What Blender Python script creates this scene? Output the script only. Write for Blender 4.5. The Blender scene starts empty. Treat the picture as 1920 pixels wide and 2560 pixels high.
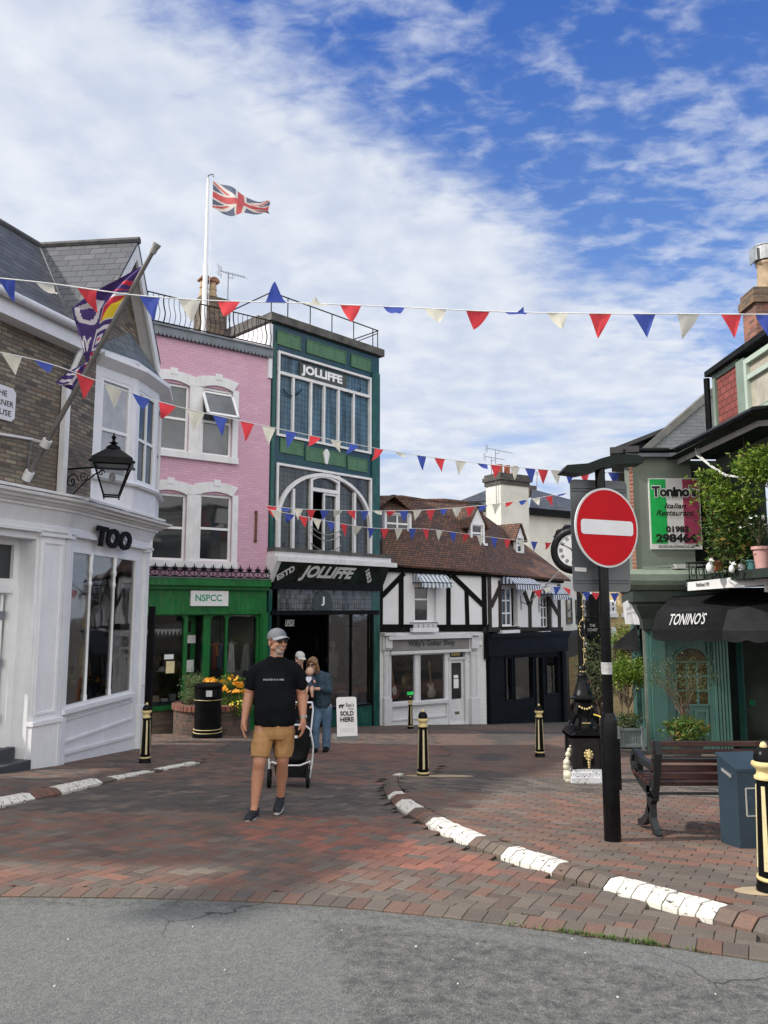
# Town square scene. Built object by object from code.
import bpy,bmesh,math,random
import numpy as np
from mathutils import Vector,Matrix,noise
random.seed(7)
S=bpy.context.scene
COL=S.collection
R_=math.radians
F=1923.0;PITCH=math.atan(240/F);CZ=1.42
cam_d=bpy.data.cameras.new('camera');cam=bpy.data.objects.new('camera',cam_d);COL.objects.link(cam)
cam_d.sensor_fit='VERTICAL';cam_d.sensor_height=36;cam_d.sensor_width=27;cam_d.lens=F/2560*36
cam.location=(0,0,CZ);cam.rotation_euler=(math.pi/2+PITCH,0,0);cam_d.clip_end=2000
S.camera=cam
S.view_settings.view_transform='Standard';S.view_settings.look='None'
S.view_settings.exposure=0.1;S.view_settings.gamma=1
def ray(px,py):
 x=(px-960)/F;u=-(py-1280)/F;c,s=math.cos(PITCH),math.sin(PITCH)
 return Vector((x,c-u*s,s+u*c))
CAM=Vector((0,0,CZ))
def at(px,py,y):
 r=ray(px,py);return CAM+r*(y/r.y)
def G(x,y):
 yy=max(-20,y)
 if yy<30:z=-.076*yy-.0006*yy*yy if yy>0 else-.05*yy*0-.076*yy
 else:z=-.076*30-.0006*900-.112*(min(yy,60)-30)
 return z-.01*max(-15,min(15,x))
def gp(px,py,off=0.0):
 r=ray(px,py);a,b=.5,80.
 for _ in range(60):
  m=(a+b)/2;p=CAM+r*m
  if p.z>G(p.x,p.y)+off:a=m
  else:b=m
 return CAM+r*a
SUN_AZ=R_(-100);SUN_EL=R_(42)
sd=Vector((math.sin(SUN_AZ)*math.cos(SUN_EL),math.cos(SUN_AZ)*math.cos(SUN_EL),math.sin(SUN_EL)))
sl=bpy.data.lights.new('sun','SUN');sl.energy=4.2;sl.angle=R_(1.5);sl.color=(1,.95,.87)
so=bpy.data.objects.new('sun',sl);COL.objects.link(so);so.rotation_euler=sd.to_track_quat('Z','Y').to_euler()
W=bpy.data.worlds.new('World');S.world=W;W.use_nodes=True
nt=W.node_tree;nt.nodes.clear();N=nt.nodes.new;L=nt.links.new
def vmath(op,a,b=None):
 n=N('ShaderNodeVectorMath');n.operation=op
 for i,v in enumerate((a,b)):
  if v is None:continue
  if isinstance(v,(tuple,Vector)):n.inputs[i].default_value=tuple(v)
  else:L(v,n.inputs[i])
 return n
def wm(op,a,b=None,c=None,clamp=False):
 n=N('ShaderNodeMath');n.operation=op;n.use_clamp=clamp
 for i,v in enumerate((a,b,c)):
  if v is None:continue
  if isinstance(v,(int,float)):n.inputs[i].default_value=v
  else:L(v,n.inputs[i])
 return n.outputs[0]
def wnoise(vec,scale,detail=4,rough=.55,dist=0.):
 n=N('ShaderNodeTexNoise');n.inputs['Scale'].default_value=scale;n.inputs['Detail'].default_value=detail
 n.inputs['Roughness'].default_value=rough;n.inputs['Distortion'].default_value=dist;L(vec,n.inputs['Vector']);return n.outputs['Fac']
def wsmooth(v,a,b):
 n=N('ShaderNodeMapRange');n.interpolation_type='SMOOTHSTEP';L(v,n.inputs[0]);n.inputs[1].default_value=a;n.inputs[2].default_value=b;return n.outputs[0]
def wmix(f,a,b):
 n=N('ShaderNodeMix');n.data_type='RGBA'
 if isinstance(f,float):n.inputs[0].default_value=f
 else:L(f,n.inputs[0])
 for i,v in((6,a),(7,b)):
  if isinstance(v,tuple):n.inputs[i].default_value=(*v,1)
  else:L(v,n.inputs[i])
 return n.outputs[2]
tc=N('ShaderNodeTexCoord').outputs['Generated']
sky=N('ShaderNodeTexSky');sky.sky_type='NISHITA';sky.sun_disc=False;sky.sun_elevation=SUN_EL;sky.sun_rotation=SUN_AZ
sky.air_density=1.0;sky.dust_density=.3;sky.ozone_density=2.0
skc=vmath('MULTIPLY',sky.outputs[0],(.085,.11,.16)).outputs[0]
sep=N('ShaderNodeSeparateXYZ');L(tc,sep.inputs[0])
zz=wm('MAXIMUM',wm('ADD',sep.outputs[2],.16),.05)
comb=N('ShaderNodeCombineXYZ');L(wm('DIVIDE',sep.outputs[0],zz),comb.inputs[0]);L(wm('DIVIDE',sep.outputs[1],zz),comb.inputs[1])
pv=comb.outputs[0]
e1,e2=ray(390,-60).normalized(),ray(1640,800).normalized();nrm=e1.cross(e2).normalized()
if nrm.dot(ray(200,700))<0:nrm=-nrm
D=vmath('DOT_PRODUCT',tc,nrm).outputs['Value']
n1=wnoise(pv,1.9,4,.5,.0);n2=wnoise(pv,8.5,5,.52,.15)
mp=N('ShaderNodeMapping');mp.inputs['Rotation'].default_value=(0,0,R_(35));mp.inputs['Scale'].default_value=(1.0,1.7,1);L(pv,mp.inputs[0])
n3=wnoise(mp.outputs[0],13.0,5,.58,.3)
edge=wm('ADD',wm('MULTIPLY',D,7.5),wm('MULTIPLY',wm('SUBTRACT',n3,.5),1.0))
edge=wm('ADD',edge,wm('MULTIPLY',wm('SUBTRACT',n1,.5),1.6))
sheet=wsmooth(edge,-.45,.45)
wisp=wsmooth(wm('ADD',wm('ADD',wm('MULTIPLY',n3,.55),wm('MULTIPLY',n2,.45)),wm('MULTIPLY',wm('SUBTRACT',n1,.5),.55)),.43,.66)
wisp=wm('MULTIPLY',wisp,.55)
n4m=N('ShaderNodeMapping');n4m.inputs['Scale'].default_value=(1.2,1.2,9);L(tc,n4m.inputs[0])
n4=wnoise(n4m.outputs[0],2.6,5,.55,.4)
low=wsmooth(sep.outputs[2],.30,.20)
gap=wm('MULTIPLY',wsmooth(n4,.50,.36),low)
cl=wm('MAXIMUM',sheet,wisp)
cl=wm('MULTIPLY',cl,wm('SUBTRACT',1.0,wm('MULTIPLY',gap,.55)))
dens=wm('MULTIPLY',cl,wm('ADD',.80,wm('MULTIPLY',n2,.22)),clamp=True)
ccol=wmix(wsmooth(wm('ADD',wm('MULTIPLY',n2,.5),wm('MULTIPLY',n1,.5)),.36,.64),(.63,.69,.80),(.80,.835,.89))
skyblue=wmix(wsmooth(sep.outputs[2],.05,.75),(.28,.48,.86),(.036,.13,.50))
base=wmix(.72,skc,skyblue)
final=wmix(dens,base,ccol)
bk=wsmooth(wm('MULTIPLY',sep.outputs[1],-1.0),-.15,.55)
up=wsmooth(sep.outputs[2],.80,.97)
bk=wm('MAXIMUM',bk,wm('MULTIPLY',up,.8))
final=wmix(bk,final,(1.72,1.69,1.63))  # unseen sky behind and overhead brightened, added as fill for the shaded facades
final=wmix(wsmooth(sep.outputs[2],-.02,-.10),final,(.09,.085,.08))
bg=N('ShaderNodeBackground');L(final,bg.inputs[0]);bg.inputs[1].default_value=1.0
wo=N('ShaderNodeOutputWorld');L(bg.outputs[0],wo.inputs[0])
MATS={}
def nodes_of(name):
 m=bpy.data.materials.new(name);m.use_nodes=True;t=m.node_tree;t.nodes.clear()
 o=t.nodes.new('ShaderNodeOutputMaterial');b=t.nodes.new('ShaderNodeBsdfPrincipled');t.links.new(b.outputs[0],o.inputs[0])
 return m,t,b
def nd(t,typ,ins=None,**kw):
 n=t.nodes.new(typ)
 for k,v in kw.items():setattr(n,k,v)
 for k,v in(ins or{}).items():
  if hasattr(v,'is_output')or isinstance(v,bpy.types.NodeSocket):t.links.new(v,n.inputs[k])
  else:n.inputs[k].default_value=v
 return n
def c4(c):return(c[0],c[1],c[2],1)
def mixc(t,f,a,b,blend='MIX'):
 n=t.nodes.new('ShaderNodeMix');n.data_type='RGBA';n.blend_type=blend
 for i,v in((0,f),(6,a),(7,b)):
  if isinstance(v,bpy.types.NodeSocket):t.links.new(v,n.inputs[i])
  elif i==0:n.inputs[0].default_value=v
  else:n.inputs[i].default_value=c4(v)
 return n.outputs[2]
def ramp(t,v,a,b):
 n=t.nodes.new('ShaderNodeMapRange');t.links.new(v,n.inputs[0]);n.inputs[1].default_value=a;n.inputs[2].default_value=b;return n.outputs[0]
def M(name,col,rough=.6,var=.12,scale=3.,bump=.0,bscale=40.,metal=0.,spec=.5,col2=None,amt=.5,coat=0.,grime=0.):
 """painted / plain surface with tonal variation and fine bump"""
 if name in MATS:return MATS[name]
 m,t,b=nodes_of(name);tcn=nd(t,'ShaderNodeTexCoord').outputs['Object']
 n1=nd(t,'ShaderNodeTexNoise',{'Vector':tcn,'Scale':scale,'Detail':6,'Roughness':.6}).outputs[0]
 n2=nd(t,'ShaderNodeTexNoise',{'Vector':tcn,'Scale':scale*9,'Detail':4,'Roughness':.65}).outputs[0]
 lo=tuple(max(0,c*(1-var*1.6))for c in col);hi=tuple(min(1,c*(1+var))for c in col)
 c=mixc(t,ramp(t,n1,.3,.7),lo,hi)
 if col2 is not None:c=mixc(t,ramp(t,n2,amt,amt+.08),c,col2)
 if grime>0:
  n3=nd(t,'ShaderNodeTexNoise',{'Vector':nd(t,'ShaderNodeMapping',{'Vector':tcn,'Scale':(6,6,.8)}).outputs[0],'Scale':2.,'Detail':6,'Roughness':.7}).outputs[0]
  c=mixc(t,nd(t,'ShaderNodeMath',{0:ramp(t,n3,.5,.75),1:grime},operation='MULTIPLY').outputs[0],c,tuple(x*.45 for x in(.5,.48,.42)))
 t.links.new(c,b.inputs['Base Color'])
 t.links.new(ramp(t,n2,-1.2*0+.1,.9),nd(t,'ShaderNodeMath').inputs[0])
 b.inputs['Roughness'].default_value=rough;b.inputs['Metallic'].default_value=metal;b.inputs['Specular IOR Level'].default_value=spec
 b.inputs['Coat Weight'].default_value=coat
 if bump:
  n4=nd(t,'ShaderNodeTexNoise',{'Vector':tcn,'Scale':bscale,'Detail':5,'Roughness':.6}).outputs[0]
  bp=nd(t,'ShaderNodeBump',{'Strength':bump,'Distance':.01,'Height':n4});t.links.new(bp.outputs[0],b.inputs['Normal'])
 MATS[name]=m;return m
def MB(name,cols,mortar,bw=.225,bh=.075,ms=.012,rough=.85,bump=.5,bdist=.01,var=1.,off=.5,soft=.1,patch=None,pscale=.6,mottle=.35):
 """brick / tile / slate courses laid in uv metres, cols = list of colours chosen per brick"""
 if name in MATS:return MATS[name]
 m,t,b=nodes_of(name);uv=nd(t,'ShaderNodeUVMap').outputs[0]
 s=nd(t,'ShaderNodeSeparateXYZ',{0:uv})
 def ma(op,a,bb=None):
  n=t.nodes.new('ShaderNodeMath');n.operation=op
  for i,v in enumerate((a,bb)):
   if v is None:continue
   if isinstance(v,(int,float)):n.inputs[i].default_value=v
   else:t.links.new(v,n.inputs[i])
  return n.outputs[0]
 row=ma('FLOOR',ma('DIVIDE',s.outputs[1],bh))
 colx=ma('FLOOR',ma('ADD',ma('DIVIDE',s.outputs[0],bw),ma('MULTIPLY',row,off)))
 idv=nd(t,'ShaderNodeCombineXYZ',{0:colx,1:row}).outputs[0]
 wn=nd(t,'ShaderNodeTexWhiteNoise',{'Vector':idv},noise_dimensions='3D')
 fx=ma('FRACT',ma('ADD',ma('DIVIDE',s.outputs[0],bw),ma('MULTIPLY',row,off)))
 fy=ma('FRACT',ma('DIVIDE',s.outputs[1],bh))
 dx=ma('MULTIPLY',ma('MINIMUM',fx,ma('SUBTRACT',1.0,fx)),bw);dy=ma('MULTIPLY',ma('MINIMUM',fy,ma('SUBTRACT',1.0,fy)),bh)
 nz=nd(t,'ShaderNodeTexNoise',{'Vector':uv,'Scale':30.,'Detail':3}).outputs[0]
 dist=ma('ADD',ma('MINIMUM',dx,dy),ma('MULTIPLY',ma('SUBTRACT',nz,.5),ms*.6))
 face=ramp(t,dist,ms*.35,ms*.75)
 cr=t.nodes.new('ShaderNodeValToRGB');cr.color_ramp.interpolation='CONSTANT'
 el=cr.color_ramp.elements
 while len(el)<len(cols):el.new(.5)
 for i,cc in enumerate(cols):el[i].position=i/len(cols);el[i].color=c4(cc)
 t.links.new(wn.outputs[0],cr.inputs[0])
 n1=nd(t,'ShaderNodeTexNoise',{'Vector':uv,'Scale':1.3,'Detail':6,'Roughness':.65}).outputs[0]
 n2=nd(t,'ShaderNodeTexNoise',{'Vector':uv,'Scale':22.,'Detail':5,'Roughness':.7}).outputs[0]
 c=cr.outputs[0]
 if patch is not None:
  n5=nd(t,'ShaderNodeTexNoise',{'Vector':uv,'Scale':pscale,'Detail':4,'Roughness':.6}).outputs[0]
  c=mixc(t,ramp(t,n5,.52,.62),c,mixc(t,.35,patch,cr.outputs[0]))
 k=ma('ADD',ma('MULTIPLY',n1,.6),ma('ADD',ma('MULTIPLY',n2,.5),.45-.0))
 kk=ma('ADD',1-mottle,ma('MULTIPLY',k,mottle))
 kc=nd(t,'ShaderNodeCombineColor',{0:kk,1:kk,2:kk}).outputs[0]
 c=mixc(t,1.0,c,kc,'MULTIPLY')
 c=mixc(t,face,mortar,c)
 t.links.new(c,b.inputs['Base Color']);b.inputs['Roughness'].default_value=rough
 if bump:
  h=ma('ADD',face,ma('ADD',ma('MULTIPLY',n2,.25),ma('MULTIPLY',wn.outputs[0],.3)))
  if off and bh>.085:h=ma('ADD',h,ma('MULTIPLY',fy,-.9))
  bp=nd(t,'ShaderNodeBump',{'Strength':bump,'Distance':bdist,'Height':h});t.links.new(bp.outputs[0],b.inputs['Normal'])
 MATS[name]=m;return m
def GLASS(name,tint=(.02,.03,.03),refl=.9,see=.85):
 if name in MATS:return MATS[name]
 m=bpy.data.materials.new(name);m.use_nodes=True;t=m.node_tree;t.nodes.clear()
 o=t.nodes.new('ShaderNodeOutputMaterial')
 tr=nd(t,'ShaderNodeBsdfTransparent',{'Color':(see,see,see,1)});gl=nd(t,'ShaderNodeBsdfGlossy',{'Color':(refl,refl,refl,1),'Roughness':.02})
 tcn=nd(t,'ShaderNodeTexCoord').outputs['Object'];nz=nd(t,'ShaderNodeTexNoise',{'Vector':tcn,'Scale':1.6,'Detail':1})
 bp=nd(t,'ShaderNodeBump',{'Strength':.12,'Distance':.02,'Height':nz.outputs[0]});t.links.new(bp.outputs[0],gl.inputs['Normal'])
 lw=nd(t,'ShaderNodeFresnel',{'IOR':1.55})
 f=nd(t,'ShaderNodeMath',{0:lw.outputs[0],1:.85},operation='MULTIPLY',use_clamp=True)
 mx=nd(t,'ShaderNodeMixShader',{0:f.outputs[0],1:tr.outputs[0],2:gl.outputs[0]});t.links.new(mx.outputs[0],o.inputs[0])
 MATS[name]=m;return m
def EMIT(name,col,s):
 if name in MATS:return MATS[name]
 m,t,b=nodes_of(name);b.inputs['Base Color'].default_value=c4(col);b.inputs['Emission Color'].default_value=c4(col);b.inputs['Emission Strength'].default_value=s
 MATS[name]=m;return m
ROOT={}
def thing(name,label,cat,loc=(0,0,0),group=None,rz=0.):
 o=bpy.data.objects.new(name,None);o.empty_display_size=.2;COL.objects.link(o);o.location=loc;o.rotation_euler=(0,0,rz)
 o['label']=label;o['category']=cat
 if group:o['group']=group
 ROOT[o.name]=Vector(loc);return o
def rootloc(o):
 while o is not None and o.parent is not None:o=o.parent
 return ROOT.get(o.name,Vector((0,0,0)))if o is not None else Vector((0,0,0))
def boxuv(me):
 uvl=me.uv_layers.new(name='UVMap')
 vs=me.vertices;data=uvl.data
 for p in me.polygons:
  n=p.normal
  if abs(n.z)>.95:t=Vector((1,0,0));b=Vector((0,1,0))
  else:t=Vector((-n.y,n.x,0)).normalized();b=n.cross(t)
  for li in p.loop_indices:
   co=vs[me.loops[li].vertex_index].co;data[li].uv=(co.dot(t),co.dot(b))
def mesh_obj(name,bm,mats,parent=None,local=False,smooth=False,uv=True):
 me=bpy.data.meshes.new(name)
 if isinstance(bm,bmesh.types.BMesh):
  bm.normal_update()
  bm.to_mesh(me);bm.free()
 else:me=bm
 if uv and not me.uv_layers:
  boxuv(me)
 if not local and parent is not None:
  me.transform(Matrix.Translation(-rootloc(parent)))
 for m in(mats if isinstance(mats,(list,tuple))else[mats]):me.materials.append(m)
 if smooth:
  me.shade_smooth()
  if smooth!='all':me.set_sharp_from_angle(angle=R_(38))
 o=bpy.data.objects.new(name,me);COL.objects.link(o)
 if parent is not None:o.parent=parent
 return o
part=mesh_obj
def solo(name,label,cat,bm,mats,group=None,smooth=False):
 """a thing that is one mesh, origin moved to its base centre"""
 o=mesh_obj(name,bm,mats,smooth=smooth);me=o.data
 co=np.empty(len(me.vertices)*3);me.vertices.foreach_get('co',co);co=co.reshape(-1,3)
 c=Vector(((co[:,0].min()+co[:,0].max())/2,(co[:,1].min()+co[:,1].max())/2,co[:,2].min()))
 me.transform(Matrix.Translation(-c));o.location=c;ROOT[o.name]=c
 o['label']=label;o['category']=cat
 if group:o['group']=group
 return o
def struct(name,bm,mats,smooth=False):
 o=mesh_obj(name,bm,mats,smooth=smooth);o['kind']='structure';return o
def dup(root,loc,label=None,rz=None):
 r=root.copy();COL.objects.link(r);r.location=loc;ROOT[r.name]=Vector(loc)
 if label:r['label']=label
 if rz is not None:r.rotation_euler=(0,0,rz)
 def rec(a,b):
  for ch in list(a.children):
   c=ch.copy();COL.objects.link(c);c.parent=b;c.matrix_parent_inverse=ch.matrix_parent_inverse.copy();rec(ch,c)
 rec(root,r);return r
NB=bmesh.new
def quad(bm,a,b,c,d,mi=0):
 f=bm.faces.new([bm.verts.new(v)for v in(a,b,c,d)]);f.material_index=mi;return f
def face(bm,pts,mi=0):
 f=bm.faces.new([bm.verts.new(v)for v in pts]);f.material_index=mi;return f
def prism(bm,pts,ext,mi=0):
 """solid from polygon pts extruded by vector ext"""
 ext=Vector(ext);pts=[Vector(p)for p in pts]
 n=Vector((0,0,0))
 for i in range(len(pts)):n+=pts[i].cross(pts[(i+1)%len(pts)])
 if n.dot(ext)<0:pts=pts[::-1]
 a=[bm.verts.new(p)for p in pts];b=[bm.verts.new(p+ext)for p in pts]
 k=len(pts)
 try:
  f=bm.faces.new(a[::-1]);f.material_index=mi;f=bm.faces.new(b);f.material_index=mi
  for i in range(k):
   f=bm.faces.new((a[i],a[(i+1)%k],b[(i+1)%k],b[i]));f.material_index=mi
 except ValueError:pass
def box(bm,x0,x1,y0,y1,z0,z1,mi=0,mat=None):
 p=[Vector((x,y,z0))for x,y in((x0,y0),(x1,y0),(x1,y1),(x0,y1))]
 v=[q for q in p]+[q+Vector((0,0,z1-z0))for q in p]
 if mat is not None:v=[mat@q for q in v]
 vs=[bm.verts.new(q)for q in v]
 for idx in((3,2,1,0),(4,5,6,7),(0,1,5,4),(1,2,6,5),(2,3,7,6),(3,0,4,7)):
  f=bm.faces.new([vs[i]for i in idx]);f.material_index=mi
def tube(bm,pts,r,n=8,mi=0,caps=True,squash=1.):
 pts=[Vector(p)for p in pts];rs=r if isinstance(r,(list,tuple))else[r]*len(pts)
 rings=[];prev=None
 for i,p in enumerate(pts):
  d=(pts[min(i+1,len(pts)-1)]-pts[max(i-1,0)])
  d=d.normalized()if d.length>1e-9 else Vector((0,0,1))
  if prev is None:
   a=Vector((0,0,1))if abs(d.z)<.9 else Vector((1,0,0));u=d.cross(a).normalized()
  else:u=(prev-d*prev.dot(d)).normalized()
  prev=u;v=d.cross(u)
  rings.append([bm.verts.new(p+(u*math.cos(2*math.pi*k/n)+v*math.sin(2*math.pi*k/n)*squash)*rs[i])for k in range(n)])
 for i in range(len(rings)-1):
  for k in range(n):
   f=bm.faces.new((rings[i][k],rings[i][(k+1)%n],rings[i+1][(k+1)%n],rings[i+1][k]));f.material_index=mi
 if caps:
  f=bm.faces.new(rings[0][::-1]);f.material_index=mi;f=bm.faces.new(rings[-1]);f.material_index=mi
def bar(bm,a,b,w,h=None,mi=0,up=None):
 """rectangular bar between two points, w across, h along up"""
 a,b=Vector(a),Vector(b);h=h or w;d=(b-a).normalized()
 up=Vector(up)if up is not None else(Vector((0,0,1))if abs(d.z)<.9 else Vector((0,1,0)))
 s=d.cross(up).normalized();u=s.cross(d).normalized()
 prism(bm,[a+s*w/2+u*h/2,a-s*w/2+u*h/2,a-s*w/2-u*h/2,a+s*w/2-u*h/2],b-a,mi)
def lathe(bm,prof,c=(0,0,0),n=20,mi=0,sides=None):
 c=Vector(c);rings=[]
 for r,z in prof:rings.append([bm.verts.new(c+Vector((r*math.cos(2*math.pi*k/n),r*math.sin(2*math.pi*k/n),z)))for k in range(n)])
 for i in range(len(rings)-1):
  for k in range(n):
   f=bm.faces.new((rings[i][k],rings[i][(k+1)%n],rings[i+1][(k+1)%n],rings[i+1][k]));f.material_index=mi
 f=bm.faces.new(rings[0][::-1]);f.material_index=mi;f=bm.faces.new(rings[-1]);f.material_index=mi
def ball(bm,c,r,mi=0,seg=10,sc=(1,1,1)):
 m=Matrix.Translation(Vector(c))@Matrix.Diagonal((r*sc[0],r*sc[1],r*sc[2],1))
 res=bmesh.ops.create_uvsphere(bm,u_segments=seg,v_segments=max(4,seg*2//3),radius=1,matrix=m)
 for v in res['verts']:
  for f in v.link_faces:f.material_index=mi
def text_mesh(s,bold=.0,shear=0.,space=1.,align='CENTER'):
 cu=bpy.data.curves.new('t','FONT');cu.body=s;cu.size=1;cu.shear=shear;cu.offset=bold;cu.space_character=space;cu.align_x=align
 cu.resolution_u=3;cu.extrude=.0
 o=bpy.data.objects.new('t',cu);COL.objects.link(o);dg=bpy.context.evaluated_depsgraph_get();dg.update()
 me=bpy.data.meshes.new_from_object(o.evaluated_get(dg));bpy.data.objects.remove(o);bpy.data.curves.remove(cu);return me
def text_bm(bm,s,M4,w,h,depth=.004,mi=0,**kw):
 """letters fitted into a w x h rectangle centred on M4's origin (x right, y up, z out)"""
 me=text_mesh(s,**kw)
 co=np.empty(len(me.vertices)*3);me.vertices.foreach_get('co',co);co=co.reshape(-1,3)
 mn,mx=co.min(0),co.max(0);sx=w/(mx[0]-mn[0]);sy=h/(mx[1]-mn[1])
 cx,cy=(mn[0]+mx[0])/2,(mn[1]+mx[1])/2
 base=len(bm.verts)
 vs=[bm.verts.new(M4@Vector(((c[0]-cx)*sx,(c[1]-cy)*sy,depth)))for c in co]
 for p in me.polygons:
  try:
   f=bm.faces.new([vs[i]for i in p.vertices]);f.material_index=mi
   f.normal_update()
   if f.normal.dot(M4.to_3x3()@Vector((0,0,1)))<0:f.normal_flip()
  except ValueError:pass
 bpy.data.meshes.remove(me)
class Fac:
 """vertical facade plane between two ground points, measured from the photograph"""
 def __init__(s,a,b):
  s.a=Vector((a[0],a[1],0));s.b=Vector((b[0],b[1],0));s.u=(s.b-s.a).normalized();s.w=(s.b-s.a).length
  s.n=Vector((s.u.y,-s.u.x,0))
  if s.n.dot(-s.a)<0:s.n=-s.n
 def pt(s,px,py,o=0.):
  r=ray(px,py);k=(s.a+s.n*o-CAM).dot(s.n)/r.dot(s.n);return CAM+r*k
 def st(s,px,py,o=0.):
  p=s.pt(px,py,o);return(p-s.a).dot(s.u),p.z
 def P(s,a,t,o=0.):return s.a+s.u*a+s.n*o+Vector((0,0,t))
 def R(s,xl,xr,yt,yb,o=0.):
  xm,ym=(xl+xr)/2,(yt+yb)/2
  return(s.st(xl,ym,o)[0],s.st(xr,ym,o)[0],s.st(xm,yb,o)[1],s.st(xm,yt,o)[1])
 def box(s,bm,r,o0,o1,mi=0):
  prism(bm,[s.P(r[0],r[2],o0),s.P(r[1],r[2],o0),s.P(r[1],r[3],o0),s.P(r[0],r[3],o0)],s.n*(o1-o0),mi)
 def poly(s,bm,pts,o0,o1,mi=0):
  prism(bm,[s.P(a,t,o0)for a,t in pts],s.n*(o1-o0),mi)
 def pp(s,bm,pxs,o0,o1,mi=0):
  s.poly(bm,[s.st(x,y,o1)for x,y in pxs],o0,o1,mi)
 def bar(s,bm,p,q,w,o0,o1,mi=0):
  """timber / rail on the facade between px points, width w metres"""
  a,b=Vector(s.st(*p,o1)),Vector(s.st(*q,o1));d=(b-a).normalized();n=Vector((-d.y,d.x))*w/2
  s.poly(bm,[a+n,b+n,b-n,a-n],o0,o1,mi)
 def M4(s,px,py,o=0.,rot=0.):
  p=s.pt(px,py,o);m=Matrix((s.u,Vector((0,0,1)),s.n)).transposed().to_4x4();m.translation=p
  return m@Matrix.Rotation(rot,4,'Z')
 def text(s,bm,txt,xl,xr,yt,yb,o,mi=0,rot=0.,**kw):
  a0,a1,t0,t1=s.R(xl,xr,yt,yb,o)
  text_bm(bm,txt,s.M4((xl+xr)/2,(yt+yb)/2,o,rot),a1-a0,t1-t0,mi=mi,**kw)
 def wall(s,bm,r,holes,o=0.,th=.2,mi=0):
  """wall slab with rectangular openings and their reveals"""
  xs=sorted({r[0],r[1]}|{h[i]for h in holes for i in(0,1)if r[0]<h[i]<r[1]})
  zs=sorted({r[2],r[3]}|{h[i]for h in holes for i in(2,3)if r[2]<h[i]<r[3]})
  for i in range(len(xs)-1):
   for j in range(len(zs)-1):
    xm,zm=(xs[i]+xs[i+1])/2,(zs[j]+zs[j+1])/2
    if any(h[0]<xm<h[1]and h[2]<zm<h[3]for h in holes):continue
    f=quad(bm,s.P(xs[i],zs[j],o),s.P(xs[i+1],zs[j],o),s.P(xs[i+1],zs[j+1],o),s.P(xs[i],zs[j+1],o),mi)
    f.normal_update()
    if f.normal.dot(s.n)<0:f.normal_flip()
  for h in holes:
   a,b,c,d=max(h[0],r[0]),min(h[1],r[1]),max(h[2],r[2]),min(h[3],r[3])
   for(p,q)in(((a,c),(b,c)),((b,c),(b,d)),((b,d),(a,d)),((a,d),(a,c))):
    quad(bm,s.P(*p,o),s.P(*q,o),s.P(*q,o-th),s.P(*p,o-th),mi)
def frame_rect(f,bm,r,w,o0,o1,mi=0):
 a,b,c,d=r
 f.box(bm,(a,a+w,c,d),o0,o1,mi);f.box(bm,(b-w,b,c,d),o0,o1,mi)
 f.box(bm,(a+w,b-w,c,c+w),o0,o1,mi);f.box(bm,(a+w,b-w,d-w,d),o0,o1,mi)
def window(f,root,r,o,fm,gm,fw=.05,cross=(),mull=(),dep=.05,back=True,backm=None,name='window'):
 """window part with frame; pane and dark room wall as sub-parts. cross: fractions of height, mull: fractions of width"""
 bm=NB();frame_rect(f,bm,r,fw,o,o+dep)
 for c in cross:
  z=r[2]+(r[3]-r[2])*c;f.box(bm,(r[0]+fw,r[1]-fw,z-fw*.45,z+fw*.45),o,o+dep*.9)
 for c in mull:
  x=r[0]+(r[1]-r[0])*c;f.box(bm,(x-fw*.45,x+fw*.45,r[2]+fw,r[3]-fw),o,o+dep*.9+.003)
 w=part(name,bm,fm,root)
 bm=NB();f.box(bm,(r[0]+fw*.5,r[1]-fw*.5,r[2]+fw*.5,r[3]-fw*.5),o+.012,o+.018);part('pane',bm,gm,w)
 if backm:
  bm=NB();f.box(bm,r,o-.42,o-.40)
  part('room_wall',bm,backm,w)
 return w
def P2(px,py):p=gp(px,py);return(p.x,p.y)
kerb_low=[(1010,1943),(985,1942),(963,1950),(957,1967),(968,1994),(992,2018),(1029,2042),(1078,2071),(1158,2108),(1244,2141),(1386,2187),(1515,2226),(1662,2269),(1773,2300),(1920,2343),(2150,2410),(2600,2540)]
KR=[P2(*p)for p in kerb_low]
KL=[P2(*p)for p in[(-700,2130),(-300,2072),(-100,2036),(0,2016),(100,1996),(180,1978),(252,1958),(320,1943),(385,1929),(450,1917),(505,1906)]]
AS=[P2(*p)for p in[(-1500,2236),(-600,2238),(0,2241),(200,2243),(400,2246),(600,2252),(800,2263),(1000,2282),(1200,2303),(1400,2330),(1600,2357),(1760,2381),(1920,2404),(2300,2470),(2900,2600)]]
def inpoly(x,y,P):
 c=False;n=len(P);j=n-1
 for i in range(n):
  xi,yi=P[i];xj,yj=P[j]
  if(yi>y)!=(yj>y)and x<(xj-xi)*(y-yi)/(yj-yi)+xi:c=not c
  j=i
 return c
def densify(P,st):
 out=[]
 for i in range(len(P)-1):
  a,b=Vector(P[i]),Vector(P[i+1]);n=max(1,int((b-a).length/st))
  for k in range(n):out.append(a.lerp(b,k/n))
 out.append(Vector(P[-1]));return out
def smooth2(P,it=2):
 P=[Vector(p)for p in P]
 for _ in range(it):
  Q=[P[0]]
  for i in range(len(P)-1):Q+=[P[i].lerp(P[i+1],.25),P[i].lerp(P[i+1],.75)]
  Q.append(P[-1]);P=Q
 return P
KRs=smooth2(KR);KLs=smooth2(KL);ASs=smooth2(AS)
PR=[tuple(p)for p in KRs]+[(9,2),(30,6),(30,30),(1.2,30),(1.2,14),(.6,10.8)]
PL=[tuple(p)for p in KLs]+[(-3.0,13.2),(-3.4,20),(-30,20),(-30,4)]
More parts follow.
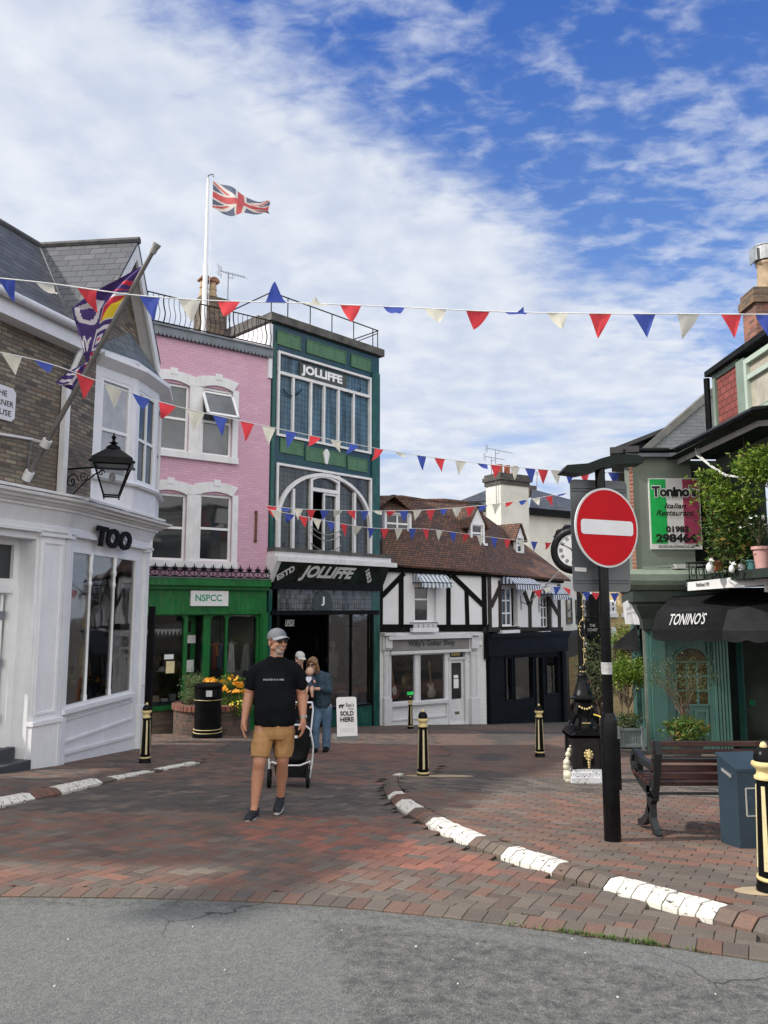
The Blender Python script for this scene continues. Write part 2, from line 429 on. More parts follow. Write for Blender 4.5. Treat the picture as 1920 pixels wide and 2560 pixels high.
def asy(x):
 for i in range(len(ASs)-1):
  if ASs[i].x<=x<=ASs[i+1].x:return ASs[i].y+(ASs[i+1].y-ASs[i].y)*(x-ASs[i].x)/(ASs[i+1].x-ASs[i].x+1e-9)
 return ASs[0].y if x<ASs[0].x else ASs[-1].y
def segd(x,y,P):
 best=1e9
 for i in range(len(P)-1):
  a,b=P[i],P[i+1];dx,dy=b.x-a.x,b.y-a.y;t=max(0,min(1,((x-a.x)*dx+(y-a.y)*dy)/(dx*dx+dy*dy+1e-12)))
  d=(x-a.x-dx*t)**2+(y-a.y-dy*t)**2
  if d<best:best=d
 return math.sqrt(best)
KH=.052
def fade(a,b,v):t=max(0,min(1,(v-a)/(b-a)));return t*t*(3-2*t)
def lift(x,y):
 """height of the raised pavements over the road surface"""
 if inpoly(x,y,PR):return KH*(1-fade(10.2,12.5,y))
 if inpoly(x,y,PL):return KH*(1-fade(9.5,11.2,y))
 return 0.
def H(x,y):return G(x,y)+lift(x,y)
def gh(px,py):p=gp(px,py,.0 if not lift(*gp(px,py).xy)else KH*.9);return Vector((p.x,p.y,H(p.x,p.y)))
m_base,t_,b_=nodes_of('joint_sand')
tcn=nd(t_,'ShaderNodeTexCoord').outputs['Object'];nz=nd(t_,'ShaderNodeTexNoise',{'Vector':tcn,'Scale':3.,'Detail':5}).outputs[0]
t_.links.new(mixc(t_,nz,(.045,.038,.030),(.09,.076,.06)),b_.inputs['Base Color']);b_.inputs['Roughness'].default_value=.95
bm=NB();xs=[-400,-150,-60,-30,-20,-15]+[x*.5 for x in range(-28,29)]+[15,20,30,60,150,400];ys=[-300,-100,-40,-20,-10]+[y*.5 for y in range(-10,81)]+[45,50,55,60,80,150,400,900]
vv=[[bm.verts.new((x,y,G(x,y)-.022))for x in xs]for y in ys]
for j in range(len(ys)-1):
 for i in range(len(xs)-1):bm.faces.new((vv[j][i],vv[j][i+1],vv[j+1][i+1],vv[j+1][i]))
struct('ground',bm,m_base)
m,t,b=nodes_of('asphalt');tcn=nd(t,'ShaderNodeTexCoord').outputs['Object']
def no(scale,det=4,r=.6,dist=0.):return nd(t,'ShaderNodeTexNoise',{'Vector':tcn,'Scale':scale,'Detail':det,'Roughness':r,'Distortion':dist}).outputs[0]
big=no(.9,5,.6);mid=no(14,4,.7);fine=no(120,3,.7);vo=nd(t,'ShaderNodeTexVoronoi',{'Vector':tcn,'Scale':95.},feature='F1')
pa=nd(t,'ShaderNodeAttribute',attribute_name='patch').outputs['Fac']
c=mixc(t,ramp(t,big,.35,.65),(.104,.108,.105),(.130,.134,.129))
c=mixc(t,ramp(t,mid,.3,.75),c,(.150,.153,.147))
c2=mixc(t,ramp(t,mid,.35,.65),(.070,.073,.072),(.155,.152,.144))
c=mixc(t,pa,c,c2)
st_=mixc(t,ramp(t,vo.outputs['Color'],.0,1.),(.55,.55,.55),(1.5,1.5,1.45));c=mixc(t,.75,c,st_,'MULTIPLY')
sp=ramp(t,nd(t,'ShaderNodeTexWhiteNoise',{'Vector':nd(t,'ShaderNodeVectorMath',{0:tcn,1:(60,60,60)},operation='MULTIPLY').outputs[0]}).outputs[0],.9985,.9990)
crk=nd(t,'ShaderNodeTexVoronoi',{'Vector':nd(t,'ShaderNodeMixRGB',{0:.16,1:tcn,2:nd(t,'ShaderNodeTexNoise',{'Vector':tcn,'Scale':3.2,'Detail':6}).outputs['Color']}).outputs[0],'Scale':.62,'Randomness':1.},feature='DISTANCE_TO_EDGE').outputs['Distance']
ck=nd(t,'ShaderNodeMath',{0:nd(t,'ShaderNodeMath',{0:crk,1:.0022},operation='LESS_THAN').outputs[0],1:ramp(t,no(.8,3),.52,.60)},operation='MULTIPLY',use_clamp=True).outputs[0]
c=mixc(t,nd(t,'ShaderNodeMath',{0:ck,1:.8},operation='MULTIPLY').outputs[0],c,(.03,.03,.03))
t.links.new(c,b.inputs['Base Color']);b.inputs['Roughness'].default_value=.88;b.inputs['Specular IOR Level'].default_value=.35
hh=nd(t,'ShaderNodeMath',{0:nd(t,'ShaderNodeMath',{0:vo.outputs['Distance'],1:1.4},operation='MULTIPLY').outputs[0],1:fine},operation='ADD').outputs[0]
hs=nd(t,'ShaderNodeMath',{0:hh,1:nd(t,'ShaderNodeMath',{0:pa,1:.5,2:.5},operation='MULTIPLY_ADD').outputs[0]},operation='MULTIPLY').outputs[0]
hs=nd(t,'ShaderNodeMath',{0:hs,1:nd(t,'ShaderNodeMath',{0:ck,1:2.0},operation='MULTIPLY').outputs[0]},operation='SUBTRACT').outputs[0]
t.links.new(nd(t,'ShaderNodeBump',{'Strength':.75,'Distance':.006,'Height':hs}).outputs[0],b.inputs['Normal'])
PATCH=[P2(*p)for p in[(770,2296),(800,2345),(850,2420),(878,2500),(900,2600),(1500,2700),(2900,2900),(3000,2600),(1920,2460),(1500,2400),(1250,2350),(1000,2318),(860,2302)]]
bm=NB();cl=bm.verts.layers.float.new('patch')
xs=[-40,-20,-12,-9]+[x*.08 for x in range(-90,91)]+[9,14,30]
cols_=[]
for x in xs:
 yt=asy(x)-.004;row=[]
 yl=[-30,-8,-3,0]+[1.5+k*.08 for k in range(int((yt-1.5)/.08))];yl=yl[:4]+[v for v in yl[4:]if v<yt-.03]+[yt]
 yl=[-30,-8,-3,0]+list(np.linspace(1.5,yt,60))
 for y in yl:
  v=bm.verts.new((x,y,G(x,y)-.004));
  inn=inpoly(x+noise.noise(Vector((x*3,y*3,0)))*.08,y+noise.noise(Vector((x*3,y*3,9)))*.08,PATCH)
  v[cl]=1. if inn else(.6 if yt-y<.15+.03*noise.noise(Vector((x*5,0,3)))and x<1.2 else 0.);row.append(v)
 cols_.append(row)
for i in range(len(cols_)-1):
 for j in range(len(cols_[0])-1):bm.faces.new((cols_[i][j],cols_[i+1][j],cols_[i+1][j+1],cols_[i][j+1]))
struct('road',bm,m)
m_pav,t,b=nodes_of('paver');at_=nd(t,'ShaderNodeAttribute',attribute_name='col').outputs['Color'];tcn=nd(t,'ShaderNodeTexCoord').outputs['Object']
n1=nd(t,'ShaderNodeTexNoise',{'Vector':tcn,'Scale':60.,'Detail':5,'Roughness':.7}).outputs[0];n2=nd(t,'ShaderNodeTexNoise',{'Vector':tcn,'Scale':1.3,'Detail':5,'Roughness':.6}).outputs[0]
c=mixc(t,ramp(t,n1,.25,.8),(.68,.68,.68),(1.25,1.25,1.25));c=mixc(t,1.,at_,c,'MULTIPLY')
c=mixc(t,1.,c,mixc(t,ramp(t,n2,.3,.7),(.68,.68,.68),(.96,.94,.91)),'MULTIPLY')
n3=nd(t,'ShaderNodeTexNoise',{'Vector':tcn,'Scale':26.,'Detail':4,'Roughness':.75}).outputs[0]
pw=nd(t,'ShaderNodeAttribute',attribute_name='paint').outputs['Fac']
c=mixc(t,nd(t,'ShaderNodeMath',{0:pw,1:ramp(t,n3,.61,.58)},operation='MULTIPLY').outputs[0],c,(.66,.64,.58))
n9=nd(t,'ShaderNodeTexNoise',{'Vector':tcn,'Scale':7.,'Detail':6,'Roughness':.7}).outputs[0]
c=mixc(t,nd(t,'ShaderNodeMath',{0:ramp(t,n9,.60,.80),1:.35},operation='MULTIPLY').outputs[0],c,(.10,.095,.08))
gv=nd(t,'ShaderNodeTexVoronoi',{'Vector':nd(t,'ShaderNodeVectorMath',{0:tcn,1:(1,1,.02)},operation='MULTIPLY').outputs[0],'Scale':3.3},feature='F1');gs=nd(t,'ShaderNodeMath',{0:gv.outputs['Distance'],1:.055},operation='LESS_THAN').outputs[0]
c=mixc(t,nd(t,'ShaderNodeMath',{0:gs,1:.5},operation='MULTIPLY').outputs[0],c,(.055,.05,.045))
n7=nd(t,'ShaderNodeTexNoise',{'Vector':tcn,'Scale':2.6,'Detail':6,'Roughness':.75}).outputs[0];c=mixc(t,nd(t,'ShaderNodeMath',{0:ramp(t,n7,.52,.72),1:.45},operation='MULTIPLY').outputs[0],c,(.085,.078,.066))
t.links.new(c,b.inputs['Base Color']);b.inputs['Roughness'].default_value=.82;b.inputs['Specular IOR Level'].default_value=.4
t.links.new(nd(t,'ShaderNodeBump',{'Strength':.4,'Distance':.004,'Height':n1}).outputs[0],b.inputs['Normal'])
VB,FB,CB,PB=[],[],[],[]
def add_block(pts,zf,col,paint=0.,gap=.0022,bev=.0035,depth=.012,jit=.0012):
 """one paver: pts four plan corners; zf height function"""
 c=sum((Vector(p)for p in pts),Vector((0,0)))/4;dz=random.uniform(-jit,jit);b0=len(VB)
 for r,dd in((gap,-depth),(gap,-bev*.8),(gap+bev,0)):
  for p in pts:
   v=Vector(p);d=(c-v);l=d.length;q=v+d*(r*1.41/l);VB.append((q.x,q.y,zf(q.x,q.y)+dd+dz))
 for k in range(4):
  k2=(k+1)%4
  FB.append((b0+k,b0+k2,b0+4+k2,b0+4+k));FB.append((b0+4+k,b0+4+k2,b0+8+k2,b0+8+k))
 FB.append((b0+8,b0+9,b0+10,b0+11))
 j=random.uniform(.84,1.16)
 for _ in range(9):CB.append((col[0]*j,col[1]*j,col[2]*j));PB.append(paint)
def flush(name):
 global VB,FB,CB,PB
 me=bpy.data.meshes.new(name);me.from_pydata(VB,[],FB)
 a=me.attributes.new('col','FLOAT_COLOR','FACE');a.data.foreach_set('color',np.array([(*c,1)for c in CB],dtype=np.float32).ravel())
 a=me.attributes.new('paint','FLOAT','FACE');a.data.foreach_set('value',np.array(PB,dtype=np.float32))
 o=mesh_obj(name,me,m_pav,uv=False);o['kind']='structure'
 VB,FB,CB,PB=[],[],[],[];return o
GREY=[(.160,.132,.110),(.140,.118,.102),(.178,.146,.120),(.150,.122,.102)]
BRN=[(.180,.112,.086),(.195,.115,.088),(.160,.112,.092),(.145,.108,.090)]
RED=[(.225,.118,.088),(.205,.112,.088),(.190,.112,.090),(.235,.118,.086)]
DRK=[(.088,.077,.072),(.100,.086,.078),(.115,.090,.080)]
def nz2(x,y,s,o=0):return noise.noise(Vector((x*s,y*s,o)))
REDP=[P2(*p)for p in[(590,2060),(760,2040),(960,2070),(1160,2130),(1330,2185),(1000,2175),(740,2120),(600,2085)]]
def colour(x,y,right):
 e=nz2(x,y,.8,3)*.5
 r=random.random()
 if right:
  if y<5.9+e*.6:p=GREY if r<.88 else RED
  elif y<9.2+e:p=RED if r<.2 else(BRN if r<.8 else GREY)
  elif y<11+e:p=GREY if r<.6 else DRK
  else:p=BRN if nz2(x,y,.45,7)>-.1 else DRK
  return random.choice(p)
 if inpoly(x+e*.3,y+e*.2,REDP):return random.choice([(.30,.125,.088),(.26,.12,.088),(.23,.115,.09)])if r<.85 else random.choice(GREY)
 if y<5.35+e*.5:p=GREY if r<.8 else BRN
 elif y<8.1+e*.6:p=RED if r<.30 else(BRN if r<.75 else GREY)
 elif y<10.3+e:p=DRK if r<.8 else GREY
 elif y<14.5+e*2:p=(DRK if r<.25 else BRN)if nz2(x,y,.3,5)>-.05 else(RED if r<.6 else BRN)
 elif y<17+e*2:p=RED if x>-1.5 else DRK
 else:p=BRN if r<.5 else DRK
 return random.choice(p)
BW=.105
def border(P,w,side,z0,colf,step=.105,st=0):
 z0_=z0;z0=lambda x,y:z0_(x,y)+.006
 """soldier course following a curve"""
 Q=densify(P,.02);acc=0;last=Q[0];cuts=[Q[0]]
 for q in Q[1:]:
  acc+=(q-last).length;last=q
  if acc>=step:cuts.append(q);acc=0
 def off(i):
  d=(cuts[min(i+1,len(cuts)-1)]-cuts[max(0,i-1)]).normalized();return Vector((-d.y,d.x))*side
 for i in range(len(cuts)-1):
  a,b2=cuts[i],cuts[i+1];na,nb_=off(i),off(i+1)
  pts=[a,b2,b2+nb_*w,a+na*w]
  if side<0:pts=pts[::-1]
  cx,cy=(a+b2)/2
  if cy>30 or abs(cx)>14:continue
  add_block([tuple(p)for p in pts],z0,colf(cx,cy))
 return
border(ASs,.215,1,G,lambda x,y:random.choice(GREY+BRN[:2]))
ang=R_(-27);ca,sa=math.cos(ang),math.sin(ang)
def hb(x,y):return(x*ca-y*sa,x*sa+y*ca)
def dokr(x,y):return segd(x,y,KRs)
rng=150
for r in range(-60,330):
 for cidx in range(-260,200):
  k=(cidx-r)%4
  if k==0:c4_=[(cidx,r),(cidx+2,r),(cidx+2,r+1),(cidx,r+1)]
  elif k==3:c4_=[(cidx,r),(cidx+1,r),(cidx+1,r+2),(cidx,r+2)]
  else:continue
  q=[hb(x*BW,y*BW)for x,y in c4_]
  cx=sum(p[0]for p in q)/4;cy=sum(p[1]for p in q)/4
  if cy<3.6 or cy>27 or abs(cx)>1.5+cy*.56:continue
  if cy<asy(cx)+.20:continue
  if inpoly(cx,cy,PR)or inpoly(cx,cy,PL):continue
  if cy<14 and(segd(cx,cy,KRs)<.05 or segd(cx,cy,KLs)<.05):continue
  add_block(q,G,colour(cx,cy,False))
flush('paving')
ang2=R_(-30);ca,sa=math.cos(ang2),math.sin(ang2)
for r in range(-60,330):
 for k in range(-120,110):
  x0=k*2*BW+(r%2)*BW
  q=[hb(x,y)for x,y in((x0,r*BW),(x0+2*BW,r*BW),(x0+2*BW,r*BW+BW),(x0,r*BW+BW))]
  cx=sum(p[0]for p in q)/4;cy=sum(p[1]for p in q)/4
  if cy<3.6 or cy>27 or abs(cx)>1.5+cy*.56:continue
  ir,il=inpoly(cx,cy,PR),inpoly(cx,cy,PL)
  if not(ir or il):continue
  if ir and segd(cx,cy,KRs)<.20:continue
  if il and segd(cx,cy,KLs)<.20:continue
  add_block(q,H,colour(cx,cy,ir)if ir else random.choice(BRN+RED[:2]+GREY if random.random()<.75 else DRK))
flush('pavement')
def sheet(P,nm):
 xs_=[p[0]for p in P];ys_=[p[1]for p in P];bm=NB();d={}
 x0,x1,y0,y1=max(-16,min(xs_)),min(16,max(xs_)),min(ys_),min(30,max(ys_));n=.25
 i0,i1,j0,j1=int(x0/n)-1,int(x1/n)+1,int(y0/n)-1,int(y1/n)+1
 def v(i,j):
  if(i,j)not in d:x,y=i*n,j*n;d[i,j]=bm.verts.new((x,y,H(x,y)-.016))
  return d[i,j]
 KK=KRs if P is PR else KLs
 for i in range(i0,i1):
  for j in range(j0,j1):
   if all(inpoly((i+a)*n,(j+b)*n,P)for a in(0,1)for b in(0,1)):bm.faces.new((v(i,j),v(i+1,j),v(i+1,j+1),v(i,j+1)))
 struct(nm,bm,m_base)
sheet(PR,'pavement_bed');sheet(PL,'pavement_bed')
def kerb(P,side,white,hfun):
 Q=densify(P,.01);acc=0;last=Q[0];cuts=[Q[0]]
 for q in Q[1:]:
  acc+=(q-last).length;last=q
  if acc>=.112:cuts.append(q);acc=0
 nv=lambda i:(lambda d:Vector((-d.y,d.x))*side)((cuts[min(i+1,len(cuts)-1)]-cuts[max(0,i-1)]).normalized())
 for i in range(len(cuts)-1):
  a,b2=cuts[i],cuts[i+1];na,nb_=nv(i),nv(i+1);c=(a+b2)/2;h=hfun(c.x,c.y)
  d=(b2-a);g=d*.05;a=a+g;b2=b2-g;w=white(c.x,c.y);j=random.uniform(-.003,.003)
  pr=[(0.,-.03),(0.,.010),(.062,h-.010+j),(.08,h+j),(.175,h+j),(.175,h-.05)]
  b0=len(VB)
  for(p,nn)in((a,na),(b2,nb_)):
   for(o_,z)in pr:q=p+nn*o_;VB.append((q.x,q.y,G(q.x,q.y)+z))
  n_=len(pr);cc=random.choice(RED+BRN if 6.6<c.y<9.5 and side>0 else GREY+BRN)
  fs=[(b0+k,b0+n_+k,b0+n_+k+1,b0+k+1)for k in range(n_-1)]+[tuple(b0+k for k in range(n_)),tuple(b0+n_+k for k in range(n_))[::-1]]
  for f in fs:
   FB.append(f if side>0 else f[::-1]);CB.append(cc);PB.append(1. if w else 0.)
def proj(x,y):
 p=Vector((x,y,G(x,y)))-CAM;c_,s_=math.cos(PITCH),math.sin(PITCH);f=p.y*c_+p.z*s_;u=-p.y*s_+p.z*c_;return(960+F*p.x/f,1280-F*u/f)
def whiteR(x,y):
 px,py=proj(x,y)
 if py<2035:return(968<px<1010 and py>1975 and(py<1998 or py>2012))or(px<1035 and py>2020)or py<1950
 return 1065<px<1165 or 1244<px<1392 or 1512<px<1782 or 2150<px<2500
def whiteL(x,y):
 px,py=proj(x,y);return px<98 and px>-120 or 152<px<255 or 288<px<388 or 412<px<508
kerb(KRs,1,whiteR,lambda x,y:KH+.012)
kerb([p for p in KLs],1,whiteL,lambda x,y:(KH+.012)*(1-.8*fade(9.5,11.2,y)))
flush('kerb')
bm=NB()
for k in range(130):
 px=random.choice((random.gauss(1420,60),random.gauss(1490,40),random.gauss(1560,30),random.uniform(1250,1700)));q=P2(px,2300);y=asy(q[0])+random.gauss(.0,.012);x=q[0]
 for _ in range(4):
  a=random.uniform(0,6.28);L_=random.uniform(.012,.035);d=Vector((math.cos(a)*.7,math.sin(a)*.7,random.uniform(.3,1)))*L_;p=Vector((x+random.gauss(0,.01),y,G(x,y)+.004));w_=Vector((-d.y,d.x,0)).normalized()*.004
  bm.faces.new([bm.verts.new(v)for v in(p-w_,p+w_,p+d)])
o=mesh_obj('weeds',bm,M('weed_green',(.07,.12,.02),.8,.3,20.));o['kind']='stuff';o['label']='tufts of green weeds in the joint between brick paving and road';o['category']='weeds'
WHITE=M('white_paint',(.75,.76,.79),.5,.05,2.,bump=.06,bscale=60,grime=.14)
WHITE2=M('white_gloss',(.78,.79,.80),.35,.04,3.,grime=.06)
OFFW=M('weathered_white',(.72,.72,.73),.6,.07,3.,bump=.1,grime=.22)
BLACKP=M('black_paint',(.006,.006,.007),.28,.3,4.,spec=.10,bump=.05,bscale=90)
BLACKM=M('black_matt',(.008,.008,.009),.6,.3,4.,spec=.1)
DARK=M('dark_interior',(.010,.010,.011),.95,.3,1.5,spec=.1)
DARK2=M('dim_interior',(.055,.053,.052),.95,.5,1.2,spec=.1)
GOLD=M('cream_gold_paint',(.62,.50,.24),.45,.12,8.,bump=.1)
LEAD=M('lead_sheet',(.16,.18,.21),.6,.2,3.,bump=.2)
WGL=None
def darkglass(name,col,rough=.04,col2=None):
 if name in MATS:return MATS[name]
 m,t,b=nodes_of(name);tcn=nd(t,'ShaderNodeTexCoord').outputs['Object']
 n=nd(t,'ShaderNodeTexNoise',{'Vector':tcn,'Scale':1.1,'Detail':4,'Roughness':.5}).outputs[0]
 t.links.new(mixc(t,ramp(t,n,.35,.65),tuple(c*.6 for c in col),col2 or tuple(c*1.5 for c in col)),b.inputs['Base Color'])
 b.inputs['Roughness'].default_value=rough;b.inputs['Specular IOR Level'].default_value=.6
 nz=nd(t,'ShaderNodeTexNoise',{'Vector':tcn,'Scale':1.7,'Detail':1}).outputs[0]
 t.links.new(nd(t,'ShaderNodeBump',{'Strength':.15,'Distance':.02,'Height':nz}).outputs[0],b.inputs['Normal'])
 MATS[name]=m;return m
GLD=darkglass('window_glass',(.030,.033,.036));GLB=darkglass('grey_window_glass',(.10,.11,.12),.05);GLK=darkglass('black_window_glass',(.012,.012,.013))
GLS=GLASS('shop_glass')
BRK_L=MB('stock_brick',[(.26,.22,.16),(.22,.18,.13),(.29,.245,.18),(.13,.11,.09),(.18,.15,.115),(.085,.075,.065),(.23,.18,.13),(.20,.14,.10),(.21,.18,.145),(.15,.13,.105)],(.10,.092,.08),.205,.066,.017,patch=(.13,.105,.08),pscale=.9)
SLATE=MB('roof_slate',[(.055,.060,.068),(.065,.070,.078),(.048,.052,.060),(.080,.083,.09),(.060,.064,.072)],(.012,.012,.014),.30,.19,.014,rough=.55,bump=.6,bdist=.02)
CURT=M('net_curtain',(.60,.60,.60),.9,.15,6.)
_c0=at(132,1905,12.1);_c1=at(349,1850,15.2);C0=Vector((_c0.x,_c0.y));C1=Vector((_c1.x,_c1.y))
dA=Vector((.62,1.78)).normalized();A0=C0-dA*6.0
FA=Fac(A0,C0);FB=Fac(C0,C1)
ze=FB.st(187,838)[1];zc=FB.st(200,1262)[1]
root=thing('corner_shop_building','white fronted corner shop with brown brick upper floor, slate gable and white bay window','building',(C0.x-3,C0.y,G(C0.x,C0.y)))
zb=G(C0.x,C0.y)-.6
WB=FB.w
wB=FB.R(166,333,1380,1752)
zt_win=FB.st(250,1383)[1];zs_win=FB.st(250,1750)[1]
wB=(wB[0],wB[1],zs_win,zt_win)
zfas0=FB.st(187,1336)[1];zfas1=FB.st(187,1285)[1]
bm=NB()
FB.wall(bm,(0,WB,zb,zc),[wB],0,.25)
quad(bm,FB.P(WB,zb),FB.P(WB,zb,-3),FB.P(WB,zc,-3),FB.P(WB,zc))
dA_l=6.0
doorA=(dA_l-2.05,dA_l-.72,zb,FB.st(60,1322)[1])
zdoor=FA.st(20,1340)[1]
doorA=(dA_l-2.2,FA.st(78,1600)[0],zb,zdoor)
FA.wall(bm,(0,dA_l,zb,zc),[doorA],0,.42)
part('ground_floor_wall',bm,WHITE,root)
bm=NB();s0=FA.st(80,1600)[0];s1=dA_l-.02
FA.box(bm,(s0,s1+.05,zb,FA.st(100,1800)[1]),0,.09);FA.box(bm,(s0+.02,s1,zb+.5,zfas0),0.002,.05)
zp0,zp1=FA.st(100,1785)[1],FA.st(100,1352)[1]
frame_rect(FA,bm,(s0+.06,s1-.05,zp0,zp1),.035,.05,.07)
FA.box(bm,(s0-.02,s1+.06,FA.st(100,1803)[1]-.04,FA.st(100,1803)[1]+.02),0,.12)
FB.box(bm,(.0,.13,zb,zfas0),.002,.06);FB.box(bm,(-.05,.17,zb,FB.st(140,1795)[1]),.0,.09)
for f,r in((FA,(s0-.02,s1+.07)),(FB,(-.06,.18))):
 f.box(bm,(r[0],r[1],zfas0-.10,zfas0-.02),0,.10)
part('pilaster',bm,WHITE,root);bm=NB()
FB.box(bm,(WB-.16,WB+.01,zb,zfas0),.002,.06);FB.box(bm,(WB-.18,WB+.03,zb,FB.st(340,1752)[1]-.1),.0,.08)
frame_rect(FB,bm,(WB-.14,WB-.02,zs_win+.1,zt_win-.3),.02,.06,.07)
for f,r in((FB,(WB-.19,WB+.04)),):
 f.box(bm,(r[0],r[1],zfas0-.10,zfas0-.02),0,.10)
part('pilaster',bm,WHITE,root)
bm=NB()
for p,q,w in(((166,1799),(331,1752),.035),((160,1856),(331,1796),.035),((163,1799),(158,1860),.035),((333,1752),(332,1797),.035),((150,1887),(338,1838),.05)):
 FB.bar(bm,p,q,w,0,.03)
FB.box(bm,(wB[0]-.1,wB[1]+.03,zs_win-.07,zs_win+.0),0,.10)
part('stallriser_moulding',bm,WHITE,root)
def sweep(bm,path,prof,closed_end=True,mi=0):
 """prof: (out, z) pairs; path: plan points; outward side is facing the street"""
 P=[Vector(p)for p in path];rings=[]
 for i,p in enumerate(P):
  d1=(P[i]-P[i-1]).normalized()if i else(P[1]-P[0]).normalized();d2=(P[i+1]-P[i]).normalized()if i<len(P)-1 else d1
  n1,n2=Vector((d1.y,-d1.x)),Vector((d2.y,-d2.x));n=(n1+n2).normalized();k=1/max(.3,n.dot(n1))
  rings.append([bm.verts.new((p.x+n.x*k*o,p.y+n.y*k*o,z))for o,z in prof])
 for i in range(len(rings)-1):
  for j in range(len(prof)-1):
   f=bm.faces.new((rings[i][j],rings[i+1][j],rings[i+1][j+1],rings[i][j+1]));f.material_index=mi
 if closed_end:
  bm.faces.new(rings[0]);bm.faces.new(rings[-1][::-1])
pathL=[A0,C0,C1,C1-FB.n.xy*2.0]
h=zc-zfas1
bm=NB()
sweep(bm,pathL,[(0,zfas0-.05),(.10,zfas0-.05),(.10,zfas0-.01),(.07,zfas0+.02),(.07,zfas0+.05),(.04,zfas0+.07),(.04,zfas0+.09),(.13,zfas1-.02),(.0,zfas1-.02)])
part('fascia',bm,WHITE,root)
bm=NB()
sweep(bm,pathL,[(0,zfas1-.02),(.16,zfas1-.02),(.16,zfas1+h*.12),(.20,zfas1+h*.18),(.22,zfas1+h*.35),(.28,zfas1+h*.42),(.29,zfas1+h*.6),(.36,zfas1+h*.72),(.37,zfas1+h*.95),(.34,zc),(0,zc+.06)])
part('cornice',bm,OFFW,root)
bm=NB();n_=30
for f,L0,L1 in((FA,0,dA_l),(FB,0,WB)):
 for i in range(n_):
  a=L0+(L1-L0)*i/n_;b2=L0+(L1-L0)*(i+1)/n_;j=.02*noise.noise(Vector((a*4,f.w,0)))
  f.poly(bm,[(a,zc+.01+j),(b2,zc+.01+.02*noise.noise(Vector((b2*4,f.w,0)))),(b2,zc+.05),(a,zc+.05)],.005,.37)
part('flashing',bm,OFFW,root)
bm=NB();FB.text(bm,'TOO',246,332,1322,1372,.17,bold=.05,shear=.15)
geo=bm.verts[:];sgn=bm
res=bmesh.ops.extrude_face_region(sgn,geom=sgn.faces[:]);bmesh.ops.translate(sgn,verts=[v for v in res['geom']if isinstance(v,bmesh.types.BMVert)],vec=-FB.n*.04)
part('sign_letters',sgn,BLACKM,root)
bm=NB();frame_rect(FB,bm,wB,.05,-.04,.03)
w=part('shop_window',bm,WHITE2,root)
bm=NB();FB.box(bm,(wB[0]+.02,wB[1]-.02,wB[2]+.02,wB[3]-.02),-.012,-.006);part('pane',bm,GLS,w)
for px in(224,284):
 s_=FB.st(px-4,1560)[0];bm=NB();c=FB.P(s_,0,.0)
 z0,z1=wB[2]+.03,wB[3]-.03
 lathe(bm,[(.038,z0),(.038,z0+.1),(.026,z0+.14),(.024,z1-.55),(.036,z1-.53),(.036,z1-.48),(.026,z1-.46),(.026,z1-.36),(.042,z1-.32),(.042,z1-.26),(.03,z1-.24),(.05,z1)],(c.x,c.y,0),12)
 part('colonnette',bm,WHITE2,w,smooth=True)
bm=NB();zi=wB[2]-.35
quad(bm,FB.P(.3,zi,-.3),FB.P(WB,zi,-.3),FB.P(WB,zi,-2.2),FB.P(.3,zi,-2.2))
quad(bm,FB.P(.3,zi,-2.2),FB.P(WB,zi,-2.2),FB.P(WB,zc,-2.2),FB.P(.3,zc,-2.2))
quad(bm,FB.P(.25,zi,-.25),FB.P(.25,zi,-2.2),FB.P(.25,zc,-2.2),FB.P(.25,zc,-.25))
quad(bm,FB.P(WB-.05,zi,-.25),FB.P(WB-.05,zi,-2.2),FB.P(WB-.05,zc,-2.2),FB.P(WB-.05,zc,-.25))
quad(bm,FB.P(.25,zc-.05,-.25),FB.P(WB,zc-.05,-.25),FB.P(WB,zc-.05,-2.2),FB.P(.25,zc-.05,-2.2))
part('interior_wall',bm,M('shop_interior_grey',(.34,.36,.37),.9,.3,1.),root)
bm=NB()
FB.box(bm,FB.R(178,200,1520,1600,-1.9),-1.9,-1.85);FB.box(bm,FB.R(205,218,1480,1640,-1.9),-1.9,-1.86)
FB.box(bm,FB.R(238,246,1500,1640,-1.6),-1.65,-1.6)
part('display_board',bm,DARK,root)
bm=NB();d0,d1,dz0,dz1=doorA
zl=FA.st(20,1470)[1];FA.box(bm,(d0,d1,zl-.06,zl+.06),-.42,-.30);frame_rect(FA,bm,(d0,d1,zl+.06,dz1),.09,-.42,-.33)
FA.box(bm,(d1-.12,d1,dz0,zl),-.41,-.28)
fr=part('door_frame',bm,WHITE2,root)
bm=NB();FA.box(bm,(d0,d1-.05,zl+.1,dz1-.04),-.40,-.39);part('fanlight',bm,GLD,fr)
bm=NB();FA.box(bm,(d0,d1-.2,zb,zl-.06),-2.2,-2.15);part('interior_wall',bm,DARK2,root)
bm=NB();p0=FA.P(d1-.17,0,-.40);leaf=Matrix.Translation(p0)@Matrix.Rotation(math.atan2(-.2,-.98),4,'Z')
zst=G(C0.x,C0.y)+.36
box(bm,-.9*0,.035,-.85,0,zst+.03,zl-.08,mat=Matrix.Translation(p0)@Matrix.Rotation(R_(207),4,'Z'))
lf=part('door',bm,WHITE2,root)
for z in(.35,1.15,1.85):
 bm=NB();box(bm,-.03,.05,-.03,.03,zst+z,zst+z+.12,mat=Matrix.Translation(p0)@Matrix.Rotation(R_(207),4,'Z'))
 part('hinge',bm,LEAD,lf)
bm=NB();gz=G(C0.x,C0.y)
FA.box(bm,(d0-.4,d1+.0,gz-.5,gz+.19),-.42,.12);FA.box(bm,(d0-.4,d1-.03,gz-.4,gz+.36),-2.1,-.16)
part('step',bm,M('slate_step',(.055,.062,.075),.5,.25,4.,bump=.2),root)
sbay=FB.st(232,1100)[0]
bm=NB();FA.wall(bm,(0,dA_l,zc,ze),[],0,.1)
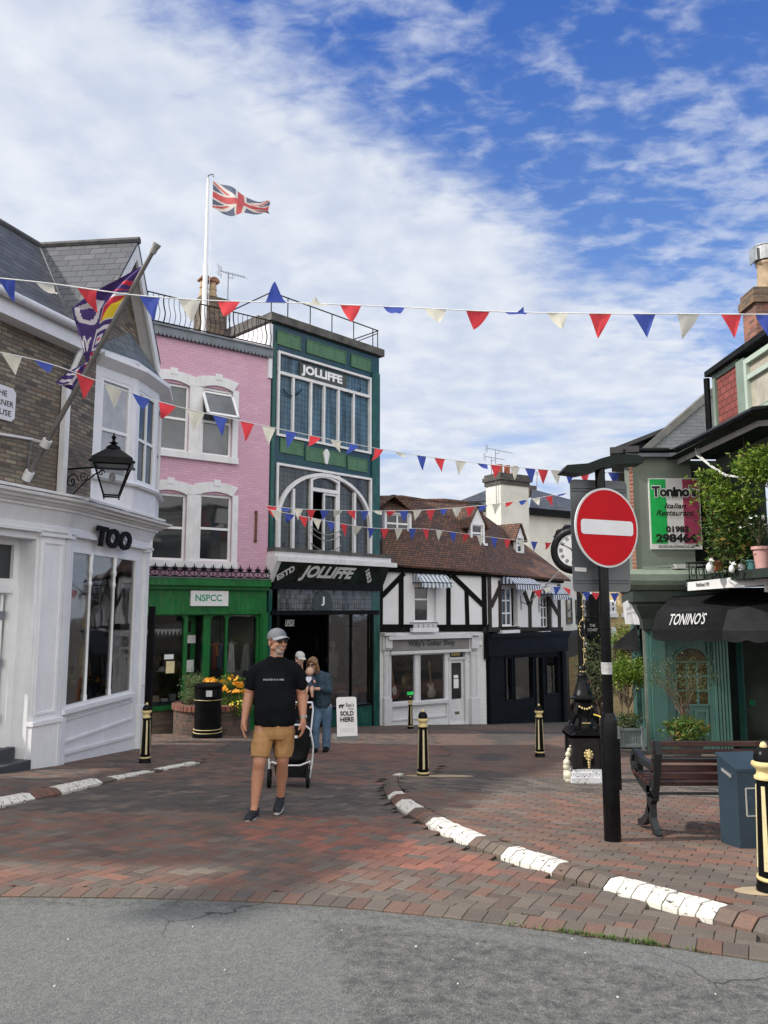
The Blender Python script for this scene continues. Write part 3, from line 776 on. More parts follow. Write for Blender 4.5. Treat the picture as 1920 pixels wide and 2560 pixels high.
apx=FB.st(343,622,.30);sA_,zA_=apx;_rf=FB.st(401,925,.32);wg=WB;zgr=zA_+(_rf[1]-zA_)*(WB-sA_)/(_rf[0]-sA_)
FB.poly(bm,[(0,zc),(wg,zc),(wg,zgr),(sA_,zA_),(0,ze)],-.15,.0)
quad(bm,FB.P(wg,zc,0),FB.P(wg,zc,-6),FB.P(wg,zgr,-6),FB.P(wg,zgr,0))
part('brick_wall',bm,BRK_L,root)
pit=(zA_-ze)/sA_
ov=.32
def Bp(s_,o,z):return FB.P(s_,z,o)
zr=zA_+.10
pitA=pit*.82
def inter():
 for k in range(0,2000):
  o=-k*.01;p=FB.P(sA_,zr,o);d=-(p-FA.a).dot(FA.n)
  if ze+pitA*d>=zr and d>0:return o
 return-6
oV=inter();V_top=FB.P(sA_,zr,oV);V_bot=FB.P(0,ze+.02,.0)
TH=Vector((0,0,.06))
bm=NB()
left_foot=Bp(-.12,ov,ze-.12*pit*0+.02)
near=[FB.P(-.05,ze+.03,.0),V_top,FB.P(sA_,zr,ov),FB.P(-.05,ze+.03,ov)]
prism(bm,near,TH)
sR_,zR_=_rf[0],_rf[1]+.1
prism(bm,[FB.P(sA_,zr,-7),FB.P(sR_,zR_,-7),FB.P(sR_,zR_,ov),FB.P(sA_,zr,ov)],TH)
eL,eR=FA.P(-3,ze-.02,.30),FA.P(dA_l+.02,ze-.02,.30)
dd=(zr-ze)/pitA
ridL=FA.P(-3,zr,-dd);ridR=V_top
prism(bm,[eL,eR,FB.P(-.05,ze+.03,.0),V_top,ridL],TH)
prism(bm,[ridL,V_top,FB.P(sA_,zr,-9),FA.P(-3,ze,-2*dd)],TH)
rf=part('roof',bm,SLATE,root)
bm=NB();tube(bm,[V_top+Vector((0,0,.06)),FB.P(sA_,zr+.06,ov+.02)],.07,8);tube(bm,[ridL+Vector((0,0,.06)),V_top+Vector((0,0,.06))],.07,8)
part('ridge_tile',bm,M('ridge_clay',(.075,.075,.08),.8,.3,6.,col2=(.16,.12,.06),amt=.62),rf)
bm=NB();bar(bm,V_bot+Vector((0,0,.08)),V_top+Vector((0,0,.05)),.13,.03);part('valley_flashing',bm,M('zinc',(.30,.31,.32),.6,.15,4.),rf)
def barge(bm,s_a,z_a,s_b,z_b,o0,o1,w):
 FB.poly(bm,[(s_a,z_a),(s_b,z_b),(s_b,z_b-w),(s_a,z_a-w)],o0,o1)
bm=NB();barge(bm,sA_,zr,-.05,ze,ov-.06,ov-.01,.30);barge(bm,sA_,zr,sR_,zR_,ov-.06,ov-.01,.30)
barge(bm,sA_,zr-.02,sR_-.03,zR_-.02,.0,ov-.06,.06);part('barge_board',bm,OFFW,root)
gm=M('gutter_white',(.62,.63,.66),.45,.08,3.,grime=.3)
bm=NB();tube(bm,[FA.P(-3,ze-.03,.36),FA.P(dA_l+.12,ze-.03,.36)],.065,10);part('gutter',bm,gm,root,smooth=True)
bm=NB();FA.box(bm,(-3,dA_l+.02,ze-.30,ze-.04),.0,.27);part('eaves_board',bm,WHITE,root)
bm=NB();s_=FA.st(160,1100,.08)[0];FA.box(bm,(s_-.05,s_+.05,zc+.05,FA.st(163,960)[1]),.03,.13);tube(bm,[FA.P(s_,FA.st(163,962)[1],.08),FA.P(s_+.12,ze-.35,.2),FA.P(s_+.15,ze-.1,.34)],.045,8)
part('drainpipe',bm,OFFW,root)
b0=FB.P(sbay,0,0).xy;
zb0=FB.st(235,1218)[1];zb1=FB.st(235,910)[1]
q1=at(338,1100,0.0+13.75).xy;u_=FB.u.xy
w_f=.98;q2=q1+u_*w_f;q3=b0+u_*((q1-b0).dot(u_)*2+w_f)
BF=[Fac(b0,q1),Fac(q1,q2),Fac(q2,q3)]
for f_ in BF:
 nn=Vector((f_.u.y,-f_.u.x,0));f_.n=nn if nn.dot(FB.n)>-.2 else-nn
zsill=BF[0].st(280,1213)[1];zwin1=BF[0].st(285,950)[1];zeb=BF[0].st(285,905)[1];zwin0=BF[0].st(285,1205)[1]
zmeet=BF[0].st(300,1082)[1]
zbase=zc+.02
bm=NB()
holes=[]
for i,f_ in enumerate(BF):
 m_=.14 if i!=1 else .10
 hr=(m_,f_.w-m_,zwin0+.08,zwin1);holes.append(hr)
 f_.wall(bm,(0,f_.w,zbase,zeb),[hr],0,.08)
part('bay_wall',bm,WHITE,root)
bm=NB();path=[b0-FB.u.xy*.02,q1,q2,q3+FB.u.xy*.02]
sweep(bm,path,[(0,zwin0-.02),(.07,zwin0-.02),(.09,zwin0+.02),(.05,zwin0+.06),(0,zwin0+.07)]);part('bay_sill',bm,WHITE,root)
bm=NB();sweep(bm,path,[(0,zeb-.16),(.04,zeb-.14),(.20,zeb-.04),(.20,zeb+.04),(0,zeb+.04)]);part('bay_eaves',bm,WHITE,root)
bm=NB();gp_=[Vector(p)for p in path];cen=(b0+q1+q2+q3)/4
tube(bm,[Vector((*(p+(p-cen).normalized()*.26),zeb+.05))for p in gp_],.06,10);part('bay_gutter',bm,gm,root,smooth=True)
bm=NB();top=FB.P((sbay+(q3-b0).length)/2+.15,zeb+.85,.02)
ep=[Vector((*(p+(p-cen).normalized()*.22),zeb+.05))for p in gp_]
for i in range(3):face(bm,[ep[i],ep[i+1],top])
part('bay_roof',bm,MB('bay_slate',[(.10,.12,.135),(.12,.14,.15),(.14,.155,.165)],(.03,.035,.04),.28,.19,.012,rough=.5,bump=.4),root)
for i,(f_,hr)in enumerate(zip(BF,holes)):
 window(f_,root,hr,-.06,WHITE2,[GLB,GLD,GLD][i]if i else M('net_curtain_glass',(.42,.43,.45),.12,.12,4.),fw=.06,cross=(.47,),mull=((.5,)if i==1 else()),name='sash_window')
bm=NB();r=FA.R(-42,38,960,1046,.02)
p_=[(r[0]+.06,r[2]),(r[1]-.06,r[2]),(r[1],r[2]+.06),(r[1],r[3]-.06),(r[1]-.06,r[3]),(r[0]+.06,r[3]),(r[0],r[3]-.06),(r[0],r[2]+.06)]
FA.poly(bm,p_,.0,.03);
pl=solo('name_plaque','white enamel plaque with black lettering on the brown brick wall, cut by the photo edge','plaque',bm,M('enamel_white',(.70,.70,.72),.3,.03,4.))
hh_=(r[3]-r[2])
for txt,zf,ww in(('THE',.78,.40),('CORNER',.5,.86),('HOUSE',.22,.74)):
 xm=(r[0]+r[1])/2;z=r[2]+hh_*zf;m4=Matrix((FA.u,Vector((0,0,1)),FA.n)).transposed().to_4x4();m4.translation=FA.P(xm,z,.032)
 bm=NB();text_bm(bm,txt,m4,(r[1]-r[0])*ww,hh_*.17,depth=.002,bold=.005);part('lettering',bm,BLACKM,pl)
print('zlevels',ze,zc,zA_,'bay',[p[:]for p in(b0,q1,q2,q3)],'wg',wg,sA_,'WB',WB)
def tpart(f,root,txt,xl,xr,yt,yb,o,mat,name='lettering',rot=0.,thick=0.,**kw):
 bm=NB();f.text(bm,txt,xl,xr,yt,yb,o,rot=rot,**kw)
 if thick:
  res=bmesh.ops.extrude_face_region(bm,geom=bm.faces[:]);bmesh.ops.translate(bm,verts=[v for v in res['geom']if isinstance(v,bmesh.types.BMVert)],vec=-f.n*thick)
 return part(name,bm,mat,root)
def backbody(f,root,z1,depth,mat,ex=0.02,name='side_wall',flat=True):
 """side, rear walls and flat roof that give the front its volume"""
 bm=NB();z0=-6
 for s_ in(0-0*ex,f.w):
  quad(bm,f.P(s_,z0,-ex),f.P(s_,z0,-depth),f.P(s_,z1,-depth),f.P(s_,z1,-ex))
 quad(bm,f.P(0,z0,-depth),f.P(f.w,z0,-depth),f.P(f.w,z1,-depth),f.P(0,z1,-depth))
 if flat:quad(bm,f.P(0,z1,-ex),f.P(f.w,z1,-ex),f.P(f.w,z1,-depth),f.P(0,z1,-depth))
 return part(name,bm,mat,root)
p0_,p1_=at(362,1822,19.85),at(661,1816,21.8)
dP=(p1_.xy-p0_.xy).normalized()
FP=Fac(p0_.xy-dP*1.2,p1_.xy)
PINK=MB('pink_painted_brick',[(.60,.37,.47),(.58,.355,.455),(.62,.385,.485),(.565,.345,.445)],(.55,.30,.41),.225,.075,.012,rough=.7,bump=.55,patch=(.56,.33,.42),pscale=.5,mottle=.22)
GRN=M('shop_green',(.005,.135,.028),.4,.2,3.,spec=.35,grime=.25,bump=.05)
root=thing('pink_building','pink painted brick building with white window surrounds over the green charity shop front','building',(*((FP.a+FP.b)/2).xy,G(-5,21)))
zpt=FP.st(520,856)[1];zcr=FP.st(520,1447)[1]
pw=FP.w
wins=[]
for(x0,x1,y0,y1)in((386,472,957,1127),(504,580,972,1141),(378,464,1232,1401),(497,578,1237,1404)):
 wins.append(FP.R(x0,x1,y0,y1))
bm=NB();FP.wall(bm,(0,pw,zcr-.2,zpt),wins,0,.22);part('brick_wall',bm,PINK,root)
backbody(FP,root,zpt-.02,7,PINK)
def surround(pxt,side_l,side_r,zb_,w1,w2,sill):
 bm=NB()
 zt1,zt2=w1[3],w2[3]
 def arch(wr,l,r):
  ztop=wr[3]+.25;cx=(wr[0]+wr[1])/2;hw=(wr[1]-wr[0])/2+.16;pts=[]
  for k in range(9):
   a=-1+2*k/8;pts.append((cx+hw*a,ztop+.09*(1-a*a)))
  return pts
 a1,a2=arch(w1,0,0),arch(w2,0,0)
 top=a1+a2
 zlow=min(wr[3]for wr in(w1,w2))+.03
 for wr,ar in((w1,a1),(w2,a2)):
  under=[(wr[0]+(wr[1]-wr[0])*k/8,wr[3]-.02+.10*(1-((k/4)-1)**2))for k in range(9)]
  for k in range(8):FP.poly(bm,[ar[k],ar[k+1],under[k+1],under[k]],.0,.055)
  cx=(wr[0]+wr[1])/2;FP.box(bm,(cx-.10,cx+.10,ar[4][1]-.10,ar[4][1]+.07),.0,.07)
 FP.poly(bm,[a1[-1],a2[0],(w2[0],w2[3]-.02),(w1[1],w1[3]-.02)],0,.055)
 FP.box(bm,(w1[1],w2[0],zb_,(w1[3]+w2[3])/2-.02),0,.055)
 FP.box(bm,(w1[0]-.17,w1[0],zb_,w1[3]+.02),0,.055);FP.box(bm,(w2[1],w2[1]+.17,zb_,w2[3]+.02),0,.055)
 FP.box(bm,(w1[0]-.18,w2[1]+.18,sill-.17,sill+.0),0,.10)
 part('window_surround',bm,OFFW,root)
surround(0,0,0,wins[0][2],wins[0],wins[1],min(wins[0][2],wins[1][2]))
surround(0,0,0,wins[2][2],wins[2],wins[3],min(wins[2][2],wins[3][2]))
for i,wr in enumerate(wins):
 w=window(FP,root,wr,-.10,WHITE2,GLD if i>1 else GLB,fw=.07,cross=(.49,)if i!=1 else(.5,),name='sash_window')
 bm=NB();FP.box(bm,(wr[0]+.04,wr[1]-.04,wr[3]-.40,wr[3]-.03),-.115,-.085)if i>1 else FP.box(bm,(wr[0]+.1,wr[1]-.1,wr[3]-.18,wr[3]-.12),-.115,-.085)
 part('blind',bm,M('blind_fabric',(.20,.20,.19),.9),w)
 if i==1:
  bm=NB();h_=(wr[3]-wr[2])*.46;hinge=FP.P((wr[0]+wr[1])/2,wr[3]-.12,-.02)
  m4=Matrix((FP.u,Vector((0,0,1)),FP.n)).transposed().to_4x4();m4.translation=hinge;m4=m4@Matrix.Rotation(R_(-32),4,'X');hw=(wr[1]-wr[0])/2+.02
  for a,b2 in(((-hw,0),(-hw+.07,-h_)),((hw-.07,0),(hw,-h_)),((-hw,0),(hw,-.07)),((-hw,-h_),(hw,-h_+.07))):
   box(bm,min(a[0],b2[0]),max(a[0],b2[0]),min(a[1],b2[1]),max(a[1],b2[1]),-.025,.025,mat=m4)
  fr_=part('opening_light',bm,WHITE2,w)
  bm=NB();box(bm,-hw+.05,hw-.05,-h_+.05,-.05,-.004,.004,mat=m4);part('pane',bm,GLB,fr_)
bm=NB();n=40;z0=zpt
pts=[(0,z0+.13)]+[(pw*k/n,z0+.13)for k in range(1,n+1)]
for k in range(n):
 s0,s1=pw*k/n,pw*(k+1)/n;m=(s0+s1)/2
 FP.poly(bm,[(s0,z0+.15),(s0,z0-.03),(m-.03,z0-.10),(m+.03,z0-.10),(s1,z0-.03),(s1,z0+.15)],.0,.12)
FP.box(bm,(0,pw,z0+.15,z0+.20),-.1,.16)
part('lead_edging',bm,LEAD,root)
bm=NB();zr0,zr1=z0+.26,FP.st(520,768,.1)[1];zr1=z0+1.02
for z in(zr0,zr1):tube(bm,[FP.P(0.2,z,.08),FP.P(pw-.05,z,.08)],.018,6)
for k in range(30):
 s_=.25+(pw-.35)*k/29
 pl_=[FP.P(s_,zr0+(zr1-zr0)*q,.08+.07*math.sin(math.pi*q*1.0)*(1 if q<.5 else .6))+FP.u*.025*math.sin(2*math.pi*q)for q in[i/8 for i in range(9)]]
 tube(bm,pl_,.009 if k%7 else .018,5)
part('terrace_railing',bm,BLACKM,root)
def fob(f,s0,s1,z0,z1,o0,o1):pass
bm=NB();FP.box(bm,(.0,2.9,z0,z0+1.25),-3.0,-2.6);part('attic_wall',bm,WHITE,root)
bm=NB();FP.box(bm,(3.6,pw-.0,z0,z0+.55),-3.4,-2.8);part('attic_wall',bm,WHITE,root)
bm=NB();prism(bm,[FP.P(-.2,z0+1.2,-2.5),FP.P(3.0,z0+1.2,-2.5),FP.P(3.0,z0+1.75,-4.6),FP.P(-.2,z0+1.75,-4.6)],(0,0,.07));prism(bm,[FP.P(3.0,z0+.5,-2.8),FP.P(pw,z0+.5,-2.8),FP.P(pw,z0+1.2,-5.0),FP.P(3.0,z0+1.2,-5.0)],(0,0,.07))
part('attic_roof',bm,SLATE,root)
bm=NB()
zf1=zcr;zf0=FP.st(520,1530)[1];zc1=FP.st(520,1465)[1]
FP.box(bm,(0,pw-.02,zc1,zf1),0,.30);FP.box(bm,(0,pw-.02,zc1-.1,zc1),0,.20);FP.box(bm,(0,pw-.05,zf0,zc1-.1),0,.09)
FP.box(bm,(0,pw-.03,zf0-.06,zf0),0,.13)
part('shop_fascia',bm,GRN,root)
bm=NB();zw0=FP.st(410,1765)[1];zgl=-5.2
sA1=FP.st(458,1620)[0];sD1=FP.st(507,1620)[0];sB0,sB1=FP.st(524,1620)[0],FP.st(641,1620)[0];sm=FP.st(565,1620)[0]
zB0=FP.st(600,1765)[1]
holes=[(.25,sA1,zw0,zf0-.09),(sB0,sm-.03,zB0,zf0-.09),(sm+.03,sB1,zB0,zf0-.09),(sA1+.1,sD1,zgl,zf0-.09)]
FP.wall(bm,(0,pw-.02,zgl,zf0),holes,.02,.12)
FP.box(bm,(sB1+.05,pw-.03,zgl,zf0-.05),.02,.16);FP.box(bm,(sB1+.10,pw-.08,zgl+1.9,zf0-.15),.02,.19)
FP.box(bm,(0,sA1+.05,zw0-.09,zw0-.0),.0,.16);FP.box(bm,(sB0-.05,sB1+.05,zB0-.09,zB0),.0,.16)
part('shop_front',bm,GRN,root)
bm=NB();FP.box(bm,(0,sA1+.02,zgl,zw0-.09),.02,.07);part('plinth',bm,MB('plinth_brick',[(.16,.12,.085),(.20,.15,.10),(.12,.10,.08)],(.14,.12,.1)),root)
def spandrel(f,root_,r,rad,o0,o1,mat,nm='window_spandrel'):
 for sx in(0,1):
  bm=NB();x0=r[0]if sx==0 else r[1];d=1 if sx==0 else-1
  pts=[(x0,r[3])]+[(x0+d*rad*(1-math.sin(a)),r[3]-rad*(1-math.cos(a)))for a in[R_(q)for q in range(0,91,15)]][::-1]
  pts=[(x0,r[3])]+[(x0+d*rad*(1-math.cos(R_(q))),r[3]-rad*(1-math.sin(R_(q))))for q in range(0,91,15)]
  f.poly(bm,pts,o0,o1);part(nm,bm,mat,root_)
for h in holes[:3]:
 bm=NB();FP.box(bm,(h[0]-.01,h[1]+.01,h[2],h[3]),-.06,-.052);pn=part('shop_window',bm,GLS,root);spandrel(FP,pn,h,.16,-.05,.03,GRN)
bm=NB();
quad(bm,FP.P(0,zgl,-2.2),FP.P(pw,zgl,-2.2),FP.P(pw,zf0,-2.2),FP.P(0,zf0,-2.2))
quad(bm,FP.P(0,zf0-.04,-.15),FP.P(pw,zf0-.04,-.15),FP.P(pw,zf0-.04,-2.2),FP.P(0,zf0-.04,-2.2))
for s_ in(.1,sA1+.05,sD1+.05,pw-.1):quad(bm,FP.P(s_,zgl,-.15),FP.P(s_,zgl,-2.2),FP.P(s_,zf0,-2.2),FP.P(s_,zf0,-.15))
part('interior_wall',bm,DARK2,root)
bm=NB();FP.box(bm,(.2,sA1,zgl,zw0+.05),-1.1,-.15);FP.box(bm,(sB0,sB1,zgl,zB0+.05),-1.3,-.15);part('window_deck',bm,M('deck_teal',(.05,.09,.10),.8),root)
bm=NB();frame_rect(FP,bm,(sA1+.12,sD1-.02,-4.9,zf0-.12),.13,-.55,-.48);FP.box(bm,(sA1+.2,sD1-.1,-4.9,-4.05),-.54,-.5)
FP.box(bm,(sA1+.2,sD1-.1,zf0-.62,zf0-.54),-.54,-.48)
dr=part('shop_door',bm,GRN,root)
bm=NB();FP.box(bm,(sA1+.2,sD1-.1,-4.1,zf0-.2),-.53,-.52);part('pane',bm,GLK,dr)
for(x0,x1,y0,y1,c_)in((464,489,1588,1608,WHITE2),(462,484,1650,1680,WHITE2),(415,436,1653,1683,M('poster_yellow',(.75,.66,.38),.8,.1,8.)),(411,434,1636,1648,WHITE2)):
 bm=NB();o=-.45 if x0>450 else-.02;FP.box(bm,FP.R(x0,x1,y0,y1,o),o-.01,o);part('notice',bm,c_,root)
bm=NB();FP.box(bm,FP.R(477,571,1477,1515,.16),.09,.16);sb=part('sign_board',bm,WHITE2,root)
tpart(FP,sb,'NSPCC',489,555,1486,1503,.163,M('sign_green',(.01,.30,.16),.5),bold=.02)
IRON=BLACKM
bm=NB();zk=zcr+.02;FP.box(bm,(.05,pw-.03,zk,zk+.03),.20,.24);FP.box(bm,(.05,pw-.03,zk+.16,zk+.185),.205,.235)
nk=17
for k in range(nk):
 s_=.18+(pw-.32)*k/(nk-1)
 for a in(-50,-25,0,25,50):
  ln=.20 if a==0 else .14;q=FP.P(s_,zk+.17,.22);e=q+(FP.u*math.sin(R_(a))+Vector((0,0,math.cos(R_(a)))))*ln
  m_=q.lerp(e,.6)+FP.u*.0
  tube(bm,[q,m_,e],[.010,.022,.004],5)
 for sg in(-1,1):
  tube(bm,[FP.P(s_,zk+.03,.22),FP.P(s_+sg*.10,zk+.06,.22),FP.P(s_+sg*.13,zk+.12,.22),FP.P(s_+sg*.07,zk+.16,.22)],.012,5)
 tube(bm,[FP.P(s_,zk,.22),FP.P(s_,zk+.18,.22)],.012,5)
part('iron_cresting',bm,IRON,root)
bm=NB();FP.box(bm,(0,pw-.02,zcr,zcr+.02),0,.32);part('fascia_lead',bm,LEAD,root)
bm=NB();r=FP.R(508,567,752,870,-2.2);FP.box(bm,(r[0],r[1],r[2]-.6,r[3]),-3.0,-2.2);FP.box(bm,(r[0]-.06,r[1]+.06,r[3],r[3]+.12),-3.06,-2.14)
ch=part('chimney',bm,MB('dark_brick',[(.10,.075,.055),(.13,.10,.07),(.07,.055,.045),(.16,.12,.08)],(.12,.11,.09)),root)
bm=NB();c=FP.P(r[0]+.25,0,-2.6)
for i_,s_ in enumerate((.17,.50)):
 c=FP.P(r[0]+s_*(r[1]-r[0]+.1),0,-2.6);z=r[3]+.12;bm=NB()
 lathe(bm,[(.17,z),(.15,z+.2),(.12,z+.3),(.12,z+.36),(.14,z+.38),(.12,z+.42),(.13,z+.46),(.12,z+.5),(.12,z+.62)],(c.x,c.y,0),14)
 pt_=part('chimney_pot',bm,M('buff_clay',(.42,.31,.20),.8,.2,5.,bump=.2),ch,smooth=True)
 bm=NB();cc=Vector((c.x,c.y,z+.62));ns=10
 a_=[cc+FP.u*(.17*math.cos(math.pi*k/ns))+Vector((0,0,.15*math.sin(math.pi*k/ns)))+FP.n*.17 for k in range(ns+1)]
 prism(bm,a_,-FP.n*.34);part('pot_hood',bm,M('terracotta_dark',(.25,.12,.07),.8,.3,6.),pt_)
fpb,fpt=FP.pt(508,850,-.6),FP.pt(521,446,-.6)
bm=NB();xm=(fpb.x+fpt.x)/2;ym=(fpb.y+fpt.y)/2;r0=.085
lathe(bm,[(.075,0),(.07,(fpt.z-fpb.z)*.45),(.048,(fpt.z-fpb.z)*.46),(.035,fpt.z-fpb.z)],(xm,ym,fpb.z-.5+.5),12)
fp_=solo('flagpole','tall white flagpole rising from the terrace above the pink wall','flagpole',bm,WHITE2,smooth=True)
bm=NB();top=Vector((xm,ym,fpt.z));tube(bm,[top,top+Vector((.0,-.02,.08)),top+Vector((.14,-.02,.12)),top+Vector((.16,-.02,.03))],.018,6);part('finial',bm,LEAD,fp_)
bm=NB();tube(bm,[top+Vector((.15,-.02,.05)),Vector((xm+.13,ym-.06,fpb.z+1))],.006,4);part('halyard',bm,WHITE2,fp_)
def flagcolor(u,v):
 x,y=(u-.5)*2,(v-.5)
 if abs(y)<.1 or abs(x)<.1:return 1
 if abs(y)<.167 or abs(x)<.167:return 2
 s=1 if x*y>0 else-1
 d=(y-s*x*.5)/math.hypot(1,.5)
 side=1 if x>0 else-1
 dd=d*side*(1)
 if abs(d)<.1:
  if s>0:return 1 if 0>dd>-.062 else 2
  return 1 if 0<dd<.062 else 2
 return 0
bm=NB();nu,nv=90,46;V=[]
hp=FP.pt(533,458,-.6);hp=Vector((xm+.15,ym-.03,hp.z));hb_=FP.pt(529,523,-.6).z;fl=FP.pt(654,540,-.6);Lf=(fl-hp).xy.length*1.02
for i in range(nu+1):
 u=i/nu;row=[]
 for j in range(nv+1):
  v=j/nv
  ht=hp.z-(hp.z-hb_)*0
  droop=-.62*u**1.1
  zt=hp.z+droop+.06*math.sin(u*5.5);zbm=hb_-.28*math.sin(min(1,u*1.15)*math.pi)*1.0-.30*max(0,u-.55)*1.2
  zt=hp.z-.75*u;
  z=zt*(v)+zbm*(1-v)
  x=hp.x+Lf*u*(1-.07*(v-.5)*0)
  y=hp.y+.16*math.sin(u*9+v*2.2)*min(1,u*2.5)+.05*math.sin(u*19+v*5)*u
  row.append(bm.verts.new((x+.04*math.sin(v*6+u*9)*u,y,z+.035*math.sin(u*10+v*3)*u)))
 V.append(row)
for i in range(nu):
 for j in range(nv):
  f=bm.faces.new((V[i][j],V[i+1][j],V[i+1][j+1],V[i][j+1]));f.material_index=flagcolor((i+.5)/nu,(j+.5)/nv)
FLW=M('flag_white',(.62,.58,.55),.8,.1,5.)
fl_=solo('flag','weathered union flag flying from the white rooftop flagpole','flag',bm,[M('flag_blue',(.10,.12,.20),.8,.15,5.),M('flag_red',(.50,.08,.09),.8,.15,5.),FLW])
for p in fl_.data.polygons:p.use_smooth=True
def yagi(name,label,base,z1,boomdir,L,mat=LEAD):
 bm=NB();top=Vector((base.x,base.y,z1));tube(bm,[base,top],.018,6)
 d=Vector(boomdir).normalized();a=top-d*L*.35+Vector((0,0,.10));b2=top+d*L*.65+Vector((0,0,.10));tube(bm,[a,b2],.012,5)
 s=d.cross(Vector((0,0,1))).normalized()
 tube(bm,[top+Vector((0,0,-.05)),top+d*.18+Vector((0,0,-.05)),top+d*.18+Vector((0,0,.1))],.012,5);tube(bm,[top,top+Vector((0,0,.12))],.014,5)
 for k in range(9):c=a.lerp(b2,.12+.88*k/8);tube(bm,[c-s*.16,c+s*.16],.006,4)
 for zz_ in(-.16,-.08,.08,.16):tube(bm,[a+Vector((0,0,zz_))-s*.2,a+Vector((0,0,zz_))+s*.2],.006,4)
 tube(bm,[a-Vector((0,0,.17))-d*.02,a+Vector((0,0,.17))-d*.02],.008,4);tube(bm,[a-Vector((0,0,.2))+d*.06,a+Vector((0,0,.2))+d*.06],.008,4)
 return solo(name,label,'aerial',bm,mat)
b_=FP.pt(568,790,-3.2);yagi('television_aerial','television aerial on a mast behind the chimney of the pink building',b_,FP.pt(571,690,-3.2).z,(.95,-.25,-.35),1.0)
j1=at(947,1803,25.0);FJ=Fac(p1_.xy,j1.xy);jw=FJ.w
def TILE(name,cols,mortar,bw,bh):
 m=MB(name,cols,mortar,bw,bh,.008,rough=.12,bump=.25,bdist=.004,mottle=.3);return m
TG=TILE('green_glazed_tile',[(.009,.075,.056),(.007,.060,.046),(.014,.090,.068),(.009,.068,.057)],(.01,.05,.04),.15,.30)
TN=TILE('navy_glazed_tile',[(.006,.040,.058),(.008,.050,.062),(.010,.042,.07),(.006,.055,.06)],(.006,.02,.025),.15,.15)
TL=TILE('light_green_tile',[(.060,.15,.060),(.052,.135,.056),(.068,.16,.065)],(.05,.12,.06),.11,.28)
root=thing('tiled_shop_building','narrow dark green tiled shop building with tall leaded windows and white lettering','building',(*((FJ.a+FJ.b)/2).xy,G(-2,23)))
zjt=FJ.st(808,846)[1];zfm=FJ.st(805,1405)[1];zj0=-6
wU=FJ.R(690.5,925,911,1113);wL=FJ.R(688,927,1176,1398)
bm=NB();a,b2=FJ.st(687,1000)[0],FJ.st(929,1000)[0]
sl_,sr_=FJ.st(664,1000)[0],jw
wl=(a+.01,b2-.01)
FJ.wall(bm,(0,jw,zfm-.1,zjt),[(wU[0],wU[1],wU[2],wU[3]),(wL[0],wL[1],wL[2]-.0,wL[3])],0,.2);part('tiled_wall',bm,TN,root)
zsh=FJ.st(700,1465)[1]
for s0,s1 in((0.03,wU[0]-.06),(wU[1]+.06,jw-.005)):
 bm=NB();FJ.box(bm,(s0,s1,zfm-.1,FJ.st(805,893)[1]),-.02,.05);FJ.box(bm,(s0,s1,zj0,zsh+.3),-.3,.05);part('tiled_pilaster',bm,TG,root)
backbody(FJ,root,zjt-.01,7,M('render_side',(.42,.42,.40),.9,.15,1.5,bump=.1))
bm=NB();FJ.box(bm,(-.12,-.0,FJ.st(664,893)[1]-.6,zjt-.1),-3.2,.06);part('party_wall',bm,WHITE,root)
for x0,x1,y0,y1 in((693,749,836,867),(767,862,866,895),(878,924,894,922),(701,755.5,1102,1134),(764,861,1127,1158),(869,915.5,1147,1176)):
 bm=NB();r=FJ.R(x0,x1,y0,y1)
 FJ.box(bm,r,0,.025);frame_rect(FJ,bm,(r[0]-.025,r[1]+.025,r[2]-.025,r[3]+.025),.03,.0,.04);part('tile_panel',bm,TL,root)
bm=NB();c=FJ.pt(814,1142,.04);m4=FJ.M4(814,1142,.03)
pts=[(math.cos(R_(q))*.10*(1+.25*math.sin(R_(q)*3)),math.sin(R_(q))*.24)for q in range(0,360,20)]
prism(bm,[m4@Vector((x,y,0))for x,y in pts],FJ.n*.06);part('shield',bm,OFFW,root)
CONC=M('dark_concrete',(.10,.098,.092),.9,.35,3.,bump=.5,bscale=25,col2=(.22,.21,.19),amt=.66)
bm=NB();FJ.box(bm,(-.12,jw+.12,zjt,zjt+.24),-.5,.14);FJ.box(bm,(-.14,.14,zjt,zjt+.30),-3.3,-.5);FJ.box(bm,(jw-.16,jw+.12,zjt,zjt+.30),-4.5,-.5);part('coping',bm,CONC,root)
bm=NB();zt_=zjt+.3+.62;o=-.05
tube(bm,[FJ.P(0,zt_,-3.3),FJ.P(.0,zt_,o),FJ.P(jw,zt_,o),FJ.P(jw,zt_,-3)],.02,6)
for s_ in(.0,.62,1.5,2.4,3.35,jw-.25,jw-.02):tube(bm,[FJ.P(s_,zjt+.25,o),FJ.P(s_,zt_,o)],.018,6)
tube(bm,[FJ.P(0,zjt+.25,-2.2),FJ.P(0,zt_,-2.2)],.018,6);tube(bm,[FJ.P(jw,zjt+.25,-2),FJ.P(jw,zt_,-2)],.018,6)
tube(bm,[FJ.P(jw-.02,zt_-.1,o),FJ.P(jw-.9,zjt+.3,-1.2)],.015,6)
part('roof_railing',bm,BLACKM,root)
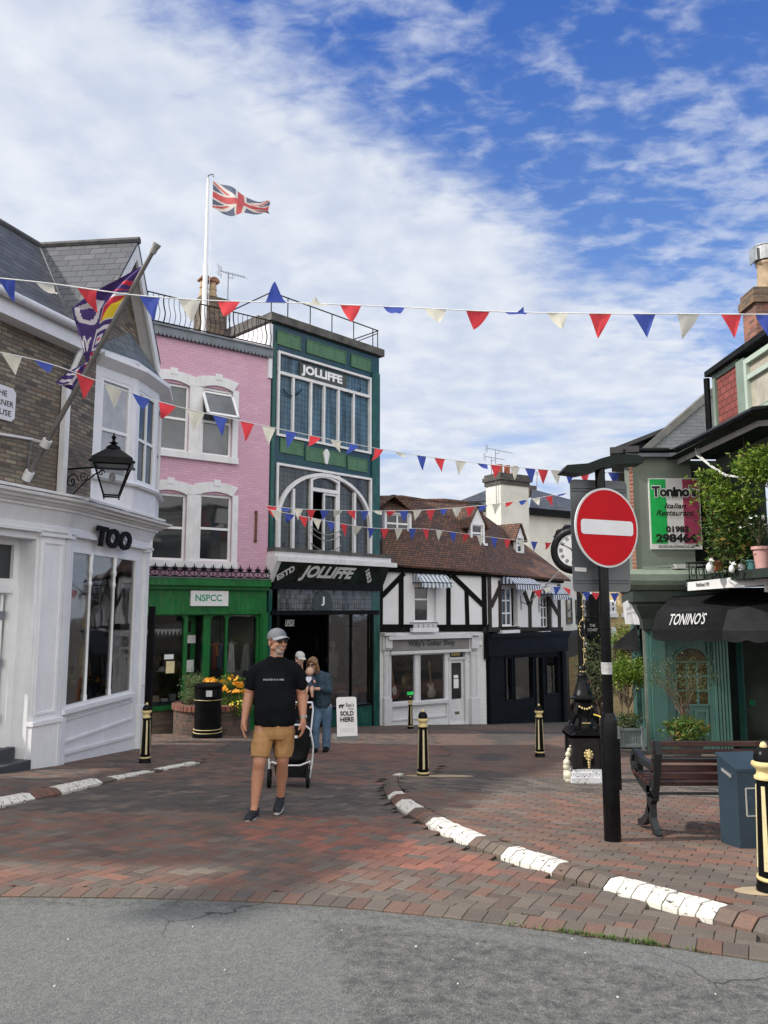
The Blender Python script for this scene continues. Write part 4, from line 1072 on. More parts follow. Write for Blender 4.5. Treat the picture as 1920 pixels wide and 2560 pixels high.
def LEADED(name,base,bw=.16,bh=.16,line=(.015,.016,.018)):
 if name in MATS:return MATS[name]
 m,t,b=nodes_of(name);uv=nd(t,'ShaderNodeUVMap').outputs[0];s=nd(t,'ShaderNodeSeparateXYZ',{0:uv})
 def ma(op,a,bb=None):
  n=t.nodes.new('ShaderNodeMath');n.operation=op
  for i,v in enumerate((a,bb)):
   if v is None:continue
   if isinstance(v,(int,float)):n.inputs[i].default_value=v
   else:t.links.new(v,n.inputs[i])
  return n.outputs[0]
 fx=ma('FRACT',ma('DIVIDE',s.outputs[0],bw));fy=ma('FRACT',ma('DIVIDE',s.outputs[1],bh))
 ln=ma('MAXIMUM',ma('LESS_THAN',fx,.013/bw),ma('LESS_THAN',fy,.013/bh))
 idv=nd(t,'ShaderNodeCombineXYZ',{0:ma('FLOOR',ma('DIVIDE',s.outputs[0],bw)),1:ma('FLOOR',ma('DIVIDE',s.outputs[1],bh))}).outputs[0]
 wn=nd(t,'ShaderNodeTexWhiteNoise',{'Vector':idv},noise_dimensions='3D')
 n1=nd(t,'ShaderNodeTexNoise',{'Vector':nd(t,'ShaderNodeMapping',{'Vector':uv,'Scale':(2.4,.35,1)}).outputs[0],'Scale':1.5,'Detail':4}).outputs[0]
 c=mixc(t,ramp(t,n1,.35,.65),tuple(x*.5 for x in base),tuple(min(1,x*1.9)for x in base))
 t.links.new(mixc(t,ln,c,line),b.inputs['Base Color']);b.inputs['Roughness'].default_value=.08
 nv_=nd(t,'ShaderNodeVectorMath',{0:nd(t,'ShaderNodeVectorMath',{0:wn.outputs['Color'],1:(.5,.5,.5)},operation='SUBTRACT').outputs[0],1:(.06,.06,.06)},operation='MULTIPLY')
 g=nd(t,'ShaderNodeNewGeometry').outputs['Normal'];nn=nd(t,'ShaderNodeVectorMath',{0:g,1:nv_.outputs[0]},operation='ADD');t.links.new(nd(t,'ShaderNodeVectorMath',{0:nn.outputs[0]},operation='NORMALIZE').outputs[0],b.inputs['Normal'])
 MATS[name]=m;return m
LDU=LEADED('leaded_blue',(.045,.095,.135),.13,.17);LDL=LEADED('leaded_grey',(.045,.05,.05),.15,.15);LDT=LEADED('leaded_small',(.075,.08,.085),.10,.14)
ztr=FJ.st(805,961)[1]
bm=NB();frame_rect(FJ,bm,wU,.07,-.03,.08);FJ.box(bm,(wU[0],wU[1],ztr-.045,ztr+.045),-.03,.07)
for px in(730.5,775,808,844,882):
 s_=FJ.st(px,1040)[0];FJ.box(bm,(s_-.035,s_+.035,wU[2],ztr),-.03,.06)
w=part('leaded_window',bm,OFFW,root)
bm=NB();FJ.box(bm,wU,-.05,-.035);part('pane',bm,LDU,w)
for px in(712,752,791,826,863,903):
 pass
bm=NB();FJ.box(bm,FJ.R(750,867,922,957,.06),-.03,.05);bd=part('name_board',bm,M('old_board',(.05,.06,.055),.6,.2),w)
tpart(FJ,bd,'JOLLIFFE',755,857,925,953,.055,WHITE2,bold=.05,rot=0)
for(cx,w_)in((731,24),(882,20)):
 bm=NB();pts=[FJ.pt(cx-w_+2*w_*k/10,972+18*(1-((k/5)-1)**2),.03)for k in range(11)];tube(bm,pts,.018,5);part('swag',bm,BLACKM,w)
bm=NB();frame_rect(FJ,bm,wL,.07,-.03,.06)
cxs=(wL[0]+wL[1])/2;rx=(wL[1]-wL[0])/2-.03;zspr=FJ.st(805,1292)[1]-.15;ry=wL[3]-.10-zspr
AR=[(cxs+rx*math.cos(math.pi*k/24),zspr+ry*math.sin(math.pi*k/24))for k in range(25)]
for k in range(24):
 p,q=Vector(AR[k]),Vector(AR[k+1]);n0=(p-Vector((cxs,zspr))).normalized()*.10;n1_=(q-Vector((cxs,zspr))).normalized()*.10
 FJ.poly(bm,[p,q,q-n1_,p-n0],-.03,.10)
for sg in(-1,1):FJ.box(bm,(cxs+sg*rx-(.10 if sg>0 else 0),cxs+sg*rx+(.10 if sg<0 else 0),wL[2],zspr),-.03,.10)
for px,y0 in((730.5,1222),(775,1190),(843,1190),(884,1232)):
 s_=FJ.st(px,1300)[0];FJ.box(bm,(s_-.045,s_+.045,wL[2],FJ.st(px,y0)[1]),-.03,.07)
sa,sb_=FJ.st(775,1300)[0],FJ.st(843,1300)[0];zd=FJ.st(808,1228)[1]
FJ.box(bm,(sa,sb_,zd-.05,zd+.06),-.03,.08)
for k in range(8):
 x0,x1=sa+(sb_-sa)*k/8,sa+(sb_-sa)*(k+1)/8;f_=lambda x:FJ.st(808,1197)[1]-.12+.14*(1-((x-sa)/(sb_-sa)*2-1)**2)
 FJ.poly(bm,[(x0,f_(x0)),(x1,f_(x1)),(x1,f_(x1)+.07),(x0,f_(x0)+.07)],-.03,.08)
w=part('leaded_window',bm,OFFW,root)
bm=NB();sd=FJ.st(806,1300)[0]
FJ.wall(bm,wL,[(sa+.04,sd,wL[2],zd-.05)],-.04,.01);part('pane',bm,LDL,w)
bm=NB();FJ.box(bm,(sa,sd+.1,wL[2],zd),-.8,-.7);part('opening',bm,DARK,w)
bm=NB();frame_rect(FJ,bm,(sd,sb_-.04,wL[2]+.03,zd-.06),.06,-.02,.05);lf=part('casement',bm,OFFW,w)
bm=NB()
for zz_ in(.95,.78,.45):
 tube(bm,[FJ.P(sa-.05+(sb_-sa+.1)*k/12,wL[2]+zz_-.22*(1-((k/6)-1)**2),.12)for k in range(13)],.016,5)
part('guard_rail',bm,M('steel_grey',(.35,.34,.32),.4,.1,metal=.5),w)
bm=NB();zc0=FJ.st(805,1412)[1]
FJ.box(bm,(-.05,jw+.28,zc0,zc0+.14),.0,.55);FJ.box(bm,(-.0,jw+.2,zc0+.14,zc0+.30),.0,.35);part('canopy',bm,OFFW,root)
bm=NB();FJ.box(bm,(-.02,jw+.15,zc0+.30,zc0+.40),0,.4);part('canopy_top',bm,CONC,root)
bm=NB();zb1,zb2=zc0,FJ.st(805,1458,.2)[1]
prism(bm,[FJ.P(.12,zb1,.48),FJ.P(.12,zb1,.02),FJ.P(.12,zb2,.02),FJ.P(.12,zb2,.18)],FJ.u*(jw-.1));fs=part('name_fascia',bm,M('fascia_black_green',(.012,.022,.018),.12,.5,3.),root)
def leanM(px,py,rot=0.):
 o_=.33;p=FJ.pt(px,py,o_);up=(FJ.P(0,zb1,.48)-FJ.P(0,zb2,.18)).normalized();nrm_=FJ.u.cross(up);
 if nrm_.dot(FJ.n)<0:nrm_=-nrm_
 q0=FJ.P(0,zb2,.18);k=(q0-CAM).dot(nrm_)/ray(px,py).dot(nrm_);p=CAM+ray(px,py)*k
 m4=Matrix((FJ.u,up,nrm_)).transposed().to_4x4();m4.translation=p+nrm_*.006;return m4@Matrix.Rotation(rot,4,'Z')
SIL=M('sign_silver',(.66,.67,.66),.5,.06,6.)
hl=(zb1-zb2)*.78
for txt,px,py,w_,h_,rt,sh in(('JOLLIFFE',820,1435,2.15,.50,0,.32),('ESTD',714,1432,.62,.20,.60,.1),('1853',921,1440,.52,.17,-.95,0.)):
 bm=NB();text_bm(bm,txt,leanM(px,py,rt),w_,h_,bold=.045,shear=sh,depth=.002);part('lettering',bm,SIL,fs)
bm=NB();prism(bm,[FJ.P(-.06,zb1,.50),FJ.P(-.06,zb1,.0),FJ.P(-.06,zb2,.0),FJ.P(-.06,zb2,.14)],FJ.u*.17);part('corbel',bm,OFFW,root)
z1=FJ.st(805,1475)[1];z2=FJ.st(805,1526)[1];zs=FJ.st(900,1764)[1];g0,g1=FJ.st(693,1620)[0],FJ.st(925,1620)[0]
bm=NB();FJ.box(bm,(.06,jw-.05,z1,zb2),0,.18);FJ.box(bm,(.1,jw-.1,z2-.13,z2),0,.12);FJ.box(bm,(g0-.1,g0-.0,zj0,z2),0,.1);FJ.box(bm,(g1,g1+.07,zj0,z2),0,.1)
part('shop_front',bm,BLACKP,root)
bm=NB();FJ.box(bm,(g0-.05,g1+.05,z2,z1),.02,.04)
tl=part('transom_light',bm,LDT,root)
bm=NB();m4=FJ.M4(806,1503,.05)
prism(bm,[m4@Vector((x,y,0))for x,y in((-.42,-.2),(-.34,.12),(-.2,.27),(0,.33),(.2,.27),(.34,.12),(.42,-.2),(.25,-.33),(0,-.26),(-.25,-.33))],FJ.n*.02)
em=part('emblem',bm,M('emblem_dark',(.035,.045,.045),.3,.3,9.),tl);bm=NB();m4b=m4@Matrix.Translation((0,0,.025));text_bm(bm,'J',m4b,.13,.27,bold=.04);part('lettering',bm,WHITE2,em)
d0,d1=FJ.st(708,1650)[0],FJ.st(818,1650)[0]
bm=NB()
quad(bm,FJ.P(g0,zj0,-2.6),FJ.P(g1,zj0,-2.6),FJ.P(g1,z2,-2.6),FJ.P(g0,z2,-2.6));quad(bm,FJ.P(0,z2,-.0),FJ.P(jw,z2,0),FJ.P(jw,z2,-2.6),FJ.P(0,z2,-2.6))
quad(bm,FJ.P(g0-.1,zj0,-.05),FJ.P(g0-.1,zj0,-2.6),FJ.P(g0-.1,z2,-2.6),FJ.P(g0-.1,z2,-.05));quad(bm,FJ.P(g1+.06,zj0,-.05),FJ.P(g1+.06,zj0,-2.6),FJ.P(g1+.06,z2,-2.6),FJ.P(g1+.06,z2,-.05))
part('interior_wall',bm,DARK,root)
bm=NB();FJ.box(bm,(d1+.0,g1+.07,zj0,zs),-.1,.09);part('stallriser',bm,TG,root)
bm=NB();FJ.box(bm,(d1,g1,zs,zs+.06),-.1,.12)
for s_ in(d1+.02,d1+.98,):FJ.box(bm,(s_-.02,s_+.02,zs,z2-.1),-.02,.03)
wn_=part('shop_window',bm,BLACKP,root)
bm=NB();FJ.box(bm,(d1,g1,zs+.04,z2-.12),-.02,-.012);part('pane',bm,GLS,wn_)
bm=NB();FJ.box(bm,(d1+.1,g1,zs-.4,zs-.02),-1.6,-.12);part('window_deck',bm,DARK2,root)
bm=NB();frame_rect(FJ,bm,(d0+.05,d1-.35,zj0,z2-.4),.07,-1.9,-1.85);part('lobby_door',bm,BLACKP,root)
tpart(FJ,root,'UPSIDE',713,736,1549,1566,-.30,SIL,bold=.04,shear=.2)
bm=NB();FJ.box(bm,FJ.R(865,922,1568,1602,-.5),-.52,-.5);part('wall_picture',bm,M('picture_grey',(.20,.21,.20),.6,.4,9.),root)
k1=at(1217,1800,27.4);k2=at(1412,1790,31.2)
FG=Fac(j1.xy,k1.xy);FD=Fac(k1.xy,k2.xy)
ROOFT=MB('clay_roof_tile',[(.085,.044,.032),(.105,.052,.036),(.070,.040,.031),(.125,.060,.038),(.060,.038,.031),(.15,.070,.042)],(.025,.018,.015),.17,.11,.016,rough=.85,bump=.9,bdist=.03,patch=(.17,.075,.042),pscale=.45,mottle=.6)
TIM=M('black_timber',(.008,.007,.007),.7,.4,5.,bump=.2,spec=.08);TIM2=M('brown_timber',(.040,.033,.030),.7,.3,5.,bump=.2,spec=.2)
REND=M('white_render',(.74,.74,.76),.75,.04,1.5,bump=.2,bscale=14,grime=.10)
WBR=MB('white_painted_brick',[(.70,.71,.72),(.68,.69,.70),(.73,.74,.75)],(.60,.61,.63),.225,.075,.012,rough=.7,bump=.4,mottle=.15)
groot=thing('guitar_shop_building','white and black half timbered building with the guitar shop, left half of the tiled roof','building',(*((FG.a+FG.b)/2).xy,G(1.8,26)))
droot=thing('dark_shop_building','half timbered building with brown timbers over a black shop front, right of the guitar shop','building',(*((FD.a+FD.b)/2).xy,G(5,29)))
zeG0,zeG1=FG.st(947,1408)[1],FG.st(1215,1430)[1];ze2=FD.st(1405,1449)[1]
zg0=-6;gw,dw=FG.w,FD.w;zfl=FG.st(1080,1573)[1];zfl2=FD.st(1310,1574)[1]
gwin=FG.R(1035.5,1074,1464,1555);shL=FG.R(974,1039,1634,1757);shR=FG.R(1047,1114,1632,1753);gdoor=FG.R(1121,1166,1626,1812)
bm=NB();FG.wall(bm,(0,gw,zfl,zeG0),[(gwin[0],gwin[1]+.28,gwin[2],gwin[3])],0,.2);part('render_wall',bm,REND,groot)
bm=NB();FG.wall(bm,(0,gw,zg0,zfl),[shL,shR,gdoor],0,.15);part('ground_floor_wall',bm,WBR,groot)
backbody(FG,groot,zeG1,8,REND,flat=True);backbody(FD,droot,ze2-.1,8,REND,flat=True)
def timbers(f,root_,L_,mat,w_=.15):
 for i_,(p,q,w)in enumerate(L_):
  bm=NB();f.bar(bm,p,q,w*w_,0.0,.03+.003*(i_%5));part('timber',bm,mat,root_)
def ca(x,y):return(900+.3346*x,1120+.3346*y)
timbers(FG,groot,[(ca(150,930),ca(147,1360),1.6),(ca(332,935),ca(168,1105),1.1),(ca(310,960),ca(310,1340),1.2),(ca(664,940),ca(664,1340),1.1),(ca(690,950),ca(920,1172),1.15),(ca(797,1062),ca(806,1340),1.1),(ca(928,950),ca(935,1345),1.4),(ca(142,1347),ca(395,1347),1.7),(ca(583,1347),ca(965,1344),1.6)],TIM)
bm=NB();FG.pp(bm,[(944,1407),(1219,1429),(1219,1441),(944,1428)],-.05,.12);part('eaves_beam',bm,TIM,groot)
w=window(FG,groot,gwin,-.10,WHITE2,GLD,fw=.06,cross=(.62,),name='sash_window')
bm=NB();FG.box(bm,(gwin[1]+.02,gwin[1]+.28,gwin[2],gwin[3]),-.19,-.12);part('shutter',bm,WHITE,groot)
def balcon(f,root_,r,mat,sill=True):
 bm=NB();f.box(bm,(r[0],r[1],r[2]-.13,r[2]),.0,.22);b_=part('window_ledge',bm,WHITE,root_)
 bm=NB();h=r[3]-r[2]
 tube(bm,[f.P(r[0]+.02,r[3],.0),f.P(r[0]+.02,r[3],.2),f.P(r[1]-.02,r[3],.2),f.P(r[1]-.02,r[3],.0)],.014,5)
 n_=max(3,int((r[1]-r[0])/.2))
 for k in range(n_+1):
  s_=r[0]+.02+(r[1]-r[0]-.04)*k/n_;tube(bm,[f.P(s_,r[2],.2),f.P(s_,r[3],.2)],.010,5)
  if k<n_:
   s2=s_+(r[1]-r[0]-.04)/n_*.5
   tube(bm,[f.P(s2+.06*math.cos(R_(a)),(r[2]+r[3])/2+.06*math.sin(R_(a)),.2)for a in range(0,361,45)],.007,4,caps=False)
 part('ledge_rail',bm,mat,root_);return
balcon(FG,groot,FG.R(1032,1096,1557,1570,.2),BLACKM)
STR=nodes_of('awning_stripes')
def stripes(name,ca_,cb_,period=.16):
 m,t,b=nodes_of(name);uv=nd(t,'ShaderNodeUVMap').outputs[0];s=nd(t,'ShaderNodeSeparateXYZ',{0:uv})
 fr=nd(t,'ShaderNodeMath',{0:nd(t,'ShaderNodeMath',{0:s.outputs[0],1:period},operation='DIVIDE').outputs[0]},operation='FRACT').outputs[0]
 t.links.new(mixc(t,nd(t,'ShaderNodeMath',{0:fr,1:.5},operation='GREATER_THAN').outputs[0],ca_,cb_),b.inputs['Base Color']);b.inputs['Roughness'].default_value=.85;return m
AW1=stripes('pale_stripes',(.62,.64,.64),(.16,.22,.30));AW2=stripes('blue_stripes',(.60,.62,.64),(.04,.075,.17))
def awning(f,root_,r,out,mat,drop=.16,fr=BLACKM):
 bm=NB();s0,s1,zb_,zt_=r;n=6;P=[]
 prof=[(0.02,zt_),(out*.55,zt_-(zt_-zb_)*.25),(out,zb_+.03),(out+.02,zb_-drop)]
 me_=[]
 for i in range(len(prof)-1):
  (o0,z0),(o1,z1)=prof[i],prof[i+1]
  if i==len(prof)-2:
   nn=int((s1-s0)/.16)
   for k in range(nn):
    a,b2=s0+(s1-s0)*k/nn,s0+(s1-s0)*(k+1)/nn;mid=(a+b2)/2
    face(bm,[f.P(a,z0,o0),f.P(b2,z0,o0),f.P(b2,z1+.05,o1),f.P(mid,z1,o1),f.P(a,z1+.05,o1)])
  else:quad(bm,f.P(s0,z0,o0),f.P(s1,z0,o0),f.P(s1,z1,o1),f.P(s0,z1,o1))
 for s_ in(s0,s1):face(bm,[f.P(s_,zt_,0.02),f.P(s_,prof[1][1],prof[1][0]),f.P(s_,prof[2][1],prof[2][0]),f.P(s_,zb_+.03,.02)])
 a_=part('awning',bm,mat,root_)
 bm=NB();tube(bm,[f.P(s0,zb_+.03,.02),f.P(s0,zb_+.03,out),f.P(s1,zb_+.03,out),f.P(s1,zb_+.03,.02)],.015,5);part('awning_frame',bm,fr,a_)
awning(FG,groot,FG.R(1031,1106,1434,1460,.0),.55,AW1)
GTRIM=M('grey_white_trim',(.60,.60,.62),.5,.05,4.,grime=.1)
bm=NB();FG.box(bm,FG.R(981,1174,1595,1624,.15),.02,.13);sg_=part('sign_board',bm,M('sign_grey',(.20,.195,.19),.6,.12,3.),groot)
tpart(FG,sg_,"Willy's Guitar Shop",1021,1138,1600,1618,.135,M('letter_dark',(.045,.045,.05),.6),bold=.035)
bm=NB();r=FG.R(972,1180,1588,1594,.25);FG.box(bm,(r[0],r[1],r[2]-.04,r[3]+.02),0,.28);r2=FG.R(976,1176,1625,1631,.1);FG.box(bm,(r2[0],r2[1],r2[2]-.02,r2[3]),0,.16);part('shop_cornice',bm,GTRIM,groot)
for x0,x1 in((957,981),(1172,1196)):
 bm=NB();r=FG.R(x0,x1,1584,1625,.1);FG.box(bm,r,0,.12);FG.box(bm,(r[0]-.04,r[1]+.04,r[3]-.06,r[3]+.02),0,.3);FG.box(bm,(r[0]+.06,r[1]-.06,r[2]+.06,r[3]-.1),.1,.2);part('console_bracket',bm,GTRIM,groot)
for x0,x1 in((958,972),(1174,1190)):
 bm=NB();r=FG.R(x0,x1,1628,1745,.0);FG.box(bm,(r[0],r[1],zg0,r[3]),0,.07);frame_rect(FG,bm,(r[0]+.03,r[1]-.03,r[2]+.1,r[3]-.1),.02,.07,.09);FG.box(bm,(r[0]-.04,r[1]+.04,zg0,r[2]),0,.14);part('pilaster',bm,GTRIM,groot)
for r in(shL,shR):
 bm=NB();frame_rect(FG,bm,r,.05,-.08,.03);w=part('shop_window',bm,GTRIM,groot);bm=NB();FG.box(bm,(r[0]+.02,r[1]-.02,r[2]+.02,r[3]-.02),-.05,-.044);part('pane',bm,GLS,w)
bm=NB();r=FG.R(977,1118,1762,1793,.0);FG.box(bm,(shL[0]-.08,shR[1]+.05,shL[2]-.09,shL[2]),0,.13);frame_rect(FG,bm,(r[0],r[1],r[2]-.05,r[3]),.05,.0,.04);part('stallriser_panel',bm,GTRIM,groot)
r=gdoor;zdb=G(FG.P((r[0]+r[1])/2,0).x,FG.P(0,0).y+1.6)+.02;ztl=FG.st(1143,1646)[1]
bm=NB();frame_rect(FG,bm,(r[0],r[1],zg0,r[3]),.06,-.12,.02);FG.box(bm,(r[0],r[1],ztl-.04,ztl+.04),-.12,.02);FG.box(bm,(r[0],r[1],zg0,zdb),-.12,.12)
dr=part('shop_door',bm,GTRIM,groot)
bm=NB();frame_rect(FG,bm,(r[0]+.07,r[1]-.07,zdb,ztl-.05),.10,-.10,-.05);FG.box(bm,(r[0]+.1,r[1]-.1,zdb,FG.st(1143,1748)[1]),-.1,-.06);FG.box(bm,(r[0]+.18,r[1]-.18,zdb+.14,zdb+.42),-.07,-.04);part('door_leaf',bm,GTRIM,dr)
bm=NB();FG.box(bm,(r[0]+.1,r[1]-.1,zdb+.5,r[3]-.05),-.09,-.085);part('pane',bm,GLD,dr)
bm=NB();q=FG.R(1139,1150,1779,1786,0);FG.box(bm,q,-.04,-.03);part('letterbox',bm,M('brass_dull',(.18,.15,.10),.4,metal=.6),dr)
for q,c_ in((FG.R(1138,1149,1688,1696),WHITE2),(FG.R(1138,1150,1698,1721),WHITE2),(FG.R(1132,1154,1629,1639),M('note_yellow',(.45,.38,.14),.8))):
 bm=NB();FG.box(bm,q,-.085,-.08);part('notice',bm,c_,dr)
bm=NB();FG.box(bm,FG.R(1190,1204,1603,1613),0,.05);part('alarm_box',bm,WHITE2,groot)
bm=NB();zi0=shL[2]-.05
quad(bm,FG.P(.2,zg0,-1.5),FG.P(gw,zg0,-1.5),FG.P(gw,zfl,-1.5),FG.P(.2,zfl,-1.5));quad(bm,FG.P(.2,shL[3]+.1,-.16),FG.P(gw,shL[3]+.1,-.16),FG.P(gw,shL[3]+.1,-1.5),FG.P(.2,shL[3]+.1,-1.5))
for s_ in(shL[0]-.1,gdoor[0]-.02,gw-.4):quad(bm,FG.P(s_,zg0,-.16),FG.P(s_,zg0,-1.5),FG.P(s_,zfl,-1.5),FG.P(s_,zfl,-.16))
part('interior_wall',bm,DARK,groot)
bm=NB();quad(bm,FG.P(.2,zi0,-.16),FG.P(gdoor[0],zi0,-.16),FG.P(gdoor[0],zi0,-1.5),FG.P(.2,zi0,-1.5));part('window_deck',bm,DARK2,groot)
for x0,x1 in((1012,1022),(1078,1088),(1092,1108)):
 bm=NB();r=FG.R(x0,x1,1636,1745,-1.3);
 pts=[(r[0]+(r[1]-r[0])*k/8,-1.3+.06*math.sin(k*1.9))for k in range(9)]
 for k in range(8):quad(bm,FG.P(pts[k][0],r[2],pts[k][1]),FG.P(pts[k+1][0],r[2],pts[k+1][1]),FG.P(pts[k+1][0],r[3],pts[k+1][1]),FG.P(pts[k][0],r[3],pts[k][1]))
 part('curtain',bm,M('mustard_curtain',(.22,.15,.03),.9,.3,3.),groot)
bm=NB();s_=FG.st(1213,1600)[0];FG.box(bm,(s_-.09,s_+.05,FG.st(1213,1648)[1],zfl+.1),.02,.12);part('drainpipe',bm,BLACKP,groot)
dwin1=FD.R(1255,1281,1469,1565);dwin2=FD.R(1352,1370,1492,1570)
bm=NB();FD.wall(bm,(0,dw,zfl2,zeG1),[(dwin1[0],dwin1[1]+.35,dwin1[2],dwin1[3]),(dwin2[0],dwin2[1]+.3,dwin2[2],dwin2[3])],0,.2);part('render_wall',bm,REND,droot)
timbers(FD,droot,[(ca(967,950),ca(975,1370),1.3),(ca(1047,990),ca(1052,1360),1.1),(ca(1046,1045),ca(983,1182),1.2),(ca(1272,1180),ca(1275,1360),1.2),(ca(1232,1075),ca(1272,1185),1.1),(ca(1318,1005),ca(1272,1185),1.1),(ca(1412,1110),ca(1420,1355),1.2),(ca(1488,1020),ca(1495,1350),1.3),(ca(1418,1130),ca(1490,1250),1.1)],TIM2,.16)
bm=NB();FD.pp(bm,[(1213,1568),(1408,1568),(1408,1577),(1213,1580)],0,.10);part('timber',bm,TIM2,droot)
bm=NB();FD.pp(bm,[(1214,1430),(1410,1449),(1410,1458),(1214,1440)],-.05,.14);part('eaves_beam',bm,TIM,droot)
for r_,nm in((dwin1,0),(dwin2,1)):
 window(FD,droot,r_,-.10,WHITE2,GLD,fw=.06,cross=(.33,.66),mull=(.5,),name='sash_window')
balcon(FD,droot,FD.R(1256,1299,1567,1575,.2),BLACKM);balcon(FD,droot,FD.R(1352,1376,1569,1578,.2),BLACKM)
awning(FD,droot,FD.R(1250,1312,1442,1464,.0),.7,AW2,drop=.2);awning(FD,droot,FD.R(1347,1388,1466,1488,.0),.6,AW2,drop=.2)
bm=NB();zf_t,zf_b=FD.st(1310,1590)[1],FD.st(1310,1634)[1]
DSH=M('black_shopfront',(.005,.007,.010),.45,.3,3.,spec=.12)
FD.box(bm,(-.1,dw+.05,zf_b,zf_t),0,.22);FD.box(bm,(-.1,dw+.1,zf_t,zf_t+.14),0,.34);part('shop_fascia',bm,DSH,droot)
dl=[FD.R(1260,1278,1642,1752),FD.R(1282,1331,1640,1750),FD.R(1336,1356,1640,1800),FD.R(1362,1394,1638,1737)]
bm=NB();FD.wall(bm,(0,dw,zg0,zf_b),dl,0.05,.1)
for x in(.05,dw-.3):FD.box(bm,(x,x+.25,zg0,zf_b),.05,.16)
part('shop_front',bm,DSH,droot)
for i_,r in enumerate(dl):
 bm=NB();frame_rect(FD,bm,r,.05,-.02,.08);w=part('shop_window' if i_!=2 else 'shop_door',bm,DSH,droot);bm=NB();FD.box(bm,(r[0]+.02,r[1]-.02,r[2]+.02,r[3]-.02),-.02,-.014);part('pane',bm,GLS,w)
bm=NB()
for p,q in((ca(1070,1990),ca(1300,1930)),(ca(1075,2040),ca(1300,1985)),(ca(1385,1975),ca(1500,1950))):FD.bar(bm,p,q,.04,.05,.08)
part('stallriser_moulding',bm,DSH,droot)
bm=NB();quad(bm,FD.P(.1,zg0,-1.6),FD.P(dw,zg0,-1.6),FD.P(dw,zf_b,-1.6),FD.P(.1,zf_b,-1.6));quad(bm,FD.P(.1,zf_b-.03,-.1),FD.P(dw,zf_b-.03,-.1),FD.P(dw,zf_b-.03,-1.6),FD.P(.1,zf_b-.03,-1.6))
for s_ in(.1,dl[1][1]+.05,dw-.1):quad(bm,FD.P(s_,zg0,-.1),FD.P(s_,zg0,-1.6),FD.P(s_,zf_b,-1.6),FD.P(s_,zf_b,-.1))
part('interior_wall',bm,DARK2,droot)
for x0,y0 in((1302,1505),(1347,1512)):
 bm=NB();p=FD.pt(x0,y0,.0);tube(bm,[p+Vector((0,0,.25)),p-Vector((0,0,.3))],.02,5);q=p+Vector((0,0,.02))
 tube(bm,[q+FD.n*.0,q+FD.n*.25-Vector((0,0,.1)),q+FD.n*.45-Vector((0,0,.02)),q+FD.n*.5+Vector((0,0,.08))],.015,5);part('wall_bracket',bm,BLACKM,droot)
a_=FD.pt(1325,1505,.05);b_=at(1399,1427,a_.y-2.4);bm=NB();tube(bm,[a_,b_],[.035,.022],8)
fp2=solo('slanting_flagpole','thin white flagpole slanting out of the half timbered wall above the black shop','flagpole',bm,WHITE2,smooth=True)
PR_=1.22
def eaveP(f,s_,z,o):return f.P(s_,z,o)
zlE=zeG0+.02;zmE=zeG1+.02;zrE=ze2+.02
ovh=.22
EL,EM,ER=FG.P(-.0,zlE-.1,ovh),FG.P(gw,zmE-.1,ovh),FD.P(dw+.35,zrE-.1,ovh)
def ridge_at(px,py,f,back):
 r=ray(px,py);k=(f.a-f.n*back-CAM).dot(f.n)/r.dot(f.n);return CAM+r*k
back=2.7
RL=ridge_at(948,1249,FG,back);RM=ridge_at(1165,1262,FG,back);RR=ridge_at(1312,1366,FD,back)
RL=RL-FG.u*0
def slab(bm,pts,th=.08):
 n=(pts[1]-pts[0]).cross(pts[2]-pts[0]).normalized();n=n if n.z>0 else-n;prism(bm,pts,n*th)
bm=NB();slab(bm,[EL,EM,RM,RL]);part('roof',bm,ROOFT,groot)
RT=ridge_at(1235,1300,FD,back)
bm=NB();slab(bm,[EM,ER,RR]);slab(bm,[EM,RR,RM]);part('roof',bm,ROOFT,droot)
bm=NB();nb_=[p-FG.n*3+Vector((0,0,-2.0))for p in(RL,RM)];slab(bm,[RL,RM,nb_[1],nb_[0]]);part('rear_roof',bm,ROOFT,groot)
bm=NB();pts=[RL+Vector((0,0,.05)),RL.lerp(RM,.25)+Vector((0,0,.12)),RL.lerp(RM,.5)+Vector((0,0,.04)),RL.lerp(RM,.75)+Vector((0,0,.10)),RM+Vector((0,0,.06))];tube(bm,pts,.10,8);part('ridge_tile',bm,ROOFT,groot)
nrmG=(EM-EL).cross(RL-EL).normalized();nrmG=nrmG if nrmG.z>0 else-nrmG
def onroof(px,py,P0,nn):
 r=ray(px,py);return CAM+r*((P0-CAM).dot(nn)/r.dot(nn))
